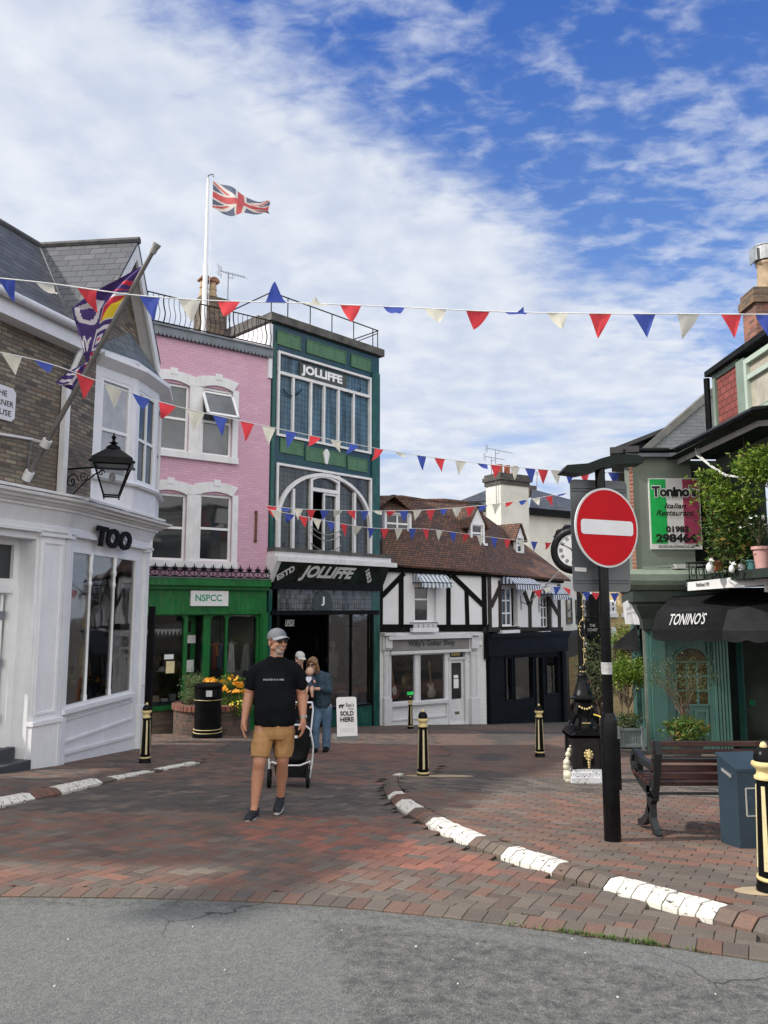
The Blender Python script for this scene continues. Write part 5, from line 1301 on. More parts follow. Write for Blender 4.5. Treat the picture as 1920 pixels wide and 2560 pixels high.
def dormer(root_,f,px0,px1,pyb,pyt,P0,nn,gable,cross,peak=.45):
 """dormer standing on the roof plane: front parallel to the facade"""
 b0=onroof((px0+px1)/2,pyb,P0,nn);fo=(b0-f.a).dot(f.n)
 s0,s1,z0,z1=f.R(px0,px1,pyt,pyb,fo+.03);h=z1-z0;dep=2.2
 wr=(s0+.06,s1-.06,z0+.06,z1-.06)
 bm=NB();frame_rect(f,bm,(s0,s1,z0,z1),.09,fo-.1,fo+.05);f.box(bm,(s0-.08,s1+.08,z0-.08,z0),fo-.12,fo+.12)
 if gable:f.poly(bm,[(s0,z1),(s1,z1),((s0+s1)/2,z1+peak)],fo-.1,fo+.03)
 d_=part('dormer',bm,WHITE,root_)
 window(f,d_,wr,fo-.06,WHITE2,GLD,fw=.07,mull=(.5,)if not gable else(),cross=(.5,))
 bm=NB();f.box(bm,(s0+.02,s1-.02,z0,z1),fo-dep,fo-.1);part('dormer_cheek',bm,ROOFT if gable else M('lead_grey_cheek',(.30,.31,.33),.6),d_)
 bm=NB()
 if gable:
  m=(s0+s1)/2;e=.14
  for sx in(s0-e,s1+e):
   slab(bm,[f.P(sx,z1-e*peak/((s1-s0)/2),fo+.12),f.P(m,z1+peak,fo+.12),f.P(m,z1+peak,fo-3.0),f.P(sx,z1-e*peak/((s1-s0)/2),fo-3.0)],.07)
 else:
  prism(bm,[f.P(s0-.1,z1,fo+.15),f.P(s1+.1,z1,fo+.15),f.P(s1+.1,z1+.35,fo-2.2),f.P(s0-.1,z1+.35,fo-2.2)],(0,0,.08))
 part('dormer_roof',bm,ROOFT,d_)
 return d_
dormer(groot,FG,961,1028,1338,1280,EL,nrmG,False,True)
dormer(groot,FG,1176,1211,1358,1307,EL,nrmG,True,True,peak=.62)
nrmD=(ER-EM).cross(RR-EM).normalized();nrmD=nrmD if nrmD.z>0 else-nrmD
dormer(droot,FD,1290,1309,1386,1340,EM,nrmD,True,True,peak=.5)
bm=NB();g=FG.R(948,985,1244,1262,-back-.3);
for sg in(-1,1):
 m=FG.st(972,1244,-back+.2);m_=FG.P(m[0],m[1],-back+.6);m2=FG.P(m[0],m[1],-back-2);e_=FG.P(m[0]+sg*.9,m[1]-.62,-back+.6);e2_=FG.P(m[0]+sg*.9,m[1]-.62,-back-2);slab(bm,[m_,e_,e2_,m2])
part('small_gable_roof',bm,ROOFT,groot)
def guitar(label,s_,z_,tilt,col,o=-.55,sc=1.):
 c=FG.P(s_,z_,o);m4=Matrix((FG.u,Vector((0,0,1)),FG.n)).transposed().to_4x4();m4.translation=c;m4=m4@Matrix.Rotation(tilt,4,'Z')@Matrix.Scale(sc,4)
 prof=[(-.15,-.02),(-.17,.08),(-.12,.17),(-.09,.22),(-.13,.30),(-.14,.37),(-.10,.40),(-.05,.35),(0,.34),(.05,.34),(.10,.38),(.12,.34),(.10,.27),(.09,.22),(.13,.16),(.17,.06),(.14,-.03),(.06,-.07),(-.06,-.07)]
 r_=thing('guitar',label,'guitar',tuple(c),group=None)
 bm=NB();prism(bm,[m4@Vector((x,y,0))for x,y in prof],FG.n*.045);part('body',bm,M('guitar_'+label.split()[0],col,.2,.1,4.),r_)
 bm=NB();pg=[(-.07,.05),(-.08,.2),(-.05,.30),(.06,.30),(.08,.18),(.05,.04)];prism(bm,[m4@Vector((x,y,.046))for x,y in pg],FG.n*.004);part('pickguard',bm,WHITE2,r_)
 bm=NB();prism(bm,[m4@Vector((x,y,.02))for x,y in((-.028,.28),(.028,.28),(.022,.92),(-.022,.92))],FG.n*.03);part('neck',bm,M('maple',(.42,.28,.12),.4),r_)
 bm=NB();prism(bm,[m4@Vector((x,y,.02))for x,y in((-.025,.92),(.022,.92),(.05,1.02),(.03,1.10),(-.03,1.09))],FG.n*.025);part('headstock',bm,M('maple',(.42,.28,.12),.4),r_)
gA=FG.st(986,1740,-.55);guitar('red sunburst electric guitar leaning in the left pane of the guitar shop',gA[0],gA[1],.16,(.30,.06,.03),sc=1.05)
gB=FG.st(1078,1738,-.55);guitar('cream electric guitar standing in the right pane of the guitar shop',gB[0],gB[1],.10,(.70,.66,.50),sc=1.05)
c=FG.pt(1022,1702,-.6);bm=NB();lathe(bm,[(.02,-.35),(.03,-.2),(.08,-.08),(.2,.0),(.27,.03),(.25,.04),(.06,-.05)],(0,0,0),18)
bmesh.ops.transform(bm,matrix=Matrix.Translation(c)@Matrix.Rotation(R_(-30),4,'Z')@Matrix.Rotation(R_(78),4,'X'),verts=bm.verts[:])
solo('gramophone_horn','brass gramophone horn between the guitars in the shop window','gramophone horn',bm,M('aged_brass',(.42,.32,.14),.35,.2,5.,metal=.7),smooth=True)
bm=NB();r=FG.R(1017,1037,1729,1737,-.2);FG.box(bm,r,-.24,-.2);cs=solo('closed_sign','small lit green sign reading CLOSED low in the guitar shop window','sign',bm,BLACKM)
tpart(FG,cs,'CLOSED',1018,1036,1729.5,1736.5,-.197,EMIT('neon_green',(.02,.8,.15),2.2),bold=.02)
bf=Fac((at(1240,1500,36.5)).xy,(at(1425,1500,39)).xy)
BRND=M('cream_render',(.62,.61,.55),.85,.10,.8,bump=.15,grime=.25)
b3=thing('white_rear_building','tall cream rendered building with a big chimney behind the tiled roofs','building',(*((bf.a+bf.b)/2).xy,-4))
zt3=bf.st(1370,1285)[1]
bm=NB();bf.box(bm,(0.2,bf.w+.6,-5,zt3),-5,0);part('rendered_wall',bm,BRND,b3)
bm=NB();r=bf.R(1320,1440,1275,1290,.3);bf.box(bm,(r[0],r[1]+1,r[2],r[3]),-.3,.45);part('eaves',bm,BLACKM,b3)
bm=NB();P_=[bf.pt(1322,1278,.4),bf.pt(1450,1285,.4),bf.pt(1425,1262,-2.4)+Vector((.8,0,.0)),bf.pt(1330,1226,-2.4)];slab(bm,P_)
Q_=[bf.pt(1148,1256,-1),bf.pt(1262,1258,-1),bf.pt(1262,1214,-4),bf.pt(1240,1219,-4)];slab(bm,Q_);part('slate_roof',bm,SLATE,b3)
bm=NB();r=bf.R(1160,1260,1258,1300,-1.2);bf.box(bm,(r[0],r[1],-5,r[3]),-5,-1.2);part('rear_wall',bm,M('slate_hung_grey',(.13,.14,.15),.8),b3)
r=bf.R(1252,1322,1214,1300,.5);bm=NB();bf.box(bm,(r[0],r[1],-5,r[3]),-.6,.5);ch=part('chimney',bm,BRND,b3)
bm=NB();z=r[3];bf.box(bm,(r[0]-.05,r[1]+.05,z,z+.22),-.65,.55);bf.box(bm,(r[0]-.12,r[1]+.12,z+.22,z+.42),-.72,.62);bf.box(bm,(r[0]-.05,r[1]+.05,z+.42,z+.56),-.65,.55);part('chimney_cap',bm,MB('soot_brick',[(.06,.055,.05),(.09,.08,.07),(.045,.04,.04)],(.1,.1,.09)),ch)
for k in range(3):
 s_=r[0]+(r[1]-r[0])*(.24+.27*k*1.0);c=bf.P(s_,0,-.05);bm=NB();lathe(bm,[(.17,z+.5),(.16,z+.6),(.14,z+.95),(.17,z+1.0),(.17,z+1.06),(.12,z+1.06)],(c.x,c.y,0),12);part('chimney_pot',bm,M('terracotta',(.38,.12,.06),.8,.15,5.),ch,smooth=True)
bm=NB();bf.box(bm,bf.R(1324,1342,1214,1240,-2.5),-3.2,-2.5);part('rear_chimney',bm,M('dark_stack',(.1,.08,.07),.9),b3)
yagi('television_aerial','television aerial strapped to the left side of the big cream chimney',bf.P(r[0]-.10,z-1.0,.3),bf.st(1240,1130,.3)[1],(.9,-.3,-.25),1.3)
yagi('television_aerial','television aerial behind the terracotta pots of the big chimney',bf.P(r[0]+.5,z+.3,-.75),bf.st(1258,1152,-.7)[1],(.95,-.2,-.2),1.0)
bm=NB();p=bf.pt(1341,1240,-2.4);q=bf.pt(1343,1180,-2.4);tube(bm,[p,q],.02,5);tube(bm,[q-Vector((.25,0,0)),q+Vector((.25,0,.0))],.02,5);tube(bm,[q-Vector((.2,0,.12)),q+Vector((.2,0,-.12))],.015,5)
solo('roof_mast','short antenna mast on the small rear chimney','aerial',bm,LEAD)
def LEAF(name,c1,c2,c3=None):
 if name in MATS:return MATS[name]
 m,t,b=nodes_of(name);g=nd(t,'ShaderNodeNewGeometry')
 r=g.outputs['Random Per Island'];c=mixc(t,r,c1,c2)
 if c3:c=mixc(t,nd(t,'ShaderNodeMath',{0:r,1:.86},operation='GREATER_THAN').outputs[0],c,c3)
 t.links.new(c,b.inputs['Base Color']);b.inputs['Roughness'].default_value=.5;b.inputs['Specular IOR Level'].default_value=.35
 o=[n for n in t.nodes if n.type=='OUTPUT_MATERIAL'][0];tr=nd(t,'ShaderNodeBsdfTranslucent');t.links.new(c,tr.inputs['Color'])
 mx=nd(t,'ShaderNodeMixShader',{0:.3,1:b.outputs[0],2:tr.outputs[0]});t.links.new(mx.outputs[0],o.inputs[0])
 MATS[name]=m;return m
def leaf(bm,p,size,asp=.45,up=.3):
 d=Vector((random.gauss(0,1),random.gauss(0,1),random.gauss(up,.8))).normalized();a=d.cross(Vector((random.gauss(0,1),random.gauss(0,1),random.gauss(0,1)))).normalized()
 s=size*random.uniform(.7,1.3);n=d.cross(a)*s*.12;q=p+d*s
 m=p+d*s*.5
 bm.faces.new([bm.verts.new(v)for v in(p,m+a*s*asp*.5+n,q,m-a*s*asp*.5+n)])
def crown(bm,c,rad,nclump,per,size,asp=.45,spread=.16,shell=.55):
 c=Vector(c)
 for _ in range(nclump):
  while True:
   v=Vector((random.uniform(-1,1),random.uniform(-1,1),random.uniform(-1,1)))
   if shell<v.length<1 or(v.length<shell and random.random()<.35):break
  p=c+Vector((v.x*rad[0],v.y*rad[1],v.z*rad[2]));k=spread*random.uniform(.6,1.4)
  for _ in range(int(per*random.uniform(.5,1.5))):
   leaf(bm,p+Vector((random.gauss(0,k),random.gauss(0,k),random.gauss(0,k*.8))),size,asp)
def branches(bm,base,tips,r0=.03,r1=.008,wob=.06):
 for t_ in tips:
  t_=Vector(t_);pts=[Vector(base).lerp(t_,k/5)+Vector((random.uniform(-wob,wob),random.uniform(-wob,wob),0))*(0 if k in(0,5)else 1)for k in range(6)]
  tube(bm,pts,[r0+(r1-r0)*k/5 for k in range(6)],6)
LOL=LEAF('olive_leaves',(.05,.085,.03),(.12,.15,.06),(.20,.22,.12));LYG=LEAF('lime_leaves',(.07,.15,.015),(.20,.30,.03),(.30,.36,.06));LDG=LEAF('dark_leaves',(.02,.05,.015),(.06,.11,.025));LMG=LEAF('mid_leaves',(.045,.10,.02),(.12,.19,.035),(.26,.18,.05))
BARK=M('bark',(.13,.095,.065),.9,.3,12.,bump=.4);SOIL=M('soil',(.04,.03,.022),.95)
PETW=M('petal_white',(.75,.74,.72),.6);PETY=M('petal_orange',(.80,.36,.015),.6,.2,20.);PETL=M('petal_yellow',(.80,.60,.04),.6)
def flowers(bm,pts,size,mi=0):
 for p in pts:
  n=Vector((random.gauss(0,.5),random.gauss(-.5,.4),random.gauss(.7,.3))).normalized();a=n.orthogonal().normalized();b2=n.cross(a)
  for k in range(5):
   t0=2*math.pi*k/5;d=a*math.cos(t0)+b2*math.sin(t0);e=a*math.cos(t0+.63)+b2*math.sin(t0+.63);e2=a*math.cos(t0-.63)+b2*math.sin(t0-.63)
   bm.faces.new([bm.verts.new(v)for v in(p,p+e2*size*.7+n*size*.1,p+d*size+n*size*.25,p+e*size*.7+n*size*.1)])
yT=15.1
FT=Fac(at(1600,1864,yT).xy,at(1762,1864,yT).xy);FT2=Fac(at(1632,1864,yT).xy,at(1990,1864,yT).xy)
xW=6.32;FW=Fac((xW,yT),(xW+.05,7.5));FS=Fac(at(1632,1864,yT).xy,(6.72,21.2))
GG=M('sage_render',(.17,.20,.165),.8,.10,1.5,bump=.3,bscale=10,grime=.2);TEAL=M('teal_paint',(.045,.128,.110),.5,.10,2.5,bump=.1,grime=.2);TEALD=M('teal_paint_dark',(.035,.13,.11),.5,.12,2.5)
root=thing('restaurant_building','sage and teal corner restaurant with flag coloured sign, balcony of plants and black awning','building',(*((FT.a+FT.b)/2).xy,G(6,15)))
zeR=at(1692,1145,yT).z;zled=FT.st(1660,1425)[1];zg=-2.6;zsl=FT.st(1700,1480)[1]
bm=NB();FT.box(bm,(0,FT.w,zled-.2,zeR),-.3,0);FW.box(bm,(0,7,zled+1.9,zeR),-.3,-.9);part('sage_wall',bm,GG,root)
SB=MB('painted_side_brick',[(.42,.40,.37),(.46,.43,.40),(.36,.34,.31),(.40,.36,.32)],(.28,.27,.25),.225,.075,.014,bump=.7)
FS1=Fac(FT.a.xy,(FT.a.x+1.75,yT+5.6));FS1.n=-FS1.n if FS1.n.x>0 else FS1.n
bm=NB();FS1.box(bm,(0.11,FS1.w,zled-.2,zeR+.1),-.06,0);part('side_wall',bm,SB,root)
bm=NB();FS1.box(bm,(.0,.11,zled-.2,zeR),-.07,.004);part('brick_quoin',bm,MB('red_brick',[(.30,.10,.06),(.26,.085,.055),(.34,.13,.08)],(.35,.33,.3),.225,.075,.014),root)
bm=NB();FS1.box(bm,(-.2,FS1.w,zeR+.08,zeR+.2),-.2,.35);slab(bm,[FS1.P(.3,zeR+.2,.3),FS1.P(FS1.w,zeR+.2,.3),FS1.P(FS1.w,zeR+1.2,-1.8),FS1.P(1.6,zeR+1.2,-1.8)]);part('side_roof',bm,M('dark_slate',(.035,.035,.038),.7,.3,5.,bump=.3),root)
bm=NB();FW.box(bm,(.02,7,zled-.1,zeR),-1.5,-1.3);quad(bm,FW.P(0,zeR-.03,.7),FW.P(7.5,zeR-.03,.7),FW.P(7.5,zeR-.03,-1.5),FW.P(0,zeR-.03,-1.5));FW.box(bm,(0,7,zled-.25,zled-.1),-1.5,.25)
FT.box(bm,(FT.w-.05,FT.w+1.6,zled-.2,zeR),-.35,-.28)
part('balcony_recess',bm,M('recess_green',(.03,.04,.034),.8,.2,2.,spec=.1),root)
for s0 in(1.2,2.9):
 window(FW,root,(s0,s0+1.3,zled+.15,zled+1.9),-1.28,M('sage_frame',(.20,.26,.21),.6),GLD,fw=.07,mull=(.5,),cross=(.7,))
bm=NB();e0,e1,e2=Vector((5.86,yT+.1,zeR)),Vector((5.92,11.9,zeR)),Vector((7.6,11.2,zeR))
for a,b2 in((e0,e1),(e1,e2)):bar(bm,a-Vector((0,0,.02)),b2-Vector((0,0,.02)),.03,.20)
part('eaves_fascia',bm,M('fascia_white',(.62,.62,.62),.5,.08,3.,grime=.3),root)
bm=NB();tube(bm,[e0+Vector((-.06,0,.14)),e1+Vector((-.06,0,.14)),e2+Vector((-.02,-.06,.14))],.065,8);tube(bm,[FT.P(-.15,zeR+.12,.12),FT.P(.75,zeR+.12,.12),e0+Vector((-.06,0,.14))],.06,8)
part('gutter',bm,BLACKP,root,smooth=True)
bm=NB();quad(bm,e0+Vector((0,.3,.08)),e1+Vector((0,0,.08)),Vector((6.4,12.0,zeR+.22)),Vector((6.25,15.4,zeR+.22)));FT.box(bm,(-.1,.9,zeR,zeR+.08),-.3,.15);quad(bm,e1+Vector((0,0,.08)),e2+Vector((0,0,.08)),e2+Vector((0,1.5,.35)),Vector((6.2,12.8,zeR+.3)))
part('lower_roof',bm,LEAD,root)
xD=at(1792,1000,14.2).x;FDm=Fac((xD,14.25),(xD+.05,8));zd0=zeR+.16;zd1=at(1775,940,14.35).z
RT_=MB('red_hung_tile',[(.20,.045,.035),(.22,.055,.042),(.175,.04,.032)],(.05,.015,.015),.22,.125,.010,rough=.8,bump=.8,bdist=.03)
sP=FDm.st(1852,1000)[0];sQ=FDm.st(1872,980)[0]
bm=NB();FDm.box(bm,(.10,sP,zd0,zd1-.12),-.3,0);part('hung_tiles',bm,RT_,root)
bm=NB();FDm.box(bm,(sP,sQ,zd0,zd1-.1),-.3,.06);FDm.box(bm,(sQ,6,zd0,zd0+.25),-.3,.03);FDm.box(bm,(.0,.10,zd0,zd1),-.3,.05);FDm.box(bm,(.1,sP,zd1-.12,zd1-.02),-.3,.03);part('corner_post',bm,M('sage_frame',(.20,.26,.21),.6),root)
window(FDm,root,(sQ,sQ+2.2,zd0+.1,zd1-.15),-.02,M('pale_green_frame',(.42,.50,.43),.5,.08),M('cream_blind_glass',(.42,.38,.31),.12,.2,3.),fw=.09,cross=(.68,),mull=(.5,),dep=.09)
bm=NB();FDm.box(bm,(-.12,7,zd1-.02,zd1+.08),-1.2,.14);part('dormer_roof',bm,M('black_felt',(.012,.013,.015),.7,.3,4.,spec=.1),root)
bm=NB();tube(bm,[FDm.P(-.12,zd0-.1,.1),FDm.P(-.12,zd1-.05,.1)],.06,8);part('downpipe',bm,BLACKP,root)
FGb=Fac((at(1600,1100,15.7)).xy,at(1800,1100,15.7).xy);GB_=MB('grey_painted_brick',[(.27,.29,.30),(.25,.27,.28),(.29,.31,.32)],(.20,.22,.23),.225,.075,.012,bump=.5)
bm=NB();FGb.pp(bm,[(1605,1140),(1612,1130),(1783,980),(1900,980),(1900,1140)],-.3,0);part('gable_wall',bm,GB_,root)
bm=NB();FGb.bar(bm,(1600,1135),(1790,972),.13,-.4,.08);part('gable_coping',bm,M('coping_grey',(.16,.16,.15),.8,.2,5.),root)
ch0=at(1890,780,16.1);bm=NB();x0,x1=ch0.x,ch0.x+.75;zc0=at(1884,860,16).z-1;zc1=at(1884,752,16).z
RBK=MB('chimney_red_brick',[(.28,.10,.065),(.22,.08,.055),(.33,.13,.08),(.15,.07,.055)],(.20,.17,.15),.225,.075,.012)
box(bm,x0,x1,16.1,16.7,zc0,zc1);ch=part('chimney',bm,RBK,root)
bm=NB();box(bm,x0-.07,x1+.07,16.04,16.76,zc1,zc1+.2);box(bm,x0-.03,x1+.03,16.08,16.72,zc1+.2,zc1+.36);part('chimney_cap',bm,MB('chimney_cap_brick',[(.13,.09,.06),(.10,.07,.05),(.18,.11,.06)],(.16,.14,.11)),ch)
bm=NB();cx_=x0+.42;lathe(bm,[(.21,zc1+.36),(.185,zc1+.6),(.17,zc1+.95),(.20,zc1+1.0),(.19,zc1+1.06)],(cx_,16.4,0),16);part('chimney_pot',bm,M('buff_clay',(.42,.31,.20),.8,.2,5.,bump=.2),ch,smooth=True)
bm=NB();lathe(bm,[(.22,zc1+1.08),(.22,zc1+1.40),(.24,zc1+1.41),(.24,zc1+1.43),(.05,zc1+1.46)],(cx_,16.4,0),16);box(bm,cx_-.27,cx_-.24,16.25,16.55,zc1+1.06,zc1+1.4);part('cowl',bm,M('galvanised',(.42,.43,.44),.35,.2,4.,metal=.7),ch)
r=FT.R(1625,1753,1195,1373,.05);a,b2,c_,d_=r
bm=NB();FT.box(bm,r,.0,.03);sgn=part('restaurant_sign',bm,M('sign_white',(.72,.71,.70),.35,.04,3.),root)
zst=FT.st(1690,1359,.05)[1]
bm=NB();FT.box(bm,(a+.02,a+(b2-a)*.335,zst,d_-.02),.025,.033);part('green_stripe',bm,M('sign_bright_green',(.015,.42,.09),.35),sgn)
bm=NB();FT.box(bm,(a+(b2-a)*.665,b2-.02,zst,d_-.02),.025,.033);part('red_stripe',bm,M('sign_maroon',(.36,.055,.11),.35),sgn)
LK=M('letter_black',(.01,.01,.01),.5)
bm=NB();FT.text(bm,"Tonino's",1628,1743,1212,1244,.036,bold=.10);part('lettering_halo',bm,WHITE2,sgn)
tpart(FT,sgn,"Tonino's",1629,1741,1214,1242,.040,LK,bold=.045)
for tx,q,kw in(('Italian',(1660,1715,1258,1271),dict(shear=.35,bold=.02)),('Restaurant',(1640,1736,1275,1289),dict(shear=.35,bold=.02)),('01983',(1665,1722,1315,1331),dict(bold=.05)),('298464',(1640,1741,1334,1356),dict(bold=.05)),('toninoscowes.co.uk',(1646,1738,1361,1370),dict(bold=.015))):
 tpart(FT,sgn,tx,*q,.040,LK,**kw)
bm=NB();z=zled
pth=[FS.P(5,0,.02).xy,FS.a.xy+Vector((-.0,0)),FT2.P(1.55,0).xy]
def sweepL(bm,path,prof):sweep(bm,path,prof)
LG=M('ledge_green',(.20,.25,.20),.8,.15,3.,bump=.5,bscale=12,grime=.3);LGD=M('fascia_dark_green',(.035,.05,.042),.7,.2,3.,bump=.3)
pth=[FS1.P(5,0).xy,Vector((FS.a.x-.02,yT-.02)),Vector((FT2.P(1.5,0).x,yT-.02))]
sweep(bm,pth[::1],[(-.1,z-.42),(.22,z-.40),(.36,z-.30),(.40,z-.22),(.40,z-.10),(.30,z-.02),(-.1,z+.04)]);part('cornice',bm,LG,root)
bm=NB();sweep(bm,pth,[(-.1,z-1.15),(.08,z-1.15),(.10,z-.95),(.20,z-.70),(.20,z-.66),(.26,z-.62),(.26,z-.42),(-.1,z-.42)]);part('corner_fascia',bm,LGD,root)
bm=NB()
for k in range(5):c=FT.P(.15+.25*k,z+.04+.02*k%.05,.15+.04*(k%2));bar(bm,c,c+FT.u*.32+Vector((0,-.05,random.uniform(-.02,.07))),.05,.03)
part('lead_scraps',bm,LG,root)
bm=NB();c=FT.st(1697,1422,.2);FT.box(bm,(c[0]-.10,c[0]+.10,c[1],c[1]+.08),.1,.3);part('floodlight',bm,M('fascia_white',(.62,.62,.62)),root)
bm=NB();zt=z-1.12;gzz=zg
dl_,dr_=FT2.st(1680,1740)[0],FT2.st(1783,1740)[0];pe=FT2.st(1822,1700)[0]
FT2.wall(bm,(0,pe,gzz,zt+.4),[(dl_,dr_,gzz,zt-.10)],0,.12)
FT2.box(bm,(.02,.30,gzz,zt),.0,.06);FT2.box(bm,(-.02,.34,gzz,gzz+1.25),0,.10)
for k in range(5):FT2.box(bm,(dr_+.03+.062*k,dr_+.07+.062*k,gzz+.9,zt),.0,.03)
FT2.box(bm,(pe-.02,pe,gzz,zt+.4),-.9,0)
part('shop_front',bm,TEAL,root)
bm=NB();FT2.box(bm,(dl_,dr_,gzz,zt-.1),-.09,-.05);
g=FT2.R(1692,1772,1655,1763,0)
frame_rect(FT2,bm,(dl_+.0,dr_,gzz,zt-.1),.06,-.05,-.02)
for x in(0,1):
 w2=(dr_-dl_)/2;frame_rect(FT2,bm,(dl_+.10+x*(w2-.06),dl_+w2-.06+x*(w2-.06)+.02,FT2.st(1700,1840)[1],FT2.st(1700,1775)[1]),.04,-.05,-.025)
dd_=part('door',bm,TEAL,root)
bm=NB();FT2.box(bm,(g[0],g[1],g[2],g[3]),-.05,-.045)
arc=[((g[0]+g[1])/2+(g[1]-g[0])/2*math.cos(math.pi*k/16),g[3]+(g[1]-g[0])/2*.85*math.sin(math.pi*k/16))for k in range(17)];FT2.poly(bm,arc,-.05,-.045)
part('pane',bm,M('amber_dark_glass',(.07,.045,.015),.1,.8,5.),dd_)
bm=NB()
for k in range(1,3):x=g[0]+(g[1]-g[0])*k/3;FT2.box(bm,(x-.018,x+.018,g[2],g[3]),-.045,-.02)
for k in range(0,4):zz_=g[2]+(g[3]-g[2])*k/3;FT2.box(bm,(g[0],g[1],zz_-.018,zz_+.018),-.045,-.023)
for sx in(0,1):FT2.box(bm,((g[0]-.03,g[0]+.01)if not sx else(g[1]-.01,g[1]+.03))+(g[2],g[3]),-.045,-.018)
for k in range(16):
 p,q=Vector(arc[k]),Vector(arc[k+1]);FT2.poly(bm,[p,q,q+(q-Vector(((g[0]+g[1])/2,g[3]))).normalized()*.035,p+(p-Vector(((g[0]+g[1])/2,g[3]))).normalized()*.035],-.045,-.02)
part('glazing_bar',bm,TEAL,dd_)
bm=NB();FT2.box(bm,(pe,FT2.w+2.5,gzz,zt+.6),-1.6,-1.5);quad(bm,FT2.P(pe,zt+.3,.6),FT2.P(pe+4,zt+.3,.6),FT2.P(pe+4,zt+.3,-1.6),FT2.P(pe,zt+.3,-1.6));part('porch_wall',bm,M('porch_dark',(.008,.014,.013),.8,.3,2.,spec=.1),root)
fd=Fac(at(1846,1700,15.9).xy,at(1985,1700,14.9).xy)
bm=NB();frame_rect(fd,bm,(.0,1.1,gzz,zt+.1),.13,-.03,.03);fd.box(bm,(.13,.97,gzz,gzz+1.3),-.02,.02);fd.box(bm,(.0,1.1,gzz+1.28,gzz+1.36),-.03,.05);dr2=part('door',bm,TEALD,root)
bm=NB();fd.box(bm,(.10,1.0,gzz+1.3,zt),-.01,.0);part('pane',bm,darkglass('porch_glass',(.05,.055,.05),.1),dr2)
bm=NB();fd.box(bm,(.22,.34,gzz+2.1,gzz+2.2),.0,.012);part('sticker',bm,M('sticker_green',(.02,.20,.10),.5),dr2)
bm=NB();holes=[(.5,2.3,-1.2,zt-.1),(2.6,4.6,-1.3,zt-.1)]
if FS.n.x>0:FS.n=-FS.n
FS.wall(bm,(0,FS.w,-4,zt+.3),holes,0,.12);FS.box(bm,(0,.3,-4,zt),0,.05)
part('side_shop_front',bm,TEAL,root)
for h in holes:
 bm=NB();FS.box(bm,h,-.08,-.07);part('side_window',bm,GLD,root)
bm=NB();FS.box(bm,(0,FS.w,zt+.3,zled-.2),-.3,0);part('side_panel',bm,LGD,root)
bm=NB();
for k in range(4):FS.box(bm,(.06+.11*k,.12+.11*k,-1.4,zt+.3),.0,.08)
part('fluted_boards',bm,M('weathered_board',(.15,.17,.14),.8,.2,6.),root)
AWN=M('awning_black',(.016,.016,.018),.55,.3,2.5,bump=1.,bscale=3.,spec=.25)
P={}
P['tl']=FT2.P(FT2.st(1690,1492)[0],FT.st(1700,1482)[1],.02);P['tr']=FT2.P(FT2.st(1800,1470)[0],FT.st(1700,1470)[1],.02)
ful,fur=at(1641,1530,13.75),at(1819,1525,13.75);fll,flr=at(1631,1574,13.62),at(1806,1577,13.62)
wr_t,wr_b=Vector((xW+.1,12.2,at(1900,1462,13).z)),Vector((7.3,13.0,flr.z+.0))
endu=Vector((7.4,13.2,(fur.z+wr_t.z)/2+.05));
def patch(bm,a,b2,c,d,n=10,m=6,sag=.03):
 V_=[[None]*(m+1)for _ in range(n+1)]
 for i in range(n+1):
  for j in range(m+1):
   u,v=i/n,j/m;p=(a*(1-u)+b2*u)*(1-v)+(d*(1-u)+c*u)*v
   p=p+Vector((0,0,-sag*math.sin(math.pi*u)*math.sin(math.pi*v)))+Vector((0,0,.012*noise.noise(p*2.2)))
   V_[i][j]=bm.verts.new(p)
 for i in range(n):
  for j in range(m):bm.faces.new((V_[i][j],V_[i+1][j],V_[i+1][j+1],V_[i][j+1]))
bm=NB();tlw=FT2.P(FT2.st(1640,1560)[0]+.1,fll.z+.1,.02)
patch(bm,P['tl'],P['tr'],fur,ful);patch(bm,ful,fur,flr,fll,sag=-.02);patch(bm,P['tl'],ful,fll,tlw,6,6);patch(bm,P['tr'],Vector((7.5,14.3,P['tr'].z)),endu,fur,sag=.05);patch(bm,fur,endu,wr_b,flr,sag=.04)
def valance(bm,a,b2,n,d=.20):
 for k in range(n):
  for q in range(6):
   t0,t1=(k+q/6)/n,(k+(q+1)/6)/n;f_=lambda t:d*(.75+.25*math.sin(math.pi*((t*n)%1.0)));p0,p1=a.lerp(b2,t0),a.lerp(b2,t1)
   quad(bm,p0,p1,p1-Vector((0,0,f_(t1-1e-4))),p0-Vector((0,0,f_(t0+1e-4))))
valance(bm,fll,flr,3);valance(bm,flr,wr_b,4);valance(bm,tlw,fll,2)
aw=part('awning',bm,AWN,root,smooth='all')
m4n=(fur-ful).normalized();up_=(ful-fll).normalized();nn_=m4n.cross(up_);nn_=nn_ if nn_.y<0 else-nn_;cM=(ful+fur+flr+fll)/4
m4=Matrix((m4n,up_,nn_)).transposed().to_4x4();rr=ray(1718,1549);m4.translation=CAM+rr*((cM-CAM).dot(nn_)/rr.dot(nn_))+nn_*.035
bm=NB();text_bm(bm,"TONINO'S",m4,.64,.235,bold=.012,shear=.25,depth=.004);part('lettering',bm,WHITE2,aw)
fb=Fac(at(1718,1465,14.3).xy,at(1990,1450,12.55).xy)
bm=NB();fb.pp(bm,[(1719,1456),(1918,1433),(1918,1462),(1719,1477)],-.03,.02);fb.pp(bm,[(1909,1432),(1919,1432),(1919,1480),(1911,1480)],-.02,.03);bs=part('balcony_board',bm,M('board_white',(.66,.66,.66),.4,.06),root)
tpart(fb,bs,'Established 1979',1740,1773,1456,1466,.025,LK,bold=.02);tpart(fb,bs,'Tel: 01983 298464',1843,1888,1445,1454,.025,M('letter_grey',(.2,.2,.2),.6),bold=.01)
bm=NB();za,zb_=fb.st(1800,1450,.0)[1]+.02,fb.st(1800,1402,.0)[1];L_=fb.w
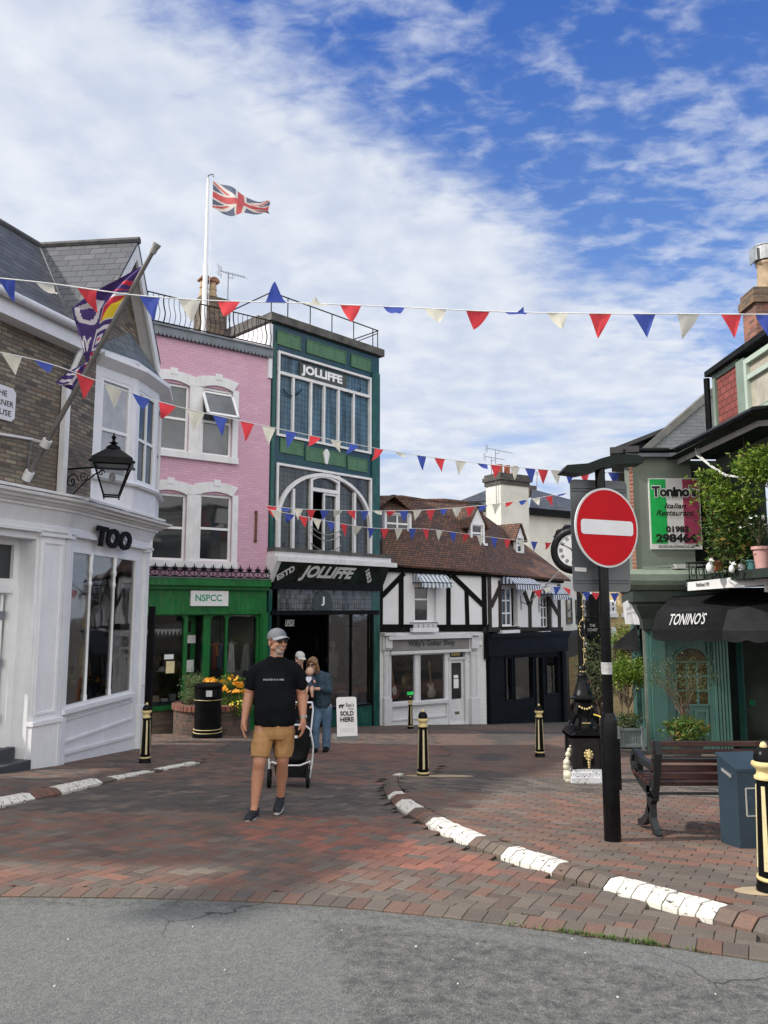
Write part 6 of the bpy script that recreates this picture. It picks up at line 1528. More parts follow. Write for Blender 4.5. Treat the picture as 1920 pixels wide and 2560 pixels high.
for zz_ in(za,zb_):tube(bm,[fb.P(-.05,zz_,-.05),fb.P(L_,zz_,-.05)],.014,6)
for k in range(13):
 s_=.02+L_*k/13;tube(bm,[fb.P(s_,za,-.05),fb.P(s_,zb_,-.05)],.011,5)
 for sg in(-1,1):tube(bm,[fb.P(s_+.09+sg*.045*math.cos(t_),(za+zb_)/2+.09*math.sin(t_)*sg,-.05)for t_ in[q*.7 for q in range(8)]],.008,5)
tube(bm,[fb.P(-.05,za,-.05),fb.P(-.05,za,-.9)],.012,5);tube(bm,[fb.P(-.05,zb_,-.05),fb.P(-.05,zb_,-.9)],.012,5)
part('balcony_rail',bm,BLACKM,root)
bm=NB();fb.box(bm,(-.05,L_,za-.12,za-.03),-1.3,-.03);part('balcony_floor',bm,LGD,root)
bm=NB();c0=at(1738,1118,14.0)
for k,(dx,dz)in enumerate(((0,0),(.05,.02))):tube(bm,[c0+Vector((dx,0,dz)),c0+Vector((dx+.02,0,-.15)),at(1775,1165,13.6)+Vector((0,0,dz)),at(1815,1190,13.2)+Vector((0,0,dz)),at(1865,1195,12.8)],.014,5,caps=True)
part('cable',bm,M('cable_white',(.6,.6,.58),.5),root)
c=at(1862,1150,13.0);bm=NB();lathe(bm,[(.02,.16),(.03,.10),(.05,.02),(.12,-.06),(.17,-.10),(.15,-.10),(.02,.0)],tuple(c),16);tube(bm,[c+Vector((0,0,.15)),c+Vector((0,0,.42))],.008,5)
solo('hanging_lamp','small copper bell shaped lamp hanging over the balcony plants','lamp',bm,M('old_copper',(.20,.13,.11),.5,.2,metal=.3),smooth=True)
bm=NB();pts=[at(1556,1508,17.2),at(1615,1472,15.2),at(1629,1563,15.0),at(1563,1560,17.0)];prism(bm,pts,(.06,.03,0));mb=part('lane_sign_board',bm,M('faded_board',(.52,.53,.54),.7,.15,4.),root)
bm=NB()
for k,(u0,u1)in enumerate(((.15,.33),(.38,.55),(.62,.92))):
 def bl(u,v):return(pts[0].lerp(pts[1],u)).lerp(pts[3].lerp(pts[2],u),v)+Vector((-.01,-.006,0))
 for v0 in(.30,.50):quad(bm,bl(u0,v0),bl(u1,v0),bl(u1,v0+.10),bl(u0,v0+.10))
part('faint_print',bm,M('faded_print',(.33,.34,.36),.8),mb)
bm=NB();bl=[at(1533,1612,18),at(1592,1563,16.2),at(1598,1618,15.8)];patch(bm,at(1592,1563,16.2),at(1604,1563,18.6),at(1550,1612,19.5),at(1533,1612,17.2),6,4);face(bm,[at(1592,1563,16.2),at(1533,1612,17.2),at(1598,1618,16.2)])
quad(bm,at(1533,1612,17.2),at(1598,1618,16.2),at(1598,1630,16.2),at(1533,1620,17.2));part('lane_awning',bm,AWN,root)
yb=Fac(at(1486,1700,44).xy,at(1640,1700,42).xy)
YBK=MB('yellow_brick',[(.52,.40,.20),(.48,.36,.18),(.56,.44,.23)],(.42,.34,.2),.225,.075,.012,bump=.3)
r_=thing('yellow_brick_building','sunlit yellow brick building seen at the far end of the lane','building',(*((yb.a+yb.b)/2).xy,G(14,44)))
zy=yb.st(1540,1478)[1];bm=NB();yb.box(bm,(0,yb.w,-9,zy),-6,0);part('brick_wall',bm,YBK,r_)
for q in((1526,1541,1500,1532),(1530,1541,1568,1612),(1560,1575,1500,1532)):
 rr_=yb.R(*q);window(yb,r_,rr_,.01,WHITE2,GLD,fw=.12,cross=(.5,));bm=NB();yb.box(bm,(rr_[0]-.1,rr_[1]+.1,rr_[2]-.25,rr_[2]),0,.15);part('window_sill',bm,WHITE2,r_)
lb=Fac(at(1408,1700,32.5).xy,at(1478,1700,40).xy)
r_=thing('lane_shop_building','white building with dark shop front and windows beside the black shop, down the lane','building',(*((lb.a+lb.b)/2).xy,G(8,36)))
zl_=lb.st(1430,1440)[1];zm_=lb.st(1440,1580)[1];bm=NB();lb.box(bm,(0,lb.w,zm_,zl_),-4,0);part('render_wall',bm,BRND,r_)
bm=NB();lb.box(bm,(0,lb.w,-9,zm_),-4,.05);lb.box(bm,(0,lb.w,zm_-.1,zm_+.1),0,.3);part('shop_front',bm,DSH,r_)
for q in((1414,1428,1494,1560),(1438,1448,1500,1560),(1456,1466,1500,1560)):window(lb,r_,lb.R(*q),.01,M('dark_frame',(.05,.055,.06),.5),GLD,fw=.1,cross=(.5,))
bm=NB();lb.box(bm,lb.R(1420,1445,1640,1780),.05,.06);pn=part('shop_window',bm,GLK,r_)
mq=at(1490,1640,33);r_=thing('gazebo','white striped canopy roof leaning down the lane behind the ornate column','canopy',tuple(mq))
bm=NB();prism(bm,[at(1462,1612,30),at(1472,1606,30),at(1512,1655,31),at(1512,1672,31),at(1492,1660,31)],(0,.4,0));part('canopy',bm,M('canvas_grey',(.45,.46,.47),.8,.2,4.),r_)
bm=NB();tube(bm,[at(1508,1665,31.2),Vector((at(1508,1665,31.2).x,31.2,G(9,31.2)))],.04,6);part('post',bm,LEAD,r_)
bm=NB();q=at(1490,1760,34);box(bm,q.x-.35,q.x+.35,34,34.3,G(9,34),q.z+.95);solo('orange_panel','orange red panel far down the lane behind the ornate column','panel',bm,M('orange_panel',(.45,.13,.05),.7,.2))
r_=thing('hanging_sign','small black hanging sign reading THE COAST on a bracket over the lane','sign',tuple(at(1480,1570,26)))
fc=Fac(at(1463,1570,26).xy,at(1500,1570,26).xy);bm=NB();fc.box(bm,fc.R(1463,1499,1552,1587),-.03,.03);part('board',bm,BLACKM,r_)
tpart(fc,r_,'THE',1474,1488,1560,1567,.035,M('letter_pale',(.4,.4,.38),.7),bold=.01);tpart(fc,r_,'COAST',1469,1494,1571,1578,.035,M('letter_pale',(.4,.4,.38),.7),bold=.01)
bm=NB();tube(bm,[at(1440,1543,26),at(1502,1543,26)],.03,5);tube(bm,[at(1465,1543,26),at(1465,1553,26)],.015,4);tube(bm,[at(1497,1543,26),at(1497,1553,26)],.015,4);part('bracket',bm,BLACKM,r_)
bm=NB();box(bm,*(lambda p:(p.x,p.x+.42,27.9,28.3))(at(1469,1470,28)),G(8,28)-.0,at(1480,1485,28).z);solo('black_post','square black post standing in the lane behind the hanging sign','post',bm,BLACKP)
def make_bollard(label):
 r_=thing('bollard',label,'bollard',(0,0,0),'black and cream bollards around the square')
 bm=NB();lathe(bm,[(.092,-.05),(.092,.03),(.086,.045),(.086,.075)],n=20);mesh_obj('foot',bm,BLACKP,r_,local=True,smooth=True)
 bm=NB();lathe(bm,[(.084,.075),(.088,.085),(.084,.098)],n=20);mesh_obj('foot_ring',bm,GOLD,r_,local=True,smooth=True)
 bm=NB();lathe(bm,[(.078,.098),(.058,.695)],n=8);mesh_obj('shaft',bm,BLACKP,r_,local=True)
 for k in range(4):
  a=math.pi/2*k-math.pi/2+.08;bm=NB();d=Vector((math.cos(a),math.sin(a),0));s_=Vector((-d.y,d.x,0))
  prism(bm,[d*.070+s_*.015+Vector((0,0,.14)),d*.070-s_*.015+Vector((0,0,.14)),d*.054-s_*.011+Vector((0,0,.66)),d*.054+s_*.011+Vector((0,0,.66))],d*.007)
  mesh_obj('stripe',bm,CHIP,r_,local=True)
 bm=NB();lathe(bm,[(.060,.695),(.068,.70),(.068,.715),(.054,.725),(.05,.745)],n=20);mesh_obj('neck_ring',bm,GOLD,r_,local=True,smooth=True)
 bm=NB();lathe(bm,[(.05,.745),(.058,.765),(.078,.780),(.082,.793),(.078,.806),(.067,.812)],n=24);mesh_obj('collar',bm,GOLD,r_,local=True,smooth=True)
 bm=NB();lathe(bm,[(.066,.815),(.064,.845),(.05,.88),(.025,.90)],n=20);mesh_obj('dome',bm,BLACKP,r_,local=True,smooth=True)
 bm=NB();lathe(bm,[(.022,.895),(.024,.91),(.016,.928),(.004,.935)],n=12);mesh_obj('knob',bm,GOLD,r_,local=True,smooth=True)
 return r_
CHIP=M('chipped_cream',(.60,.52,.30),.5,.1,6.,col2=(.02,.02,.02),amt=.62)
bp=[((1058,1947),'bollard at the curled end of the white painted kerb, before the guitar shop',0),((362,1907),'bollard beside the white corner shop front at the left',.4),((1350,1892),'bollard between the kerb end and the ornate clock column, before the black shop',1.1),((1026,1822),'smallest and farthest bollard, right in front of the guitar shop window',.2),((1930,2232),'largest bollard, cut by the right edge of the photo beside the blue cabinet',.75)]
b0_=None;SCB=.94
for(px,py),lab,rz in bp:
 p=gh(px,py)
 if b0_ is None:b0_=make_bollard('black bollard: '+lab);b0_.location=p;ROOT[b0_.name]=p;bl0=b0_
 else:dup(bl0,p,'black '+lab,rz)
bm=NB();p=gh(1058,1947);ring=[(p.x+.30*math.cos(a)*1.6+.22,p.y+.16*math.sin(a))for a in[q*math.pi/8 for q in range(16)]]
prism(bm,[Vector((x,y,H(x,y)+.002))for x,y in ring],(0,0,.004));struct('mortar_patch',bm,M('mortar_tan',(.40,.31,.20),.9,.15,6.,bump=.3))
bm=NB();p=gh(1930,2232);ring=[(p.x+.24*math.cos(a),p.y+.11*math.sin(a))for a in[q*math.pi/8 for q in range(16)]]
prism(bm,[Vector((x,y,H(x,y)+.002))for x,y in ring],(0,0,.004));struct('mortar_patch',bm,M('mortar_tan',(.40,.31,.20)))
p=gh(1532,2103);yS=p.y;GL_BLK=M('gloss_black',(.005,.005,.006),.15,.3,5.,spec=.18,col2=(.5,.5,.5),amt=.75,bump=.04,bscale=30)
root=thing('no_entry_sign','red round no entry sign with white bar on a tall black pole, grey plate behind','road sign',tuple(p))
zt_s=at(1530,1795,yS).z-p.z;zt_p=at(1508,1165,yS).z-p.z
bm=NB();lathe(bm,[(.070,-.1),(.070,zt_s-.02),(.066,zt_s),(.047,zt_s+.045)],tuple(p),24);part('pole_base',bm,GL_BLK,root,smooth=True)
bm=NB();lathe(bm,[(.044,zt_s+.02),(.043,zt_p)],tuple(p),20);part('pole',bm,GL_BLK,root,smooth=True)
bm=NB();box(bm,p.x-.005,p.x+.072,p.y-.068,p.y+.01,p.z+.42,p.z+zt_s-.16);part('access_door',bm,GL_BLK,root)
bm=NB();z=at(1520,1685,yS).z;lathe(bm,[(.046,z),(.0465,z+.10)],(p.x,p.y,0),20);part('tape_band',bm,M('old_silver_tape',(.42,.42,.42),.5,.3,12.,col2=(.1,.1,.1),amt=.6),root)
th=R_(25);n_=Vector((math.sin(th),-math.cos(th),0));u_=Vector((math.cos(th),math.sin(th),0));cD=at(1518,1319,yS-.10)
m4=Matrix((u_,Vector((0,0,1)),n_)).transposed().to_4x4();m4.translation=cD;Rr=.345
def disc(bm,m4,r,z0,z1,n=64,ry=None):
 prism(bm,[m4@Vector((r*math.cos(2*math.pi*k/n),(ry or r)*math.sin(2*math.pi*k/n),z0))for k in range(n)],(m4.to_3x3()@Vector((0,0,z1-z0))))
bm=NB();disc(bm,m4,Rr,-.012,.0);sf=part('sign_rim',bm,M('sign_grey_white',(.55,.56,.57),.35),root)
RF=M('sign_red',(.46,.006,.012),.5,.06,2.5,spec=.12);bm=NB();disc(bm,m4,Rr*.95,.0,.003);fd_=part('sign_face',bm,RF,root)
bm=NB();w2,h2=Rr*.83,Rr*.185;rr=.03;pts=[]
for cx,cy,a0 in((w2-rr,h2-rr,0),(-w2+rr,h2-rr,90),(-w2+rr,-h2+rr,180),(w2-rr,-h2+rr,270)):pts+=[(cx+rr*math.cos(R_(a0+q)),cy+rr*math.sin(R_(a0+q)))for q in(0,30,60,90)]
prism(bm,[m4@Vector((x,y,.003))for x,y in pts],n_*.002);part('white_bar',bm,M('sign_bar_white',(.62,.63,.66),.3,.05,6.),fd_)
th2=R_(12);n2_=Vector((math.sin(th2),-math.cos(th2),0));u2_=Vector((math.cos(th2),math.sin(th2),0));yP=yS+.10
q0=at(1500,1339,yP);hw=(at(1577,1339,yP)-at(1422,1339,yP)).x/2;hh=(at(1500,1200,yP)-at(1500,1479,yP)).z/2
m5=Matrix((u2_,Vector((0,0,1)),n2_)).transposed().to_4x4();m5.translation=q0;rr=.04;pts=[]
for cx,cy,a0 in((hw-rr,hh-rr,0),(-hw+rr,hh-rr,90),(-hw+rr,-hh+rr,180),(hw-rr,-hh+rr,270)):pts+=[(cx+rr*math.cos(R_(a0+q)),cy+rr*math.sin(R_(a0+q)))for q in(0,30,60,90)]
bm=NB();prism(bm,[m5@Vector((x,y,0))for x,y in pts],n2_*.006);pb=part('back_plate',bm,M('plate_grey',(.115,.125,.135),.5,.08,2.,metal=.2),root)
for py in(1225,1338,1453):
 z=at(1500,py,yP).z-q0.z
 for dz in(-.012,.012):
  bm=NB();prism(bm,[m5@Vector((x,z+dz+y,.006))for x,y in((-hw+.01,-.004),(hw-.01,-.004),(hw-.01,.004),(-hw+.01,.004))],n2_*.014);part('channel_lip',bm,M('plate_grey',(0,0,0)),pb)
bm=NB();prism(bm,[m5@Vector((x,y,.007))for x,y in((-hw+.02,-hh+.18),(-hw+.13,-hh+.175),(-hw+.13,-hh+.21),(-hw+.02,-hh+.215))],n2_*.001);part('sticker',bm,WHITE2,pb)
HB=M('lamp_black_green',(.008,.014,.013),.4,.2,4.,spec=.15)
for pts_ in([(1405,1178),(1418,1162),(1470,1158),(1502,1146),(1502,1170),(1488,1176),(1450,1184)],[(1502,1146),(1545,1134),(1598,1138),(1613,1146),(1608,1157),(1545,1160),(1502,1170)]):
 bm=NB();prism(bm,[at(x,y,yS-.10)for x,y in pts_],(0,.2,.0));hd=part('sign_lamp',bm,HB,root)
pb_=gh(1640,2090);X0,Y0,Z0=pb_.x,pb_.y,pb_.z;IRN=M('cast_iron_grey',(.011,.014,.017),.45,.25,6.,bump=.25,bscale=60);WD=M('bench_wood',(.045,.016,.013),.5,.35,5.,bump=.3,bscale=30)
root=thing('park_bench','dark red slatted bench with scrolled cast iron end, its back turned to the viewer','bench',(X0,Y0,Z0))
def yz(y,z,x=0.):return Vector((X0-.02+x,Y0+y,Z0+z))
BKX=[.0,.92,1.84]
zT=at(1627,1852,Y0-.10).z-Z0
for i_,bx in enumerate(BKX):
 bm=NB()
 def strip(pts,ws,ww=.055):
  for a in range(len(pts)-1):
   p,q=Vector(pts[a]),Vector(pts[a+1]);
   def nrm2(k):
    d=(Vector(pts[min(k+1,len(pts)-1)])-Vector(pts[max(k-1,0)])).normalized();return Vector((-d.y,d.x))
   n0,n1=nrm2(a)*ws[a]*.68,nrm2(a+1)*ws[a+1]*.68
   prism(bm,[yz(*(p+n0),bx),yz(*(q+n1),bx),yz(*(q-n1),bx),yz(*(p-n0),bx)],(ww,0,0))
 strip([(-.10,zT),(-.10,zT-.10),(-.05,.55),(.02,.40),(.06,.33)],[.05,.06,.06,.09,.12])
 strip([(.06,.36),(.10,.25),(.08,.12),(.0,.03),(-.06,.0)],[.14,.07,.05,.05,.04])
 strip([(.10,.22),(.20,.10),(.30,.04),(.42,.0)],[.06,.05,.045,.04])
 strip([(.06,.36),(.20,.37),(.36,.40),(.46,.44)],[.10,.07,.06,.05])
 if i_!=1:
  strip([(-.04,.56),(.10,.57),(.28,.57),(.40,.61),(.48,.62),(.54,.58),(.56,.52),(.53,.45),(.46,.42),(.40,.45),(.39,.52),(.43,.57)],[.045]*3+[.035]*9)
  strip([(.36,.42),(.42,.45),(.50,.46)],[.05]*3)
 part('bench_end',bm,IRN,root)
x0,x1=-.03,1.92
for z_,h_ in((zT-.03,.045),(zT-.095,.038),(zT-.165,.050),(zT-.24,.050),(zT-.31,.045)):
 bm=NB();yy=-.085+(zT-z_)*.12;box(bm,X0+x0,X0+x1,Y0+yy,Y0+yy+.028,Z0+z_-h_/2,Z0+z_+h_/2);bmesh.ops.bevel(bm,geom=bm.edges[:],offset=.004,segments=1,affect='EDGES');part('back_slat',bm,WD,root)
for k in range(5):
 bm=NB();yy=.05+.092*k;box(bm,X0+x0,X0+x1,Y0+yy,Y0+yy+.07,Z0+.40+.005*k,Z0+.435+.005*k);bmesh.ops.bevel(bm,geom=bm.edges[:],offset=.004,segments=1,affect='EDGES');part('seat_slat',bm,WD,root)
bm=NB();tube(bm,[yz(-.11,zT-.15,-.03),yz(-.11,zT-.15,1.9)],.011,6);part('back_rod',bm,IRN,root)
bm=NB();tube(bm,[yz(.06,.335,-.03),yz(.06,.335,1.9)],.012,6);part('stretcher',bm,IRN,root)
bm=NB();ball(bm,yz(-.02,.38,.0)-Vector((.01,0,0)),.016);part('bolt',bm,IRN,root)
A_,B_,C_=gh(1807,2108),gh(1852,2124),gh(1906,2120);A_=Vector((A_.x,A_.y+.10,A_.z));B_=Vector(B_);C_.z=B_.z;A_.z=B_.z;A_.x=B_.x-(.02);A_.y=B_.y+.30
C_=B_+Vector((.32,.05,0));A_=at(1803,2105,B_.y+.24);A_.z=B_.z;D_=A_+C_-B_
hB=at(1838,1930,B_.y).z-B_.z;BLU=M('cabinet_blue_grey',(.026,.045,.064),.5,.15,2.5,bump=.15,bscale=50,col2=(.07,.09,.10),amt=.66,spec=.3)
root=thing('utility_cabinet','blue grey metal cabinet with sloping lid between the bench and the right bollard','cabinet',tuple(B_))
up1,up2=Vector((0,0,hB)),Vector((0,0,hB+.09))
bm=NB();vs=[bm.verts.new(v)for v in(A_-Vector((0,0,.05)),B_-Vector((0,0,.05)),C_-Vector((0,0,.05)),D_-Vector((0,0,.05)),A_+up2,B_+up1,C_+up1,D_+up2)]
for idx in((3,2,1,0),(0,1,5,4),(1,2,6,5),(2,3,7,6),(3,0,4,7),(4,5,6,7)):bm.faces.new([vs[i]for i in idx])
part('body',bm,BLU,root)
bm=NB();cc=(A_+C_)/2;ex=lambda v,up:cc+(v-cc)*1.06+up
q=[ex(A_,up2),ex(B_,up1),ex(C_,up1),ex(D_,up2)];prism(bm,q,(0,0,.022));part('lid',bm,BLU,root)
fu=(C_-B_).normalized();bm=NB();b4=B_+fu*.07+Vector((0,-.004,hB*.42));w_,h_=.22,hB*.36;pq=[b4,b4+fu*w_,b4+fu*w_+Vector((0,0,h_)),b4+Vector((0,0,h_))]
for i in range(4):bar(bm,pq[i],pq[(i+1)%4],.01,.008,up=(0,-1,0))
part('door_edge',bm,M('scratched_edge',(.35,.34,.32),.6),root)
bm=NB();lu=(A_-B_);b5=B_+lu*.25+Vector((-.004,-.004,hB-.06));prism(bm,[b5,b5+lu*.5+Vector((0,0,.035)),b5+lu*.5+Vector((0,0,.06)),b5+Vector((0,0,.025))],(-.006,-.003,0));part('plate',bm,M('plate_alu',(.45,.46,.47),.4,metal=.5),root)
pc=gh(1466,1958);yC=pc.y+.18;cx_=at(1462,1900,yC).x;cz=H(cx_,yC)
zc_=lambda py:at(1460,py,yC).z
root=thing('clock_column','ornate black and gold cast iron column with round clock, chipped white plinth and gilt lion mask','clock column',(cx_,yC,cz))
CHW=M('chipped_white',(.62,.63,.66),.5,.08,5.,col2=(.02,.02,.02),amt=.56,bump=.3);BK=M('cast_black',(.007,.007,.008),.3,.3,8.,spec=.15,bump=.4,bscale=40);GD=M('gilt',(.50,.40,.19),.35,.2,10.,metal=.35,bump=.5,bscale=50)
s=.235;bm=NB();box(bm,cx_-s,cx_+s,yC-s,yC+s,cz-.1,cz+.09);box(bm,cx_-s*.93,cx_+s*.93,yC-s*.93,yC+s*.93,cz+.09,cz+.15);box(bm,cx_-s*.85,cx_+s*.85,yC-s*.85,yC+s*.85,cz+.15,cz+.19);part('plinth',bm,CHW,root)
s=.185;z0,z1=cz+.19,zc_(1838);CHB=M('chipped_black',(.007,.007,.008),.4,.3,6.,col2=(.6,.6,.62),amt=.70,bump=.3)
bm=NB();box(bm,cx_-s,cx_+s,yC-s,yC+s,z0,z1);
for sx in(-1,1):
 for sy in(-1,1):box(bm,cx_+sx*s-.025,cx_+sx*s+.025,yC+sy*s-.025,yC+sy*s+.025,z0,z1)
part('pedestal',bm,CHB,root)
bm=NB()
arcp=[(cx_+.07*math.cos(math.pi*k/10),z0+.20+.07*math.sin(math.pi*k/10))for k in range(11)]+[(cx_-.07,z0+.04),(cx_+.07,z0+.04)]
prism(bm,[Vector((x,yC-s-.001,z))for x,z in arcp],(0,-.012,0));part('niche',bm,BK,root)
bm=NB();c=Vector((cx_,yC-s-.02,z0+.185));ball(bm,c,.045,sc=(.9,.6,1.15));ball(bm,c+Vector((0,-.03,-.02)),.022);ball(bm,c+Vector((0,-.02,-.06)),.025,sc=(1,.7,.8))
for k in range(9):a=math.pi*2*k/9;ball(bm,c+Vector((.048*math.cos(a),.0,.055*math.sin(a))),.018,seg=6)
for k in range(3):ball(bm,c+Vector((0,-.01,-.10-.03*k)),.022-.003*k,seg=6,sc=(1.1,.6,1))
part('lion_mask',bm,GD,root,smooth='all')
bm=NB()
for k in range(9):c=Vector((cx_-s-.05-.03*math.sin(k*.5),yC-s*.6,cz+.05+.052*k));ball(bm,c,.062-.0045*k+.012*math.sin(k*2.2),seg=8)
part('dolphin_spout',bm,M('worn_white_cream',(.60,.56,.44),.6,.15,8.,bump=.6,bscale=40),root,smooth='all')
bm=NB();zr_=z1;e=s+.05
for dx,dy in((0,-1),(0,1),(-1,0),(1,0)):
 d=Vector((dx,dy,0));t_=Vector((-dy,dx,0));c=Vector((cx_,yC,zr_))
 prism(bm,[c+d*e+t_*(-e),c+d*e+t_*e,c+d*e+t_*e+Vector((0,0,.03)),c+d*e+Vector((0,0,.13)),c+d*e-t_*e+Vector((0,0,.03))],-d*(e-.003))
part('pedimented_cap',bm,BK,root)
zs0,zs1=zc_(1822),zc_(1748)
bm=NB();lathe(bm,[(.16,zr_+.08),(.15,zs0),(.11,zs0+.08),(.09,zs0+.18),(.12,zs1-.12),(.14,zs1-.04),(.10,zs1)],(cx_,yC,0),16)
for k in range(4):
 a=math.pi/4+math.pi/2*k;d=Vector((math.cos(a),math.sin(a),0));c=Vector((cx_,yC,0))
 tube(bm,[c+d*r_+Vector((0,0,z))for r_,z in((.11,zs1-.03),(.17,zs1-.10),(.18,zs1-.18),(.13,zs0+.16),(.16,zs0+.08),(.20,zs0+.05),(.19,zs0-.01),(.15,zs0))],[.02,.03,.028,.024,.03,.028,.024,.018],8)
 ball(bm,c+d*.17+Vector((0,0,zs0+.02)),.045,seg=8)
part('scroll_section',bm,BK,root,smooth=True)
bm=NB()
for k in range(8):a=-math.pi/2+(k-3.5)*.22;r_=.15;ball(bm,Vector((cx_+r_*math.cos(a),yC+r_*math.sin(a),zs1-.09-.02*math.cos((k-3.5)*.8))),.016,seg=6)
part('gilt_swag',bm,GD,root)
bm=NB();box(bm,cx_-.055,cx_+.055,yC-.135,yC-.128,zs0+.085,zs0+.10);part('gilt_plate',bm,GD,root)
zb0_,zb1_=zc_(1745),zc_(1690)
bm=NB();lathe(bm,[(.10,zs1-.02),(.165,zb0_-.01),(.17,zb0_+.01),(.13,zb0_+.03),(.125,zb0_+.06),(.115,zb0_+.07),(.10,zb0_+.13),(.075,zb0_+.20),(.06,zb1_-.01),(.065,zb1_+.01),(.05,zb1_+.03),(.05,zb1_+.09),(.06,zb1_+.10),(.046,zb1_+.13)],(cx_,yC,0),20);part('bell_base',bm,BK,root,smooth=True)
for a in(-2.2,-1.57,-.9):bm=NB();ball(bm,(cx_+.05*math.cos(a),yC+.05*math.sin(a),zb1_+.06),.013,seg=8);part('gilt_stud',bm,GD,root)
ztop=zc_(1440)
bm=NB();lathe(bm,[(.046,zb1_+.12),(.04,ztop),(.05,ztop+.01),(.05,ztop+.05),(.03,ztop+.09)],(cx_,yC,0),16);part('shaft',bm,BK,root,smooth=True)
bm=NB();H_=ztop-zb1_-.12;pts=[]
for k in range(60):t_=k/59;a=-math.pi/2+math.sin(t_*11+noise.noise(Vector((t_*6,0,0)))*3)*.6;pts.append(Vector((cx_+.048*math.cos(a),yC+.048*math.sin(a),zb1_+.14+H_*t_*.95)))
tube(bm,pts,.004,5)
for k in range(6):
 q=pts[int((k+.5)*7.2)]
 for d in range(5):ball(bm,q+Vector((random.uniform(-.018,.018),-.008,random.uniform(-.03,.03))),.010,seg=6)
part('gilt_vine',bm,GD,root)
cC=at(1437,1376,yC-.0);thc=R_(-30);n_=Vector((math.sin(thc),-math.cos(thc),0));u_=Vector((math.cos(thc),math.sin(thc),0));m6=Matrix((u_,Vector((0,0,1)),n_)).transposed().to_4x4();m6.translation=cC
bm=NB();lathe(bm,[(.30,-.10),(.325,-.07),(.325,.05),(.31,.08),(.275,.10),(.235,.095),(.215,.07)],n=40);bmesh.ops.transform(bm,matrix=m6,verts=bm.verts[:]);hd=part('clock_head',bm,BK,root,smooth=True)
bm=NB();disc(bm,m6,.225,.066,.074,40);dl=part('clock_dial',bm,M('dial_white',(.46,.47,.48),.4,.04,4.),hd)
bm=NB()
for k in range(12):
 a=math.pi/6*k;mm=m6@Matrix.Rotation(a,4,'Z')
 for dx in((-.012,.004,.02)if k%3 else(-.02,-.006,.008,.022)):prism(bm,[mm@Vector((x,y,.075))for x,y in((dx-.004,.145),(dx+.004,.145),(dx+.004,.195),(dx-.004,.195))],n_*.001)
part('numerals',bm,BLACKM,dl)
for a,l,w_ in((R_(-95),.13,.012),(R_(60),.2,.008)):
 bm=NB();mm=m6@Matrix.Rotation(a,4,'Z');prism(bm,[mm@Vector((x,y,.078))for x,y in((-w_,-.03),(w_,-.03),(w_*.4,l),(-w_*.4,l))],n_*.002);part('clock_hand',bm,BLACKM,dl)
bm=NB();disc(bm,m6,.24,-.13,-.10,32);part('rear_dial',bm,M('dial_white',(.7,.7,.68)),hd)
bm=NB()
for k in range(10):a=math.pi*.45+math.pi*.35*k/9;c=m6@Vector((.34*math.cos(a),.34*math.sin(a),0));ball(bm,c,.03+.012*math.sin(k*2),seg=8)
part('leaf_ornament',bm,BK,hd,smooth='all')
bm=NB();tube(bm,[Vector((cx_,yC,ztop)),cC-Vector((0,0,.33))],.035,8);part('clock_neck',bm,BK,root)
bm=NB();c0=Vector((cx_+.14,yC-.1,zs0+.13));tube(bm,[at(1484,1786,yC-.16),at(1497,1790,yC-.2),at(1512,1798,yC-.25),at(1524,1808,yC-.3)],.010,6);solo('yellow_hose','short yellow hose hanging off the scrolls of the clock column','hose',bm,M('hose_yellow',(.62,.45,.06),.5),smooth=True)
pb2=gp(520,1846);YPL=pb2.y+.3+.325+.93+.05;pl=at(530,1800,YPL);zg_=H(pl.x,YPL);R1=.93
root=thing('brick_planter','round dark brick planter behind the black litter bin','planter',(pl.x,YPL,zg_))
bm=NB();zt_=at(530,1765,YPL-.8).z;lathe(bm,[(R1,zg_-.1),(R1,zt_-.13),(R1-.12,zt_-.13)],(pl.x,YPL,0),40);part('wall',bm,MB('planter_brick',[(.085,.055,.042),(.11,.065,.05),(.065,.048,.04),(.14,.075,.055)],(.10,.09,.08),.225,.075,.012),root)
bm=NB()
for k in range(52):a=2*math.pi*k/52;c=Vector((pl.x+math.cos(a)*(R1-.06),YPL+math.sin(a)*(R1-.06),zt_-.065));box(bm,-.11,.11,-.047,.047,-.062,.062,mat=Matrix.Translation(c)@Matrix.Rotation(a,4,'Z'))
part('brick_coping',bm,MB('coping_brick',[(.20,.075,.055),(.16,.07,.055),(.24,.09,.065)],(.15,.13,.11),.25,.3,.012),root)
bm=NB();lathe(bm,[(R1-.15,zt_-.2),(R1-.16,zt_-.06),(.02,zt_-.02)],(pl.x,YPL,0),24);part('soil',bm,SOIL,root)
def plant(label,cat,c,rad,ncl,per,sz,mat,name='shrub',stem=True,fl=None,flm=None,fls=.05,shell=.45,spread=.06):
 c=Vector(c);r_=thing(name,label,cat,(c.x,c.y,c.z-rad[2]))
 bm=NB();crown(bm,c,rad,ncl,per,sz,spread=spread,shell=shell);part('foliage',bm,mat,r_)
 if stem:
  bm=NB();branches(bm,c-Vector((0,0,rad[2]+.05)),[c+Vector((random.uniform(-.6,.6)*rad[0],random.uniform(-.6,.6)*rad[1],random.uniform(0,.7)*rad[2]))for _ in range(6)],.012,.004,.02);part('stem',bm,BARK,r_)
 if fl:
  bm=NB();pts=[]
  for _ in range(fl):
   v=Vector((random.gauss(0,1),random.gauss(-.6,.7),abs(random.gauss(.5,.6)))).normalized();pts.append(c+Vector((v.x*rad[0],v.y*rad[1],v.z*rad[2]))*random.uniform(.85,1.08)if False else c+Vector((v.x*rad[0],v.y*rad[1],v.z*rad[2])))
  flowers(bm,pts,fls);part('flowers',bm,flm,r_)
 return r_
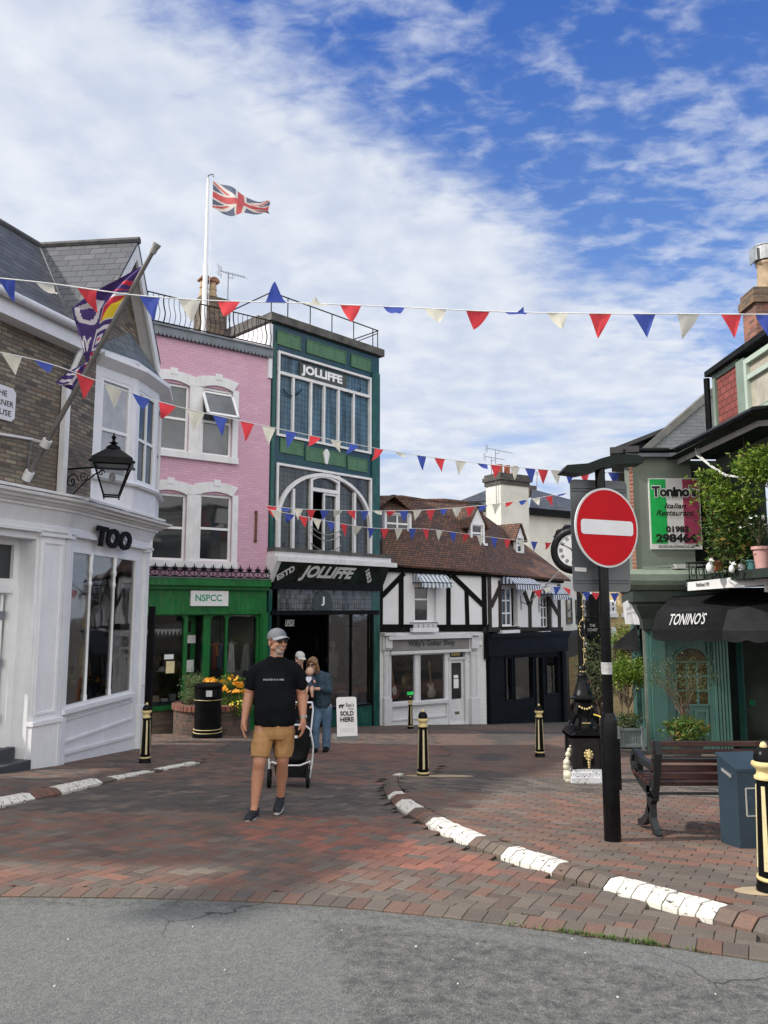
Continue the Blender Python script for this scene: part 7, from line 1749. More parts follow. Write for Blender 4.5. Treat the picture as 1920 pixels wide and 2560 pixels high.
LPG=LEAF('pale_bush',(.10,.16,.06),(.22,.28,.12));LFG=LEAF('flower_greens',(.05,.12,.02),(.14,.24,.04))
plant('pale green bush in the brick planter, left of the orange flowers','shrub',at(486,1712,YPL-.1),(.30,.28,.34),60,26,.05,LPG)
plant('bush with orange yellow flowers in the brick planter, behind the walking man','flowering shrub',at(578,1735,YPL-.4),(.34,.28,.42),60,24,.07,LFG,'flowering_shrub',fl=46,flm=PETY,fls=.065)
plant('low plant with a few yellow flowers at the planter edge beside the bin','flowering shrub',at(596,1768,YPL-.7),(.22,.16,.16),26,20,.06,LFG,'flowering_shrub',fl=26,flm=PETL,fls=.03)
plant('small pale plant at the left end of the planter','shrub',at(474,1742,YPL-.6),(.20,.18,.14),26,20,.05,LPG)
plant('small orange flowers just over the litter bin','flowering shrub',at(527,1705,YPL-.2),(.16,.14,.08),14,12,.05,LFG,'flowering_shrub',fl=24,flm=PETY,fls=.06)
pb2=gp(520,1846);yb_=pb2.y+.3;zb_=H(pb2.x,yb_);xb_=at(520,1780,yb_).x
root=thing('litter_bin','black round litter bin with gold bands and side slots','litter bin',(xb_,yb_,zb_));hbn=at(520,1708,yb_).z-zb_;Rb=.325
bm=NB();lathe(bm,[(Rb,-.02),(Rb+.02,.0),(Rb+.02,.10),(Rb-.02,.13),(Rb-.02,hbn*.68),(Rb,hbn*.70),(Rb,hbn*.72),(Rb-.01,hbn*.73)],(xb_,yb_,zb_),32);part('body',bm,BLACKP,root,smooth=True)
for zf in(.10,.16,.70):
 bm=NB();lathe(bm,[(Rb+.002,hbn*zf),(Rb+.006,hbn*zf+.006),(Rb+.002,hbn*zf+.012)],(xb_,yb_,zb_),32);part('gold_band',bm,GOLD,root)
bm=NB();lathe(bm,[(Rb-.01,hbn*.73),(Rb-.01,hbn*.93),(Rb+.02,hbn*.94),(Rb+.02,hbn*.965),(Rb-.05,hbn),(.03,hbn+.01)],(xb_,yb_,zb_),32);hood=part('hood',bm,BLACKP,root,smooth=True)
bm=NB();box(bm,xb_-.02,xb_+.26,yb_-Rb-.012,yb_-Rb+.14,zb_+hbn*.77,zb_+hbn*.90);part('slot',bm,DARK,hood)
bm=NB();box(bm,xb_+.02,xb_+.16,yb_-Rb-.016,yb_-Rb-.010,zb_+hbn*.78,zb_+hbn*.89);part('sticker',bm,M('sticker_grey',(.5,.5,.52),.5),hood)
bm=NB();p=at(372,1760,15.6);zz=H(p.x,15.6);box(bm,p.x-.055,p.x+.055,15.55,15.66,zz-.1,at(372,1516,15.6).z);solo('square_post','plain square black post behind the bollard at the white corner shop','post',bm,BLACKM)
pa_=gp(868,1851);ya=pa_.y;za_=H(pa_.x,ya);fa=Fac(at(843,1850,ya).xy,at(893,1850,ya+.12).xy)
root=thing('pavement_sign','white standing pavement board reading SOLD HERE outside the tiled shop','sign board',(pa_.x,ya,za_))
bm=NB();ha=at(870,1745,ya).z-za_;wA=fa.w;lean=.10;pts=[];rr=.05
for cx,cy,a0 in((wA-rr,ha-rr,0),(rr,ha-rr,90)):pts+=[(cx+rr*math.cos(R_(a0+q)),cy+rr*math.sin(R_(a0+q)))for q in(0,30,60,90)]
pts+=[(0,.06),(wA,.06)]
tilt=lambda s_,z,o:fa.P(s_,za_+z,o-.16*z/ha*1.0+.05)
prism(bm,[tilt(x,z,0)for x,z in pts],-fa.n*.03);bd=part('board',bm,WHITE2,root)
bm=NB();prism(bm,[fa.P(-.03,za_,.09),fa.P(wA+.03,za_,.09),fa.P(wA+.02,za_+.09,.05),fa.P(-.02,za_+.09,.05)],-fa.n*.42);part('foot',bm,M('rubber_grey',(.12,.12,.12),.8),root)
upv=(tilt(0,1,0)-tilt(0,0,0)).normalized();nv=fa.u.cross(upv);nv=nv if nv.dot(fa.n)>0 else-nv
def at_board(x,z):m=Matrix((fa.u,upv,nv)).transposed().to_4x4();m.translation=tilt(x,z,.004);return m
for txt,x,z,w_,h_,b_l in(('SOLD',.5,.50,.68,.105,.04),('HERE',.5,.36,.68,.105,.04),("Rex's",.66,.70,.40,.10,.01),('Rango',.72,.60,.26,.06,.0)):
 bm=NB();text_bm(bm,txt,at_board(wA*x,ha*(z+.12)),wA*w_,h_,bold=b_l);part('lettering',bm,LK,bd)
bm=NB();m=at_board(wA*.26,ha*.79)
prism(bm,[m@Vector((x*.9,y*.9,0))for x,y in((-.09,.03),(-.02,.05),(.02,.04),(.06,.05),(.07,.02),(.03,.0),(.02,-.05),(-.01,-.05),(-.01,-.01),(-.04,-.01),(-.05,-.05),(-.08,-.05),(-.08,.0))],nv*.002);part('dog_logo',bm,LK,bd)
for k in range(3):bm=NB();text_bm(bm,'proceeds of each sale' if k<2 else 'helping rescue dogs',at_board(wA*.5,ha*(.27-.035*k)),wA*.7,.013);part('small_print',bm,LK,bd)
wp=FA.pt(163,1182,.02);nA=FA.n;tL=.94
lc=wp+nA*tL
for _ in range(30):
 r_=ray(281,1180);
 f_=(lc.x/lc.y)-(at(281,1180,lc.y).x/lc.y)
 tL-=f_*11;lc=wp+nA*tL
yl=lc.y;zz=lambda py:at(281,py,yl).z;xl=lc.x
root=thing('wall_lantern','black four sided lantern on a scrolled bracket, fixed to the brick corner','lantern',(xl,yl,zz(1245)))
LB=BLACKP;wt,wb=.26,.11;zb_,zt_,zcap=zz(1240),zz(1165),zz(1150);ang=R_(18)
RM_=Matrix.Translation((xl,yl,0))@Matrix.Rotation(ang,4,'Z')
def cr(w,z):return[RM_@Vector((sx*w,sy*w,z))for sx,sy in((-1,-1),(1,-1),(1,1),(-1,1))]
lo,hi=cr(wb,zb_),cr(wt,zt_)
bm=NB()
for k in range(4):tube(bm,[lo[k],hi[k]],.014,6);tube(bm,[lo[k],lo[(k+1)%4]],.014,6);tube(bm,[hi[k],hi[(k+1)%4]],.02,6)
for k in range(4):tube(bm,[lo[k],lo[k]-Vector((0,0,.04))],.012,5)
part('lantern_frame',bm,LB,root)
for k in range(4):bm=NB();quad(bm,lo[k],lo[(k+1)%4],hi[(k+1)%4],hi[k]);part('pane',bm,GLASS('lantern_glass',see=.75),root)
bm=NB();a,b2,c2=cr(wt+.05,zt_),cr(wt+.03,zcap),cr(.10,zz(1125))
for A2,B2 in((a,b2),(b2,c2)):
 for k in range(4):quad(bm,A2[k],A2[(k+1)%4],B2[(k+1)%4],B2[k])
bm.faces.new([bm.verts.new(v)for v in a])
zf=zz(1125);lathe(bm,[(.12,zf),(.10,zf+.05),(.05,zf+.08),(.03,zf+.09),(.075,zf+.11),(.03,zf+.13),(.018,zf+.16),(.04,zf+.20),(.012,zf+.24),(.004,zf+.28)],(xl,yl,0),12)
for v in a:ball(bm,v+Vector((0,0,.02)),.025,seg=6)
part('lantern_cap',bm,LB,root)
bm=NB();ball(bm,(xl,yl,(zb_+zt_)/2+.05),.05,sc=(1,1,1.6));part('bulb',bm,M('bulb_white',(.7,.7,.68),.3),root)
bm=NB();w0=wp+Vector((0,0,.15));end=Vector((xl,yl,zt_))-nA*wt;w0.z=end.z
tube(bm,[w0,end],.016,6);tube(bm,[w0+Vector((0,0,.1)),w0-Vector((0,0,.65))],.022,6)
def spiral(c,r0,turns,sgn=1):return[c+nA*(r0*(1-k/24)*math.cos(sgn*k/24*turns*6.283))+Vector((0,0,r0*(1-k/24)*math.sin(sgn*k/24*turns*6.283)))for k in range(24)]
L_=(end-w0).length
tube(bm,[w0-Vector((0,0,.45)),w0+nA*.18-Vector((0,0,.40)),w0+nA*.4-Vector((0,0,.22)),w0+nA*.6-Vector((0,0,.1)),w0+nA*.72-Vector((0,0,.06))],.012,5)
tube(bm,spiral(w0+nA*.14-Vector((0,0,.20)),.13,1.6),.010,5);tube(bm,spiral(w0+nA*.36-Vector((0,0,.12)),.09,1.5,-1),.009,5);tube(bm,spiral(w0+nA*.70-Vector((0,0,.10)),.06,1.3),.009,5)
part('bracket',bm,LB,root)
fb0=FA.pt(68,1192,.04);ft=at(389,617,10.1)
root=thing('leaning_flagpole','grey flagpole leaning out from the brick wall over the shop door','flagpole',tuple(fb0))
bm=NB();tube(bm,[fb0,ft],[.040,.030],12);d_=(ft-fb0).normalized();part('pole',bm,M('pole_grey',(.16,.15,.145),.5,.2,4.),root,smooth=True)
bm=NB();tube(bm,[ft,ft+d_*.05],[.055,.06],12);tube(bm,[ft-d_*.1,ft+d_*.01],[.045,.05],12);part('finial',bm,M('finial_grey',(.3,.3,.28),.5),root)
bm=NB();c=fb0+(ft-fb0)*.155;tube(bm,[c-d_*.06,c+d_*.06],.07,12);tube(bm,[c,FA.pt(80,1098,.02),FA.pt(-60,1075,.03)],.022,6);part('wall_stay',bm,OFFW,root)
bm=NB();tube(bm,[fb0-d_*.05,fb0+d_*.1],.07,10);part('socket',bm,OFFW,root)
bm=NB();tube(bm,[FA.pt(80,1100,.05),FA.pt(68,1180,.05)],.008,5);part('wire',bm,LEAD,root)
rows=[((360,666),(350,666)),((347,695),(285,705)),((335,720),(238,735)),((320,750),(187,778)),((300,795),(192,812)),((282,838),(200,850)),((262,872),(208,885)),((240,905),(214,905)),((222,935),(165,930)),((210,957),(138,957)),((200,975),(185,978))]
nu,nv=110,44;bm=NB();V=[]
def pol(px,py):
 k=(FA.pt(68,1192,.04)-ft);best=min(range(0,201),key=lambda i:abs(proj3(fb0+(ft-fb0)*(i/200))[1]-py));return fb0+(ft-fb0)*(best/200)
def proj3(p):
 q=Vector(p)-CAM;c_,s_=math.cos(PITCH),math.sin(PITCH);f=q.y*c_+q.z*s_;u=-q.y*s_+q.z*c_;return(960+F*q.x/f,1280-F*u/f)
RP=[]
for a,b2 in rows:
 p=pol(*a);l=at(b2[0],b2[1],p.y+.05);RP.append((p,l))
for i in range(nu+1):
 t_=i/nu*(len(RP)-1);k=min(int(t_),len(RP)-2);f_=t_-k;f_=f_*f_*(3-2*f_);p=RP[k][0].lerp(RP[k+1][0],f_);l=RP[k][1].lerp(RP[k+1][1],f_);row=[]
 w=(l-p).length
 for j in range(nv+1):
  v=j/nv;q=p.lerp(l,v)+Vector((0,.10*math.sin(v*9+i*.07)*min(1,w*1.5)*v**.5,-.05*math.sin(v*math.pi)*w));row.append(bm.verts.new(q))
 V.append(row)
def fcol(u,v):
 def rect(a,b2,c,d):return a<u<b2 and c<v<d
 if rect(.10,.19,.06,.62):return 2 if int((u-.10)*33+v*1.6)%2 else 0
 if rect(.23,.40,.05,.46):return 1 if rect(.225,.235,0,1)or not rect(.245,.385,.08,.43)else(2 if(u-.245)/.14<(v-.08)/.35 else 3)
 if rect(.44,.58,.06,.50):return 1 if not rect(.455,.565,.10,.45)else(0 if not rect(.47,.55,.13,.42)else(2 if rect(.49,.53,.20,.36)else 1))
 if rect(.61,.70,.05,.5):return 1 if(u*60+v*8)%3<1 else(2 if v>.3 else 0)
 e=math.hypot((u-.32)/.075,(v-.74)/.20)
 if .62<e<1.12:return 1
 if rect(.47,.58,.60,.98):
  s_=(v-.60)/.38*2;tt=(u-.47)/.11;z_=abs(((s_)%1)-.5)*2
  if abs(tt-(1-z_))<.34:return 1
 if rect(.80,.93,.30,.95)and(v<.42 or u<.83 or u>.90 or .855<u<.875):return 1
 if rect(.70,.78,.2,.8)and(u*40+v*3)%2<.8:return 2 if v<.5 else 1
 return 0
for i in range(nu):
 for j in range(nv):f=bm.faces.new((V[i][j],V[i+1][j],V[i+1][j+1],V[i][j+1]));f.material_index=fcol((i+.5)/nu,(j+.5)/nv);f.smooth=True
solo('festival_flag','purple flag with white letters and signal flag squares on the leaning pole','flag',bm,[M('flag_purple',(.060,.030,.17),.75,.15,5.),M('flag_cloth_white',(.62,.60,.66),.8,.06),M('flag_cloth_red',(.60,.03,.06),.75),M('flag_cloth_yellow',(.75,.55,.03),.75)])
def CLOTH(name,c):
 m,t,b=nodes_of(name);b.inputs['Base Color'].default_value=c4(c);b.inputs['Roughness'].default_value=.7;b.inputs['Specular IOR Level'].default_value=.2
 o=[n for n in t.nodes if n.type=='OUTPUT_MATERIAL'][0];tr=nd(t,'ShaderNodeBsdfTranslucent',{'Color':c4(c)});t.links.new(nd(t,'ShaderNodeMixShader',{0:.45,1:b.outputs[0],2:tr.outputs[0]}).outputs[0],o.inputs[0]);MATS[name]=m;return m
BC={'r':CLOTH('bunting_red',(.75,.07,.085)),'w':CLOTH('bunting_cream',(.74,.72,.62)),'b':CLOTH('bunting_blue',(.07,.11,.45))}
def bunting(label,pts,flags,wd,ht,wind=.5,rc=.007,seed=1):
 rnd=random.Random(seed);P3=[at(*p)for p in pts]
 root=thing('bunting',label,'bunting',tuple(P3[0]));PP=[]
 Q=[]
 for i in range(len(P3)-1):
  for k in range(6):Q.append((Vector(P3[max(i-1,0)]),P3[i],P3[i+1],P3[min(i+2,len(P3)-1)],k/6))
 for a,b2,c,d,t in Q:PP.append(.5*((2*b2)+(c-a)*t+(2*a-5*b2+4*c-d)*t*t+(3*b2-a-3*c+d)*t**3))
 PP.append(P3[-1]);bm=NB();tube(bm,PP,rc,5);part('cord',bm,M('cord_white',(.7,.7,.7),.6),root)
 PX=[proj3(p)[0]for p in PP]
 def onc(px):
  for i in range(len(PX)-1):
   if PX[i]<=px<=PX[i+1]:t=(px-PX[i])/(PX[i+1]-PX[i]+1e-9);return PP[i].lerp(PP[i+1],t),(PP[i+1]-PP[i]).normalized()
  return None,None
 for fl in flags:
  px,col=fl[0],fl[1];lift_=fl[2]if len(fl)>2 else rnd.random()**2*wind*1.4
  c,d=onc(px)
  if c is None:continue
  s=d.cross(Vector((0,0,1))).normalized();bm=NB();w=wd*rnd.uniform(.9,1.05);h=ht*rnd.uniform(.92,1.05);n=7;sk=rnd.uniform(-.25,.35)*wind;ph=rnd.uniform(0,6);ang0=lift_*1.5;sd_=rnd.choice((-1,1))
  rows_=[];pos=Vector((0,0,0));g=0.
  dirs=[]
  for j in range(n+1):
   v=j/n;a_=ang0*(.4+.9*v);stepv=(Vector((0,0,-1))*math.cos(a_)+s*sd_*math.sin(a_)*.8+d*sk*(.4+v))*(h/n)
   if j:pos=pos+stepv
   hwid=w/2*(1-v)
   rows_.append([c+pos+d*(hwid*(2*i/4-1))+s*(.05*w*math.sin(ph+i*1.3+v*3)*(1 if v else .2))for i in range(5)]if j<n else[c+pos])
  vs_=[[bm.verts.new(p)for p in r_]for r_ in rows_]
  for j in range(n-1):
   for i in range(4):bm.faces.new((vs_[j][i],vs_[j][i+1],vs_[j+1][i+1],vs_[j+1][i]))
  for i in range(4):bm.faces.new((vs_[n-1][i],vs_[n-1][i+1],vs_[n][0]))
  part('pennant',bm,BC[col],root,smooth='all')
 return root
bunting('highest and nearest bunting string crossing the sky from the slate gable to the right chimney',[(-60,690,8.6),(120,708,8.4),(330,737,8.2),(520,751,8.2),(760,758,8.2),(1000,768,8.3),(1350,782,8.3),(1920,786,8.3),(2000,784,8.3)],[(18,'b',.5),(112,'w',1.1),(218,'r',.5),(375,'b',0),(474,'w',.1),(572,'r',.5),(690,'b',1.9),(790,'w',1.15),(877,'r',.45),(985,'b',.8),(1088,'w',.55),(1195,'r',.75),(1290,'b',1.1),(1393,'w',.45),(1500,'r',0),(1610,'b',0),(1720,'w',.5),(1828,'r',0),(1918,'b',.1)],.255,.30,.7,seed=3)
bunting('long bunting string sagging across the bay window, pink wall and tiled building to the restaurant',[(-40,872,9.5),(120,908,10),(270,962,10.6),(420,1010,11.2),(620,1056,12),(930,1119,14.2),(1100,1146,15.4),(1270,1166,16.2),(1430,1178,16.6),(1620,1182,16.6)],[(p,'wbr'[k%3])for k,p in enumerate((30,110,213,285,352,418,490,550,618,672,728,789,840,886,947,998,1053,1100,1152,1205,1240,1287,1325,1357,1390,1425,1460,1500,1535,1598))],.27,.31,.6,seed=9)
bunting('bunting string over the lower arched window and the dormers, rising to the right',[(666,1264,19.5),(760,1273,20),(930,1277,21),(1060,1275,21.5),(1200,1264,22),(1330,1247,22.5),(1428,1230,23)],[(680+33*k,'rbw'[k%3])for k in range(23)],.28,.32,.9,seed=5)
bunting('lowest bunting string across the arched window and the tiled roof, sinking to the right',[(664,1272,19.3),(800,1299,20),(930,1320,21),(1060,1322,22),(1160,1334,23),(1290,1350,24),(1425,1360,25)],[(690+34*k,'wbr'[k%3])for k in range(22)],.28,.33,.4,seed=6)
bunting('short bunting string behind the clock column, from the slanting flagpole into the lane',[(1330,1478,27.5),(1395,1466,27.5),(1440,1476,27.5),(1520,1483,27),(1600,1478,26.5)],[(1345+24*k,'rwb'[k%3])for k in range(11)],.30,.34,.8,seed=8)
def box_planter(c,w,h,label):
 r_=thing('planter_box',label,'planter',tuple(c));bm=NB();s=w/2;m=M('planter_grey',(.20,.235,.24),.7,.1,4.,bump=.1)
 box(bm,c.x-s+.02,c.x+s-.02,c.y-s+.02,c.y+s-.02,c.z+.05,c.z+h-.02)
 for k in range(9):x=c.x-s+.05+(w-.1)*k/8;box(bm,x-.015,x+.015,c.y-s+.008,c.y-s+.02,c.z+.06,c.z+h-.05)
 part('panel',bm,m,r_);bm=NB()
 for sx in(-1,1):box(bm,c.x+sx*s-.03,c.x+sx*s+.03,c.y-s-.03,c.y-s+.03,c.z,c.z+h+.03)
 box(bm,c.x-s,c.x+s,c.y-s-.012,c.y-s+.01,c.z+h-.05,c.z+h+.001);box(bm,c.x-s,c.x+s,c.y-s-.012,c.y-s+.01,c.z+.04,c.z+.10);part('frame',bm,m,r_)
 bm=NB();box(bm,c.x-s+.03,c.x+s-.03,c.y-s+.03,c.y+s-.03,c.z+h-.04,c.z+h-.01);part('soil',bm,SOIL,r_);return r_
pg=gp(1568,1872);c=Vector((at(1568,1860,pg.y+.2).x,pg.y+.2,H(pg.x,pg.y)));box_planter(c,.50,.42,'grey wooden planter box between the sign pole and the teal shop front');yq=c.y
def tree(label,base,crown_c,rad,mat,ncl,per,sz,name='small_tree',tr=.03,asp=.45,spread=.10,shell=.5):
 r_=thing(name,label,'tree',tuple(base));bm=NB();fork=Vector(base).lerp(Vector(crown_c),.35)
 tube(bm,[Vector(base),Vector(base).lerp(fork,.5)+Vector((.02,.01,0)),fork],[tr,tr*.9,tr*.75],8)
 branches(bm,fork,[Vector(crown_c)+Vector((random.uniform(-.75,.75)*rad[0],random.uniform(-.7,.7)*rad[1],random.uniform(-.3,.8)*rad[2]))for _ in range(14)],tr*.6,.004,.05);part('trunk',bm,BARK,r_,smooth=True)
 bm=NB();crown(bm,crown_c,rad,ncl,per,sz,asp,spread,shell);part('crown',bm,mat,r_);return r_
tree('bright lime green little tree in the grey planter box left of the restaurant',(c.x,c.y,c.z+.40),at(1578,1685,yq),(.46,.36,.26),LYG,110,26,.07,tr=.022,shell=.3,spread=.07)
plant('feathery low plant in the grey planter box','shrub',(c.x,c.y-.02,c.z+.52),(.24,.2,.16),40,22,.06,LOL)
tree('sparse olive coloured tree behind the pole, partly hiding the lane',Vector((at(1500,1850,19).x,19,H(6,19))),at(1502,1680,19),(.62,.4,.75),LOL,90,22,.07,tr=.03,shell=.3,spread=.1)
tree('yellowish young tree rising behind the lime green tree',Vector((at(1555,1850,18.3).x,18.3,H(6,18))),at(1552,1610,18.3),(.40,.35,.40),LYG,50,18,.08,tr=.02,shell=.3,spread=.1)
po=at(1716,1850,13.9);zo=H(po.x,13.9)
r_=thing('plant_pot','round dark pot of the olive tree before the arched door','plant pot',(po.x,13.9,zo));bm=NB();ztp=at(1716,1848,13.9).z
lathe(bm,[(.20,zo),(.30,ztp-.04),(.33,ztp-.03),(.33,ztp),(.28,ztp)],(po.x,13.9,0),24);part('pot',bm,M('pot_dark',(.05,.06,.065),.5),r_,smooth=True);bm=NB();lathe(bm,[(.27,ztp-.03),(.26,ztp-.01)],(po.x,13.9,0),20);part('soil',bm,SOIL,r_)
tree('olive tree with thin arching twigs in front of the arched teal door',(po.x,13.9,ztp-.02),at(1700,1690,13.8),(.62,.42,.42),LOL,95,13,.055,name='olive_tree',tr=.024,asp=.28,spread=.09,shell=.35)
plant('leafy green plant around the foot of the olive tree','shrub',at(1716,1828,13.7),(.34,.28,.16),46,22,.09,LMG)
yB=13.9
plant('big mixed bush with reddish tips climbing over the balcony','shrub',at(1828,1335,13.3),(.44,.35,.62),78,22,.10,LMG,spread=.11,shell=.2)
plant('green creeper hanging in front of the flag coloured sign','creeper',at(1778,1220,13.3),(.30,.3,.36),34,18,.08,LYG,name='creeper',spread=.08,shell=.3)
plant('green foliage between the creeper and the big balcony bush','shrub',at(1838,1240,13.0),(.40,.3,.34),36,18,.09,LYG,spread=.09,shell=.3)
plant('lime green foliage at the right edge above the balcony','shrub',at(1905,1165,12.0),(.36,.3,.28),52,22,.09,LYG,spread=.07,shell=.3)
plant('white flowering plant in the balcony pots','flowering shrub',at(1895,1320,12.6),(.28,.2,.2),26,14,.05,LDG,'flowering_shrub',fl=24,flm=PETW,fls=.025)
def pot(label,c,r,h,mat,lowr=.75):
 bm=NB();lathe(bm,[(r*lowr,0),(r*.95,h*.86),(r*1.12,h*.87),(r*1.12,h),(r*.95,h),(r*.9,h*.9)],tuple(c),18);return solo('flower_pot',label,'flower pot',bm,mat,smooth=True)
pot('pink flower pot at the right end of the balcony',at(1908,1424,12.7),.15,.38,M('pot_pink',(.55,.30,.28),.6,.1,5.));pot('small teal pot beside the pink pot on the balcony',at(1882,1430,13.0),.10,.20,M('pot_teal',(.06,.18,.19),.4));pot('terracotta pot behind the balcony rail',at(1795,1428,13.7),.10,.18,M('terracotta',(.38,.12,.06)))
for i_,(px,lab)in enumerate(((1776,'white ceramic dog figurine at the left of the balcony'),(1855,'white ceramic dog figurine between the pots'),(1830,'small white ceramic figurine in the middle of the balcony'))):
 c=at(px,1432,13.6-.3*i_);bm=NB();s_=1.0 if i_<2 else .7;ball(bm,c+Vector((0,0,.09*s_)),.07*s_,sc=(1,.9,1.4));ball(bm,c+Vector((.02,-.02,.21*s_)),.045*s_);ball(bm,c+Vector((.04,-.06,.20*s_)),.022*s_);ball(bm,c+Vector((-.02,-.0,.25*s_)),.02*s_,sc=(.6,.6,1.6));ball(bm,c+Vector((.05,0,.25*s_)),.02*s_,sc=(.6,.6,1.6))
 solo('figurine',lab,'figurine',bm,WHITE2,smooth='all')
def SKIN(name,c,c2):
 m=M(name,c,.5,.06,9.,spec=.35,bump=.1,bscale=120);b=[n for n in m.node_tree.nodes if n.type=='BSDF_PRINCIPLED'][0]
 b.inputs['Subsurface Weight'].default_value=.12;b.inputs['Subsurface Radius'].default_value=(.02,.008,.004);b.inputs['Subsurface Scale'].default_value=.5;return m
SK=SKIN('skin_tan',(.42,.205,.130),None);SK2=SKIN('skin_pale',(.58,.36,.27),None)
def loft(bm,rings,n=18):
 """rings: (centre, rx, ry[, tilt matrix]) horizontal ellipses"""
 R=[]
 for r in rings:
  c,rx,ry=Vector(r[0]),r[1],r[2];pw=r[3]if len(r)>3 else 1.
  pts=[]
  for k in range(n):
   a=2*math.pi*k/n;ca_,sa_=math.cos(a),math.sin(a)
   pts.append(bm.verts.new(c+Vector((rx*math.copysign(abs(ca_)**pw,ca_),ry*math.copysign(abs(sa_)**pw,sa_),0))))
  R.append(pts)
 for i in range(len(R)-1):
  for k in range(n):bm.faces.new((R[i][k],R[i][(k+1)%n],R[i+1][(k+1)%n],R[i+1][k]))
 bm.faces.new(R[0][::-1]);bm.faces.new(R[-1])
def limb(bm,pts,n=12):
 P_=[Vector(p[0])for p in pts];r_=[p[1]for p in pts]
 Q,RR=[],[]
 for i in range(len(P_)-1):
  for k in range(4):
   t=k/4;Q.append(P_[i].lerp(P_[i+1],t));RR.append(r_[i]+(r_[i+1]-r_[i])*t)
 Q.append(P_[-1]);RR.append(r_[-1]);tube(bm,Q,RR,n)
 ball(bm,P_[0],r_[0]*.98,seg=12);ball(bm,P_[-1],r_[-1]*.98,seg=12)
 for p,r in zip(P_[1:-1],r_[1:-1]):ball(bm,p,r*.99,seg=12)
def remesh(bm,voxel,smooth=3,fold=0.,fscale=7.,fdir=None):
 me=bpy.data.meshes.new('tmp');bmesh.ops.recalc_face_normals(bm,faces=bm.faces[:]);bm.to_mesh(me);bm.free();o=bpy.data.objects.new('tmp',me);COL.objects.link(o)
 m=o.modifiers.new('r','REMESH');m.mode='VOXEL';m.voxel_size=voxel;m2=o.modifiers.new('s','SMOOTH');m2.factor=.5;m2.iterations=smooth
 dg=bpy.context.evaluated_depsgraph_get();dg.update();out=bpy.data.meshes.new_from_object(o.evaluated_get(dg));bpy.data.objects.remove(o);bpy.data.meshes.remove(me)
 if fold:
  out.update();ns=[v.normal.copy()for v in out.vertices]
  for v,n_ in zip(out.vertices,ns):
   c=v.co;q=Vector((c.x*fscale,c.y*fscale,c.z*fscale*(fdir or .6)));f=noise.noise(q)+.5*noise.noise(q*2.1)
   f=1-abs(f)*2.2;v.co=c+n_*fold*f
 return out
def hand(bm,wrist,direction,palm_n,thumb_side,sc=1.,curl=.5,side=1):
 """palm and five fingers; direction = from wrist to fingers, palm_n = palm facing"""
 d=Vector(direction).normalized();n=Vector(palm_n);n=(n-d*n.dot(d)).normalized();s=Vector(thumb_side);s=(s-d*s.dot(d)-n*s.dot(n)).normalized();w=Vector(wrist)
 limb(bm,[(w,.026*sc),(w+d*.035*sc,.030*sc),(w+d*.07*sc,.028*sc)],10)
 for o_ in(-.024,0,.024):limb(bm,[(w+d*.03*sc+s*o_*sc,.018*sc),(w+d*.085*sc+s*o_*1.1*sc,.016*sc)],8)
 for k,(o_,ln)in enumerate(((.032,.072),(.011,.080),(-.011,.074),(-.031,.058))):
  b=w+d*.088*sc+s*o_*sc;p=[b];dd=d.copy();L_=ln*sc
  for j,fr in enumerate((.42,.33,.25)):
   a=curl*(.55+.45*j);dd=(dd*math.cos(a*.6)+n*math.sin(a*.6)).normalized();p.append(p[-1]+dd*L_*fr)
  limb(bm,[(p[0],.0105*sc),(p[1],.0095*sc),(p[2],.0088*sc),(p[3],.0075*sc)],8)
 b=w+d*.025*sc+s*.028*sc;limb(bm,[(b,.016*sc),(b+(d*.6+s*.7+n*.2).normalized()*.038*sc,.013*sc),(b+(d*.6+s*.7+n*.2).normalized()*.038*sc+(d*.9+s*.15+n*.4).normalized()*.04*sc,.010*sc)],8)
def head_pts(bm,c,yaw,pitch=0.,sc=1.):
 """skull, jaw, nose, ears, brow, mouth; face looks along local -y before yaw. returns matrix"""
 m=Matrix.Translation(c)@Matrix.Rotation(yaw,4,'Z')@Matrix.Rotation(pitch,4,'X')@Matrix.Scale(sc,4);b2=bmesh.new()
 ball(b2,(0,.015,.035),.082,seg=20,sc=(.95,1.16,1.05));ball(b2,(0,-.012,-.030),.066,seg=18,sc=(.94,1.08,1.12));ball(b2,(0,-.045,-.085),.038,seg=14,sc=(1.15,.9,.8))
 ball(b2,(0,-.068,.022),.040,seg=12,sc=(1.35,.55,.5));ball(b2,(-.038,-.06,-.02),.026,seg=10);ball(b2,(.038,-.06,-.02),.026,seg=10)
 tube(b2,[(0,-.083,.018),(0,-.098,-.012),(0,-.106,-.026)],[.009,.012,.015],8);ball(b2,(0,-.100,-.028),.015,seg=8,sc=(1.3,1,.8))
 ball(b2,(0,-.084,-.058),.020,seg=10,sc=(1.4,.6,.35));ball(b2,(0,-.083,-.068),.018,seg=10,sc=(1.3,.6,.4))
 for s_ in(-1,1):ball(b2,(s_*.080,.018,-.008),.026,seg=10,sc=(.35,.8,1.3));ball(b2,(s_*.068,-.01,-.055),.022,seg=8)
 bmesh.ops.transform(b2,matrix=m,verts=b2.verts[:]);me=bpy.data.meshes.new('h');b2.to_mesh(me);b2.free();bm.from_mesh(me);bpy.data.meshes.remove(me);return m
def place(me,root):
 return me
def pmesh(name,me,mats,root,**kw):
 me.transform(Matrix.Translation(Vector((0,0,0))));o=mesh_obj(name,me,mats,root,local=True,smooth='all');return o
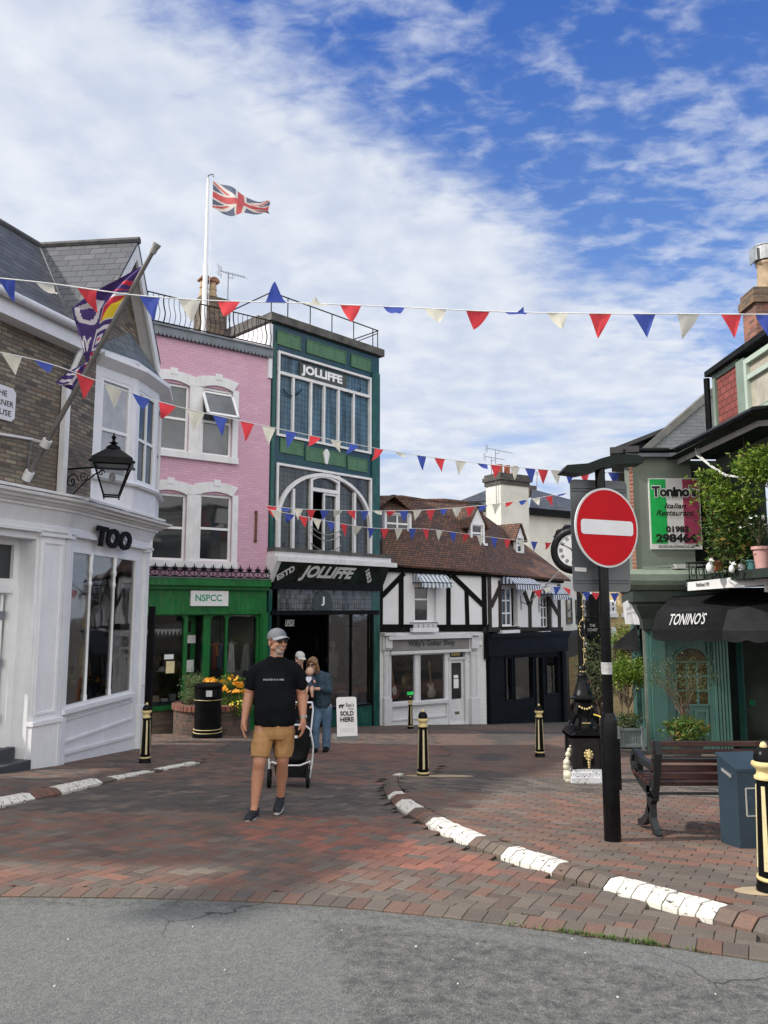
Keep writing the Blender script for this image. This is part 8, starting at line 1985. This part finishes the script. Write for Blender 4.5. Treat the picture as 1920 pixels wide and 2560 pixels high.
def cap_obj(root,m,col,brimcol,name='cap',sc=1.):
 bm=NB();b2=[]
 n=20;R=[]
 for j in range(7):
  t=j/6*math.pi/2;z=.082*math.sin(t)+.052;r=math.cos(t)
  R.append([bm.verts.new(m@Vector((.088*r*math.cos(a),.106*r*math.sin(a)+.014,z)))for a in[2*math.pi*k/n for k in range(n)]]if j<6 else[bm.verts.new(m@Vector((0,.014,z)))])
 low=[bm.verts.new(m@Vector((.090*math.cos(a),.108*math.sin(a)+.014,.032+.014*(math.sin(a)<0))))for a in[2*math.pi*k/n for k in range(n)]]
 R=[low]+R
 for i in range(len(R)-2):
  for k in range(n):bm.faces.new((R[i][k],R[i][(k+1)%n],R[i+1][(k+1)%n],R[i+1][k]))
 for k in range(n):bm.faces.new((R[-2][k],R[-2][(k+1)%n],R[-1][0]))
 c=mesh_obj(name,bm,col,root,local=True,smooth='all')
 bm=NB();up,dn=[],[]
 A=[R_(q)for q in range(200,341,10)]
 for a in A:
  x,y=math.cos(a),math.sin(a);z=.052-.022*(x*x)
  up.append((m@Vector((.087*x,.104*y+.014,z+.004)),m@Vector((.085*x,.104*y+.014-.072*(1-.55*x*x),z-.006-.012*x*x))))
 for i in range(len(up)-1):
  prism(bm,[up[i][0],up[i+1][0],up[i+1][1],up[i][1]],m.to_3x3()@Vector((0,0,.005)))
 mesh_obj('brim',bm,brimcol,c,local=True);return c
def shades(root,m,name='sunglasses'):
 bm=NB()
 for s_ in(-1,1):
  pts=[(.010,.034),(.052,.038),(.062,.028),(.056,.002),(.036,-.010),(.014,.0)]
  prism(bm,[m@Vector((s_*x,-.100+abs(x)*.36,z))for x,z in pts],m.to_3x3()@Vector((0,-.006,0)))
  tube(bm,[m@Vector((s_*.056,-.075,.026)),m@Vector((s_*.083,-.02,.024)),m@Vector((s_*.084,.03,.012))],.0035,5)
 tube(bm,[m@Vector((-.013,-.102,.026)),m@Vector((.013,-.102,.026))],.003,5)
 return mesh_obj(name,bm,M('lens_black',(.008,.008,.009),.1,spec=.6),root,local=True)
def shoe(root,heel,toe,zr,mat,sole,w=.048):
 h,t=Vector(heel),Vector(toe);d=(t-h);L_=d.length;d.normalize();s=Vector((-d.y,d.x,0)).normalized();u=s.cross(d)*-1;u=u if u.z>0 else-u
 bm=NB();limb(bm,[(h+d*.03+u*.045,.045),(h+d*L_*.35+u*.048,.050),(h+d*L_*.6+u*.036,.048),(h+d*(L_-.045)+u*.030,.043)]);ball(bm,h+d*.04+u*.080,.050,sc=(1,1,.7))
 a=pmesh('shoe',remesh(bm,.009,2),mat,root)
 bm=NB();pts=[]
 for k in range(20):
  a_=2*math.pi*k/20;x=math.cos(a_);pts.append(h+d*(L_/2+x*L_/2*1.02)+s*(math.sin(a_)*w*(1+.12*x)))
 prism(bm,pts,u*.022);mesh_obj('sole',bm,sole,a,local=True);return a
BLKT=M('black_tee',(.007,.008,.010),.9,.2,5.,spec=.08,bump=.3,bscale=25);TAN=M('tan_cotton',(.34,.185,.070),.8,.12,6.,bump=.25,bscale=40);GRC=M('grey_cap',(.13,.14,.155),.75,.1,8.,bump=.1)
SHO=M('navy_shoe',(.010,.012,.020),.7,.3,12.,bump=.3,bscale=80);SOLW=M('sole_grey',(.45,.45,.46),.6);BRD=M('grey_beard',(.36,.27,.23),.8,.12,40.,bump=.5,bscale=150)
pm=gp(668,2036);ym=pm.y;xm=at(683,2036,ym).x;zm=H(xm,ym)
man=thing('person','man in black t-shirt, tan shorts, grey cap and sunglasses walking toward the camera','person',(xm,ym,zm))
HC=Vector((.018,-.02,1.712));yawM=R_(42)
bm=NB();hm=head_pts(bm,HC,yawM,R_(0),1.07)
limb(bm,[((.0,.01,1.50),.075),((.005,.0,1.56),.070),((.012,.0,1.64),.068)])
loft(bm,[((0,.0,.84),.155,.12),((0,0,.95),.175,.135),((0,-.01,1.08),.185,.145),((0,-.01,1.22),.19,.14),((0,.0,1.36),.20,.13),((0,.01,1.43),.17,.10),((0,.01,1.49),.12,.07)])
aL=[((-.190,.01,1.42),.062),((-.248,.02,1.31),.056),((-.268,.03,1.19),.046),((-.282,.0,1.10),.048),((-.296,-.04,.985),.033),((-.300,-.055,.94),.028)]
aR=[((.190,.01,1.42),.062),((.245,.03,1.31),.056),((.262,.05,1.18),.046),((.274,.03,1.09),.048),((.286,-.02,.985),.033),((.290,-.035,.945),.028)]
limb(bm,[(p,r*1.13)for p,r in aL]);limb(bm,[(p,r*1.13)for p,r in aR])
lL=[((-.095,.0,.86),.105),((-.118,-.07,.69),.085),((-.130,-.13,.53),.062),((-.138,-.12,.47),.057),((-.148,-.115,.37),.060),((-.158,-.14,.22),.044),((-.165,-.155,.11),.036)]
lR=[((.095,.0,.86),.105),((.092,.01,.69),.085),((.086,.0,.54),.062),((.080,.03,.47),.056),((.070,.09,.37),.060),((.058,.13,.23),.044),((.048,.165,.12),.036)]
limb(bm,[(p,r*1.05)for p,r in lL]);limb(bm,[(p,r*1.05)for p,r in lR])
limb(bm,[((-.165,-.15,.10),.036),((-.178,-.27,.05),.030)]);limb(bm,[((.048,.16,.11),.036),((.045,.06,.05),.030)])
hand(bm,(-.302,-.058,.935),(-.02,-.08,-1),(.9,.1,0),(0,-1,-.2),1.15,.5);hand(bm,(.292,-.038,.94),(.02,-.10,-1),(-.9,.1,0),(0,-1,-.2),1.15,.65)
me=remesh(bm,.0075,2)
mi_inv=hm.inverted();me.materials.clear()
body=pmesh('body',me,[SK,BRD],man)
for p in me.polygons:
 c=mi_inv@p.center
 if abs(c.x)<.09 and-.13<c.z<-.036 and c.y<-.012-(c.z+.13)*.35:
  if not(abs(c.x)<.022 and-.072<c.z<-.052 and c.y<-.07):p.material_index=1
bm=NB();loft(bm,[((0,-.005,.885),.200,.150),((0,-.01,.93),.206,.160),((0,-.02,1.06),.204,.172),((0,-.02,1.20),.200,.165),((0,-.005,1.34),.210,.150),((0,.01,1.41),.205,.13),((0,.012,1.46),.185,.115),((0,.012,1.50),.145,.100),((0,.01,1.54),.098,.088),((0,.01,1.56),.080,.078)],24)
for s_,arm in((-1,aL),(1,aR)):limb(bm,[((s_*.150,.01,1.435),.088),((s_*.203,.012,1.40),.080),((s_*.234,.018,1.34),.072),((s_*.252,.02,1.28),.066)])
pmesh('t_shirt',remesh(bm,.010,2,.011,7.,.45),BLKT,man)
mt=Matrix.Translation((0.005,-.178,1.345))@Matrix.Rotation(R_(80),4,'X');bm=NB();text_bm(bm,'ONE STEP AT A TIME',mt,.21,.017,bold=.03);mesh_obj('chest_print',bm,M('print_grey',(.35,.35,.36),.8),man,local=True)
bm=NB();loft(bm,[((0,0,.935),.178,.140),((0,0,.88),.185,.145),((0,0,.80),.186,.145),((0,0,.75),.17,.13)],24)
limb(bm,[((-.094,-.0,.82),.108),((-.116,-.07,.70),.100),((-.125,-.105,.605),.094)]);limb(bm,[((.094,.0,.82),.108),((.096,.01,.70),.100),((.092,.005,.60),.093)])
me=remesh(bm,.010,2,.010,11.,.45)
b2=bmesh.new();b2.from_mesh(me)
for(c,d)in(((-.127,-.11,.575),(-.04,-.33,-1)),((.094,.005,.57),(-.02,-.02,-1))):
 geom=[g for g in list(b2.verts)+list(b2.edges)+list(b2.faces)if((g.co.x if isinstance(g,bmesh.types.BMVert)else sum(v.co.x for v in g.verts)/len(g.verts))*c[0]>0)]
 bmesh.ops.bisect_plane(b2,geom=geom,plane_co=c,plane_no=Vector(d).normalized(),clear_outer=True)
b2.to_mesh(me);b2.free();pmesh('shorts',me,TAN,man)
cp=cap_obj(man,hm,GRC,M('grey_brim',(.20,.21,.23),.7,.1,8.));shades(man,hm)
shoe(man,(-.160,-.10,.0),(-.195,-.39,.02),0,SHO,SOLW);shoe(man,(.050,.21,.045),(.040,-.075,.012),0,SHO,SOLW)
bm=NB();w=Vector((.289,-.03,.965));tube(bm,[w+Vector((0,.0,.012)),w-Vector((0,0,.012))],.036,14);ball(bm,w+Vector((.036,-.01,0)),.02,sc=(.4,1,1));mesh_obj('wrist_watch',bm,M('watch_steel',(.55,.54,.5),.3,metal=.8),man,local=True)
pw_=gp(800,1880);yw=pw_.y;xw=at(803,1880,yw).x;zw=H(xw,yw);k_=yw/1923
def LW(px,py,dy=0.):q=at(px,py,yw+dy);return Vector((q.x-xw,dy,q.z-zw))
wo_=thing('person','woman with auburn hair in dark teal jacket and blue jeans holding a baby','person',(xw,yw,zw))
DEN=M('denim',(.085,.15,.24),.85,.2,7.,bump=.3,bscale=60);TLJ=M('teal_jacket',(.018,.045,.070),.7,.2,5.,bump=.3,bscale=20);HAIR=M('auburn_hair',(.22,.12,.060),.6,.3,30.,bump=.6,bscale=60)
hc=LW(781,1661,-.18);bm=NB();hm2=head_pts(bm,hc,R_(-18),R_(14),.96)
sh=LW(800,1690,-.02);hip=LW(806,1757,.05)
limb(bm,[(sh+Vector((-.02,0,.02)),.06),(hc+Vector((.03,.05,-.08)),.05)])
limb(bm,[(hip,.14),(hip.lerp(sh,.5)+Vector((0,-.02,0)),.13),(sh-Vector((0,0,.06)),.12)])
for sx,kx,ky in((-1,788,-.06),(1,816,.08)):limb(bm,[(hip+Vector((sx*.08,0,-.06)),.10),(LW(kx,1815,ky),.065),(LW(kx,1870,ky+.05),.045)])
hl_,hr_=LW(776,1716,-.36),LW(782,1722,-.34)
limb(bm,[(sh+Vector((.14,0,-.02)),.055),(LW(822,1728,-.08),.045),(LW(800,1722,-.30),.032),(hr_,.027)]);limb(bm,[(sh+Vector((-.14,-.04,-.02)),.05),(LW(784,1726,-.22),.04),(hl_,.027)])
hand(bm,hr_,(-1,-.2,.2),(.2,1,.2),(0,0,1),.95,.7);hand(bm,hl_,(-.6,-.2,-.7),(.3,1,0),(1,0,.3),.95,.7)
pmesh('body',remesh(bm,.009,2),SK2,wo_)
bm=NB();limb(bm,[(hip+Vector((0,0,-.02)),.165),(hip.lerp(sh,.5)+Vector((0,-.02,0)),.162),(sh-Vector((0,0,.05)),.150)]);limb(bm,[(sh+Vector((-.09,0,-.01)),.08),(sh+Vector((.09,0,-.01)),.08)])
limb(bm,[(sh+Vector((.14,0,-.02)),.078),(LW(823,1728,-.08),.068),(LW(803,1722,-.28),.046)]);limb(bm,[(sh+Vector((-.14,-.04,-.02)),.072),(LW(785,1727,-.20),.06),(LW(778,1720,-.31),.044)]);limb(bm,[(sh+Vector((-.02,.02,.0)),.085),(sh+Vector((-.04,-.03,.045)),.075)])
pmesh('jacket',remesh(bm,.011,3,.008,7.),TLJ,wo_)
bm=NB();limb(bm,[(hip+Vector((0,0,.02)),.150),(hip+Vector((0,0,-.06)),.155)])
for sx,kx,ky in((-1,788,-.06),(1,816,.08)):limb(bm,[(hip+Vector((sx*.075,0,-.08)),.112),(LW(kx,1815,ky),.082),(LW(kx,1868,ky+.05),.075)])
pmesh('jeans',remesh(bm,.011,2,.007,8.),DEN,wo_)
for kx,ky in((788,-.0),(816,.12)):q=LW(kx,1880,ky);q.z=.0;shoe(wo_,q+Vector((.02,.04,0)),q+Vector((-.03,-.22,0)),0,BLACKM,BLACKM,.042)
bm=NB();b2=bmesh.new();ball(b2,(0,.03,.040),.100,seg=20,sc=(.98,1.08,1.02));
for sx in(-1,1):limb(b2,[((sx*.075,.0,.05),.036),((sx*.092,.0,-.03),.036),((sx*.10,.01,-.12),.034),((sx*.085,-.0,-.17),.022)])
limb(b2,[((0,.09,.0),.07),((0,.09,-.14),.06)]);limb(b2,[((-.03,-.06,.10),.03),((-.075,-.045,.04),.02)]);limb(b2,[((.02,-.06,.10),.03),((.075,-.045,.04),.02)])
bmesh.ops.transform(b2,matrix=hm2,verts=b2.verts[:]);pmesh('hair',remesh(b2,.009,2,.005,26.,.25),HAIR,wo_);bm.free();shades(wo_,hm2)
bc=LW(774,1679,-.40);bb=at(774,1679,yw-.40);bb_=Vector((bb.x,bb.y,0))
baby=thing('person','bald baby in a white bib and navy top held up by the woman','person',(bb.x,bb.y,bb.z-.25));c0=Vector((0,0,.25))
bm=NB();ball(bm,c0,.078,seg=20,sc=(.95,1.05,1.02));ball(bm,c0+Vector((0,-.06,-.02)),.030,seg=10,sc=(1.6,.7,1));ball(bm,c0+Vector((0,-.082,-.008)),.010,seg=8)
for s_ in(-1,1):ball(bm,c0+Vector((s_*.074,.01,-.01)),.016,seg=8,sc=(.4,1,1.2))
limb(bm,[(c0+Vector((0,.01,-.06)),.04),(c0+Vector((.0,.02,-.20)),.075)]);limb(bm,[(c0+Vector((-.06,-.01,-.13)),.026),(c0+Vector((-.12,-.05,-.19)),.022),(c0+Vector((-.13,-.1,-.21)),.016)]);limb(bm,[(c0+Vector((.06,-.01,-.13)),.026),(c0+Vector((.10,-.06,-.18)),.02)])
limb(bm,[(c0+Vector((-.03,.0,-.26)),.04),(c0+Vector((-.05,-.10,-.32)),.034),(c0+Vector((-.05,-.09,-.42)),.024)]);limb(bm,[(c0+Vector((.04,.0,-.26)),.04),(c0+Vector((.05,-.08,-.34)),.034),(c0+Vector((.06,-.06,-.44)),.024)])
pmesh('body',remesh(bm,.007,2),SK2,baby)
bm=NB();limb(bm,[(c0+Vector((0,.01,-.10)),.06),(c0+Vector((.0,.02,-.25)),.088)]);limb(bm,[(c0+Vector((-.05,0,-.12)),.036),(c0+Vector((-.09,-.03,-.16)),.034)]);limb(bm,[(c0+Vector((.05,0,-.12)),.036),(c0+Vector((.08,-.03,-.16)),.034)]);pmesh('top',remesh(bm,.008,2),M('baby_navy',(.05,.06,.10),.8),baby)
bm=NB();pts=[c0+Vector((x,-.062-.03*(z<-.14),z))for x,z in((-.05,-.085),(.04,-.085),(.05,-.13),(.0,-.19),(-.06,-.15))];prism(bm,pts,(0,-.008,0));mesh_obj('bib',bm,M('bib_white',(.66,.66,.74),.8),baby,local=True)
yq2=yw-.25;pq=at(757,1880,yq2);zq=H(pq.x,yq2)
p3=thing('person','person in pale cap and dark clothes beside the woman, half hidden by the man','person',(pq.x,yq2,zq))
def LQ(px,py,dy=0.):q=at(px,py,yq2+dy);return Vector((q.x-pq.x,dy,q.z-zq))
bm=NB();hc3=LQ(750,1646,-.12);hm3=head_pts(bm,hc3,R_(40),R_(22),.95);sh3,hip3=LQ(750,1685,.04),LQ(758,1762,.10)
limb(bm,[(sh3,.06),(hc3+Vector((0,.05,-.07)),.05)]);limb(bm,[(hip3,.14),(sh3-Vector((0,0,.06)),.125)])
for sx in(-1,1):limb(bm,[(hip3+Vector((sx*.08,0,-.05)),.10),(LQ(757+sx*11,1820,.02),.06),(LQ(757+sx*12,1868,.08),.045)])
h3=LQ(735,1745,-.22);h4=LQ(768,1742,-.2)
limb(bm,[(sh3+Vector((-.15,0,-.02)),.05),(LQ(734,1722,-.02),.04),(h3,.027)]);limb(bm,[(sh3+Vector((.15,0,-.02)),.05),(LQ(772,1722,-.0),.04),(h4,.027)]);hand(bm,h3,(.2,-.3,-1),(1,0,0),(0,-1,0),.95,.6);hand(bm,h4,(-.2,-.3,-1),(-1,0,0),(0,-1,0),.95,.6)
pmesh('body',remesh(bm,.009,2),SK2,p3)
bm=NB();limb(bm,[(hip3,.16),(sh3-Vector((0,0,.05)),.145)]);limb(bm,[(sh3+Vector((-.14,0,-.02)),.07),(LQ(734,1722,-.02),.055),(h3.lerp(LQ(734,1722,-.02),.3),.045)]);limb(bm,[(sh3+Vector((.14,0,-.02)),.07),(LQ(772,1722,0),.055),(h4.lerp(LQ(772,1722,0),.3),.045)]);pmesh('top',remesh(bm,.011,3,.006),BLKT,p3)
bm=NB();limb(bm,[(hip3+Vector((0,0,.0)),.145),(hip3+Vector((0,0,-.06)),.15)])
for sx in(-1,1):limb(bm,[(hip3+Vector((sx*.075,0,-.08)),.11),(LQ(757+sx*11,1820,.02),.078),(LQ(757+sx*12,1868,.08),.066)])
pmesh('trousers',remesh(bm,.011,2),BLACKM,p3)
for sx in(-1,1):q=LQ(757+sx*12,1880,.06);q.z=0;shoe(p3,q+Vector((0,.06,0)),q+Vector((0,-.2,0)),0,BLACKM,BLACKM,.042)
cap_obj(p3,hm3,M('pale_cap',(.50,.50,.48),.8,.08,8.),M('pale_cap',(.5,.5,.48)))
bm=NB();b2=bmesh.new();ball(b2,(0,.035,.01),.09,seg=16);limb(b2,[((0,.08,.0),.05),((0,.07,-.10),.04)]);bmesh.ops.transform(b2,matrix=hm3,verts=b2.verts[:]);bm.free();pmesh('hair',remesh(b2,.01,2),M('dark_hair',(.03,.02,.015),.6),p3)
pc2=gp(769,1971);ys_=pc2.y;xs_=pc2.x;zs_=H(xs_,ys_)
st=thing('pushchair','black pushchair with silver frame and black wheels, just behind the walking man','pushchair',(xs_-.22,ys_+.3,zs_));O_=Vector((xs_-.22,ys_+.3,zs_))
def LS(px,py,y):return at(px,py,y)-O_
ALU=M('frame_silver',(.62,.63,.65),.3,.05,metal=.4)
def wheel(c,r,w_=.035):
 bm=NB();m=Matrix.Translation(c)@Matrix.Rotation(math.pi/2,4,'Y');n=24
 lathe(bm,[(r*.80,-w_/2),(r*.96,-w_/2),(r,0),(r*.96,w_/2),(r*.80,w_/2)],n=n);bmesh.ops.transform(bm,matrix=m,verts=bm.verts[:]);o=mesh_obj('wheel',bm,BLACKM,st,local=True,smooth=True)
 bm=NB();lathe(bm,[(r*.16,-w_*.6),(r*.16,w_*.6)],n=12)
 for k in range(5):a=2*math.pi*k/5;box(bm,0,r*.84,-.008,.008,-.008,.008,mat=Matrix.Rotation(a,4,'Z'))
 bmesh.ops.transform(bm,matrix=m,verts=bm.verts[:]);mesh_obj('hub',bm,M('hub_grey',(.1,.1,.1),.4),o,local=True)
wr=.115
wheel(Vector((.22,-.27,wr)),wr);wheel(Vector((-.26,-.27,wr)),wr);wheel(Vector((.14,.30,.085)),.085);wheel(Vector((-.18,.30,.085)),.085)
seat=[(-.22,.36),(.20,.36),(.24,.62),(.20,.74),(-.22,.74),(-.26,.60)]
bm=NB();prism(bm,[Vector((x,-.20,z))for x,z in seat],(0,.34,0));ball(bm,(-.01,-.02,.66),.22,seg=16,sc=(1,.9,.6));ball(bm,(-.01,-.12,.34),.2,seg=16,sc=(1.05,.8,.45))
pmesh('seat',remesh(bm,.014,4),BLACKM,st)
bm=NB();
for pts in([(-.24,-.22,.72),(-.20,-.25,.76),(.17,-.25,.76),(.24,-.24,.70),(.28,-.24,.50),(.27,-.26,.30),(.24,-.27,.12)],[(-.26,-.22,.70),(-.28,-.24,.4),(-.26,-.27,.12)],[(-.24,-.25,.31),(-.1,-.27,.27),(.12,-.27,.27),(.25,-.26,.32)]):tube(bm,[Vector(p)for p in pts],.012,8)
for x in(-.26,.24):tube(bm,[(x,-.24,.62),(x,.12,.90),(x*.9,.22,.98)],.011,8);tube(bm,[(x,-.25,.30),(x*.8,.30,.09)],.011,8)
tube(bm,[(-.24,.22,.98),(.22,.22,.98)],.014,8);mesh_obj('frame',bm,ALU,st,local=True,smooth=True)
bm=NB();prism(bm,[Vector((x,-.262,z))for x,z in((-.18,.12),(.18,.12),(.2,.26),(-.2,.26))],(0,.36,0));mesh_obj('basket',bm,BLACKM,st,local=True)
bm=NB();box(bm,-.05,.08,-.262,-.252,.60,.63);mesh_obj('label_tag',bm,WHITE2,st,local=True)
bs=FB
def fthing(name,label,cat,bm,mat,**kw):return solo(name,label,cat,bm,mat,**kw)
c=FB.pt(178,1695,-.7);r_=thing('display_ball','round green buoy with white letters in the corner shop window','buoy',tuple(c));bm=NB();ball(bm,c,.14,seg=20);part('ball',bm,M('buoy_green',(.02,.26,.05),.3),r_,smooth='all')
tpart(FB,r_,'TOO',178,192,1700,1710,-.55,WHITE2,bold=.05)
c=FB.pt(186,1650,-.9);bm=NB();face(bm,[c+Vector((0,0,-.12)),c+Vector((.02,.10,-.12)),c+Vector((.0,.02,.25))]);prism(bm,[c+Vector((-.02,-.10,-.2)),c+Vector((.02,.12,-.2)),c+Vector((.02,.09,-.26)),c+Vector((-.02,-.07,-.26))],(.04,0,0));fthing('model_yacht','small model yacht with blue sail above the green buoy','model boat',bm,M('sail_blue',(.05,.18,.5),.5))
for px,py,w_,lab in((205,1690,.16,'orange flowers beside the green buoy in the corner shop window'),(236,1700,.20,'orange flowers in the middle pane of the corner shop window'),(262,1712,.16,'small orange flowers low in the middle pane of the corner shop window'),(305,1722,.12,'small yellow flowers in the right pane of the corner shop window')):
 plant(lab,'flowers',FB.pt(px,py,-.6),(w_,w_*1.6,.10),22,14,.05,LDG,'window_flowers',fl=16,flm=PETY,fls=.05)
def garment(label,f,px,w,y0,y1,o,mat,top=.5):
 bm=NB();s0,s1,z0,z1=f.R(px-w/2,px+w/2,y0,y1,o);n=8
 pts=[]
 for k in range(n+1):
  u=k/n;pts.append((s0+(s1-s0)*u,o+.05*math.sin(u*17+px)))
 for k in range(n):
  a,b2=pts[k],pts[k+1];t=lambda s_:(s_-(s0+s1)/2)*top+(s0+s1)/2
  quad(bm,f.P(a[0],z0,a[1]),f.P(b2[0],z0,b2[1]),f.P(t(b2[0]),z1,o),f.P(t(a[0]),z1,o))
 q=f.P((s0+s1)/2,z1,o);tube(bm,[q,q+Vector((0,0,.12))],.008,4);tube(bm,[q-f.u*.15,q+Vector((0,0,.04)),q+f.u*.15],.01,4)
 return solo('hanging_garment',label,'clothes',bm,mat,smooth=False)
CW=M('cloth_white',(.60,.61,.63),.85,.08,5.);
for px,w,y0,y1,m_,lab in((578,22,1610,1680,CW,'white garment hanging in the right window of the green shop'),(615,26,1612,1676,M('cloth_sage',(.30,.33,.30),.85),'pale grey garment at the right end of the green shop window'),(536,12,1612,1672,M('cloth_red',(.30,.05,.03),.85),'dark red garment in the narrow window of the green shop'),(552,14,1608,1668,M('cloth_blue',(.06,.14,.25),.85),'blue garment in the narrow window of the green shop'),(543,8,1612,1640,M('cloth_orange',(.55,.20,.04),.85),'orange garment between the red and blue ones in the green shop')):
 garment(lab,FP,px,w,y0,y1,-.28,m_)
bm=NB();
for k in range(11):
 px=358+9.5*k;q=FP.pt(px,1573,-.25);a=FP.u*.06;face(bm,[q-a,q+a,q-Vector((0,0,.17))])
tube(bm,[FP.pt(354,1573,-.25),FP.pt(460,1573,-.25)],.008,4)
solo('window_pennants','string of small white pennants across the left window of the green shop','bunting',bm,CW)
c=FP.pt(404,1678,-.7);bm=NB();lathe(bm,[(.15,0),(.14,.012),(.085,.015),(.08,.10),(.03,.12)],tuple(c),16);solo('sun_hat','white sun hat displayed in the left window of the green shop','hat',bm,CW,smooth=True)
for i_,(px,w,hgt,m_,lab)in enumerate(((388,20,24,M('box_cream',(.45,.40,.28),.7),'cream box on the deck of the left green shop window'),(412,16,18,CW,'white box on the deck of the left green shop window'),(433,14,30,M('vase_glass',(.35,.42,.42),.2),'pale glass vase at the right of the left green shop window'))):
 bm=NB();r=FP.R(px-w/2,px+w/2,1765-hgt,1764,-.5);FP.box(bm,r,-.7,-.5);bmesh.ops.bevel(bm,geom=bm.edges[:],offset=.01,segments=1,affect='EDGES');solo('shop_box',lab,'box',bm,m_)
for px,py,lab in((832,1612,'pale bald mannequin head and torso left of the poster in the tiled shop window'),(879,1612,'mannequin with pale head in green clothes under the poster in the tiled shop window')):
 c=FJ.pt(px,py,-.38);r_=thing('mannequin',lab,'mannequin',(c.x,c.y,c.z-1.2));bm=NB();ball(bm,c,.10,seg=14,sc=(.85,.95,1.25));tube(bm,[c-Vector((0,0,.1)),c-Vector((0,0,.22))],.045,10);tube(bm,[c-Vector((0,0,1.0)),c-Vector((0,0,1.6))],.02,6);part('head',bm,M('mannequin_cream',(.50,.45,.38),.5),r_,smooth='all')
 bm=NB();loft(bm,[(c+Vector((0,0,z)),a,b2)for z,a,b2 in((-1.0,.17,.13),(-.75,.15,.11),(-.45,.20,.13),(-.27,.17,.09),(-.2,.06,.05))]);part('torso',bm,M('mannequin_cloth_pale',(.38,.42,.40),.8)if px<850 else M('mannequin_cloth_green',(.05,.09,.06),.8),r_,smooth='all')
for px,lab in((862,'white plant pot low in the tiled shop window, left of two'),(886,'white plant pot low in the tiled shop window, right of two')):
 bm=NB();r=FJ.R(px-9,px+9,1728,1752,-.4);FJ.box(bm,r,-.6,-.4);bmesh.ops.bevel(bm,geom=bm.edges[:],offset=.015,segments=1,affect='EDGES');solo('plant_pot',lab,'plant pot',bm,CW)
plant('dark leafy plant standing in the white pots of the tiled shop window','plant',FJ.pt(886,1705,-.5),(.28,.2,.30),30,14,.10,LDG,'potted_plant',spread=.06)
for px,w,hgt,lab in((1268,12,34,'pale lamp and goods left in the black shop window'),(1300,22,32,'white draped display in the middle of the black shop window'),(1378,16,34,'white display block in the right pane of the black shop')):
 bm=NB();r=FD.R(px-w/2,px+w/2,1752-hgt,1752,-.4);FD.box(bm,r,-.8,-.4);bmesh.ops.bevel(bm,geom=bm.edges[:],offset=.05,segments=2,affect='EDGES');solo('display_block',lab,'display',bm,M('display_pale',(.40,.41,.42),.8,.2,4.))
bm=NB();p=FP.pt(641,1280,.03);q=FP.pt(639,1352,.03);tube(bm,[p,q],.035,8);tube(bm,[p,p-FP.n*.04],.05,8);tube(bm,[q,q-FP.n*.04],.05,8)
solo('rusty_pipe','short rusty vertical pipe fixed to the pink wall near its right edge','pipe',bm,M('rust',(.16,.07,.045),.9,.4,12.))
bm=NB();rnd=random.Random(4)
for _ in range(14):
 px,py=rnd.uniform(60,1850),rnd.uniform(2290,2540);q=P2(px,py)
 if q[1]>asy(q[0])-.05:continue
 s_=rnd.uniform(.003,.008);a=rnd.uniform(0,3);z=G(*q)-.003
 prism(bm,[Vector((q[0]+s_*math.cos(a+k*1.57)*rnd.uniform(.5,1.2),q[1]+s_*math.sin(a+k*1.57),z))for k in range(4)],(0,0,.003))
o=mesh_obj('road_litter',bm,M('litter_white',(.62,.62,.58),.8));o['kind']='stuff';o['label']='tiny white specks of litter and grit on the road';o['category']='litter'
GRP={'bunting':'strings of bunting across the square','guitar':'guitars in the guitar shop window','hanging_garment':'clothes hanging in the green shop window','mannequin':'mannequins in the tiled shop window','figurine':'white figurines on the balcony','television_aerial':'television aerials on the roofs','flower_pot':'pots on the balcony','flowering_shrub':'flowering plants in planters and pots','shrub':'green shrubs in planters and on the balcony','window_flowers':'flowers in the corner shop window','small_tree':'small trees beside the restaurant','display_block':'pale displays in the black shop window','plant_pot':'plant pots','shop_box':'boxes on the green shop window deck'}
for o in list(COL.objects):
 if o.parent is None and 'label' in o and 'group' not in o:
  k=o.name.split('.')[0]
  if k in GRP:o['group']=GRP[k]
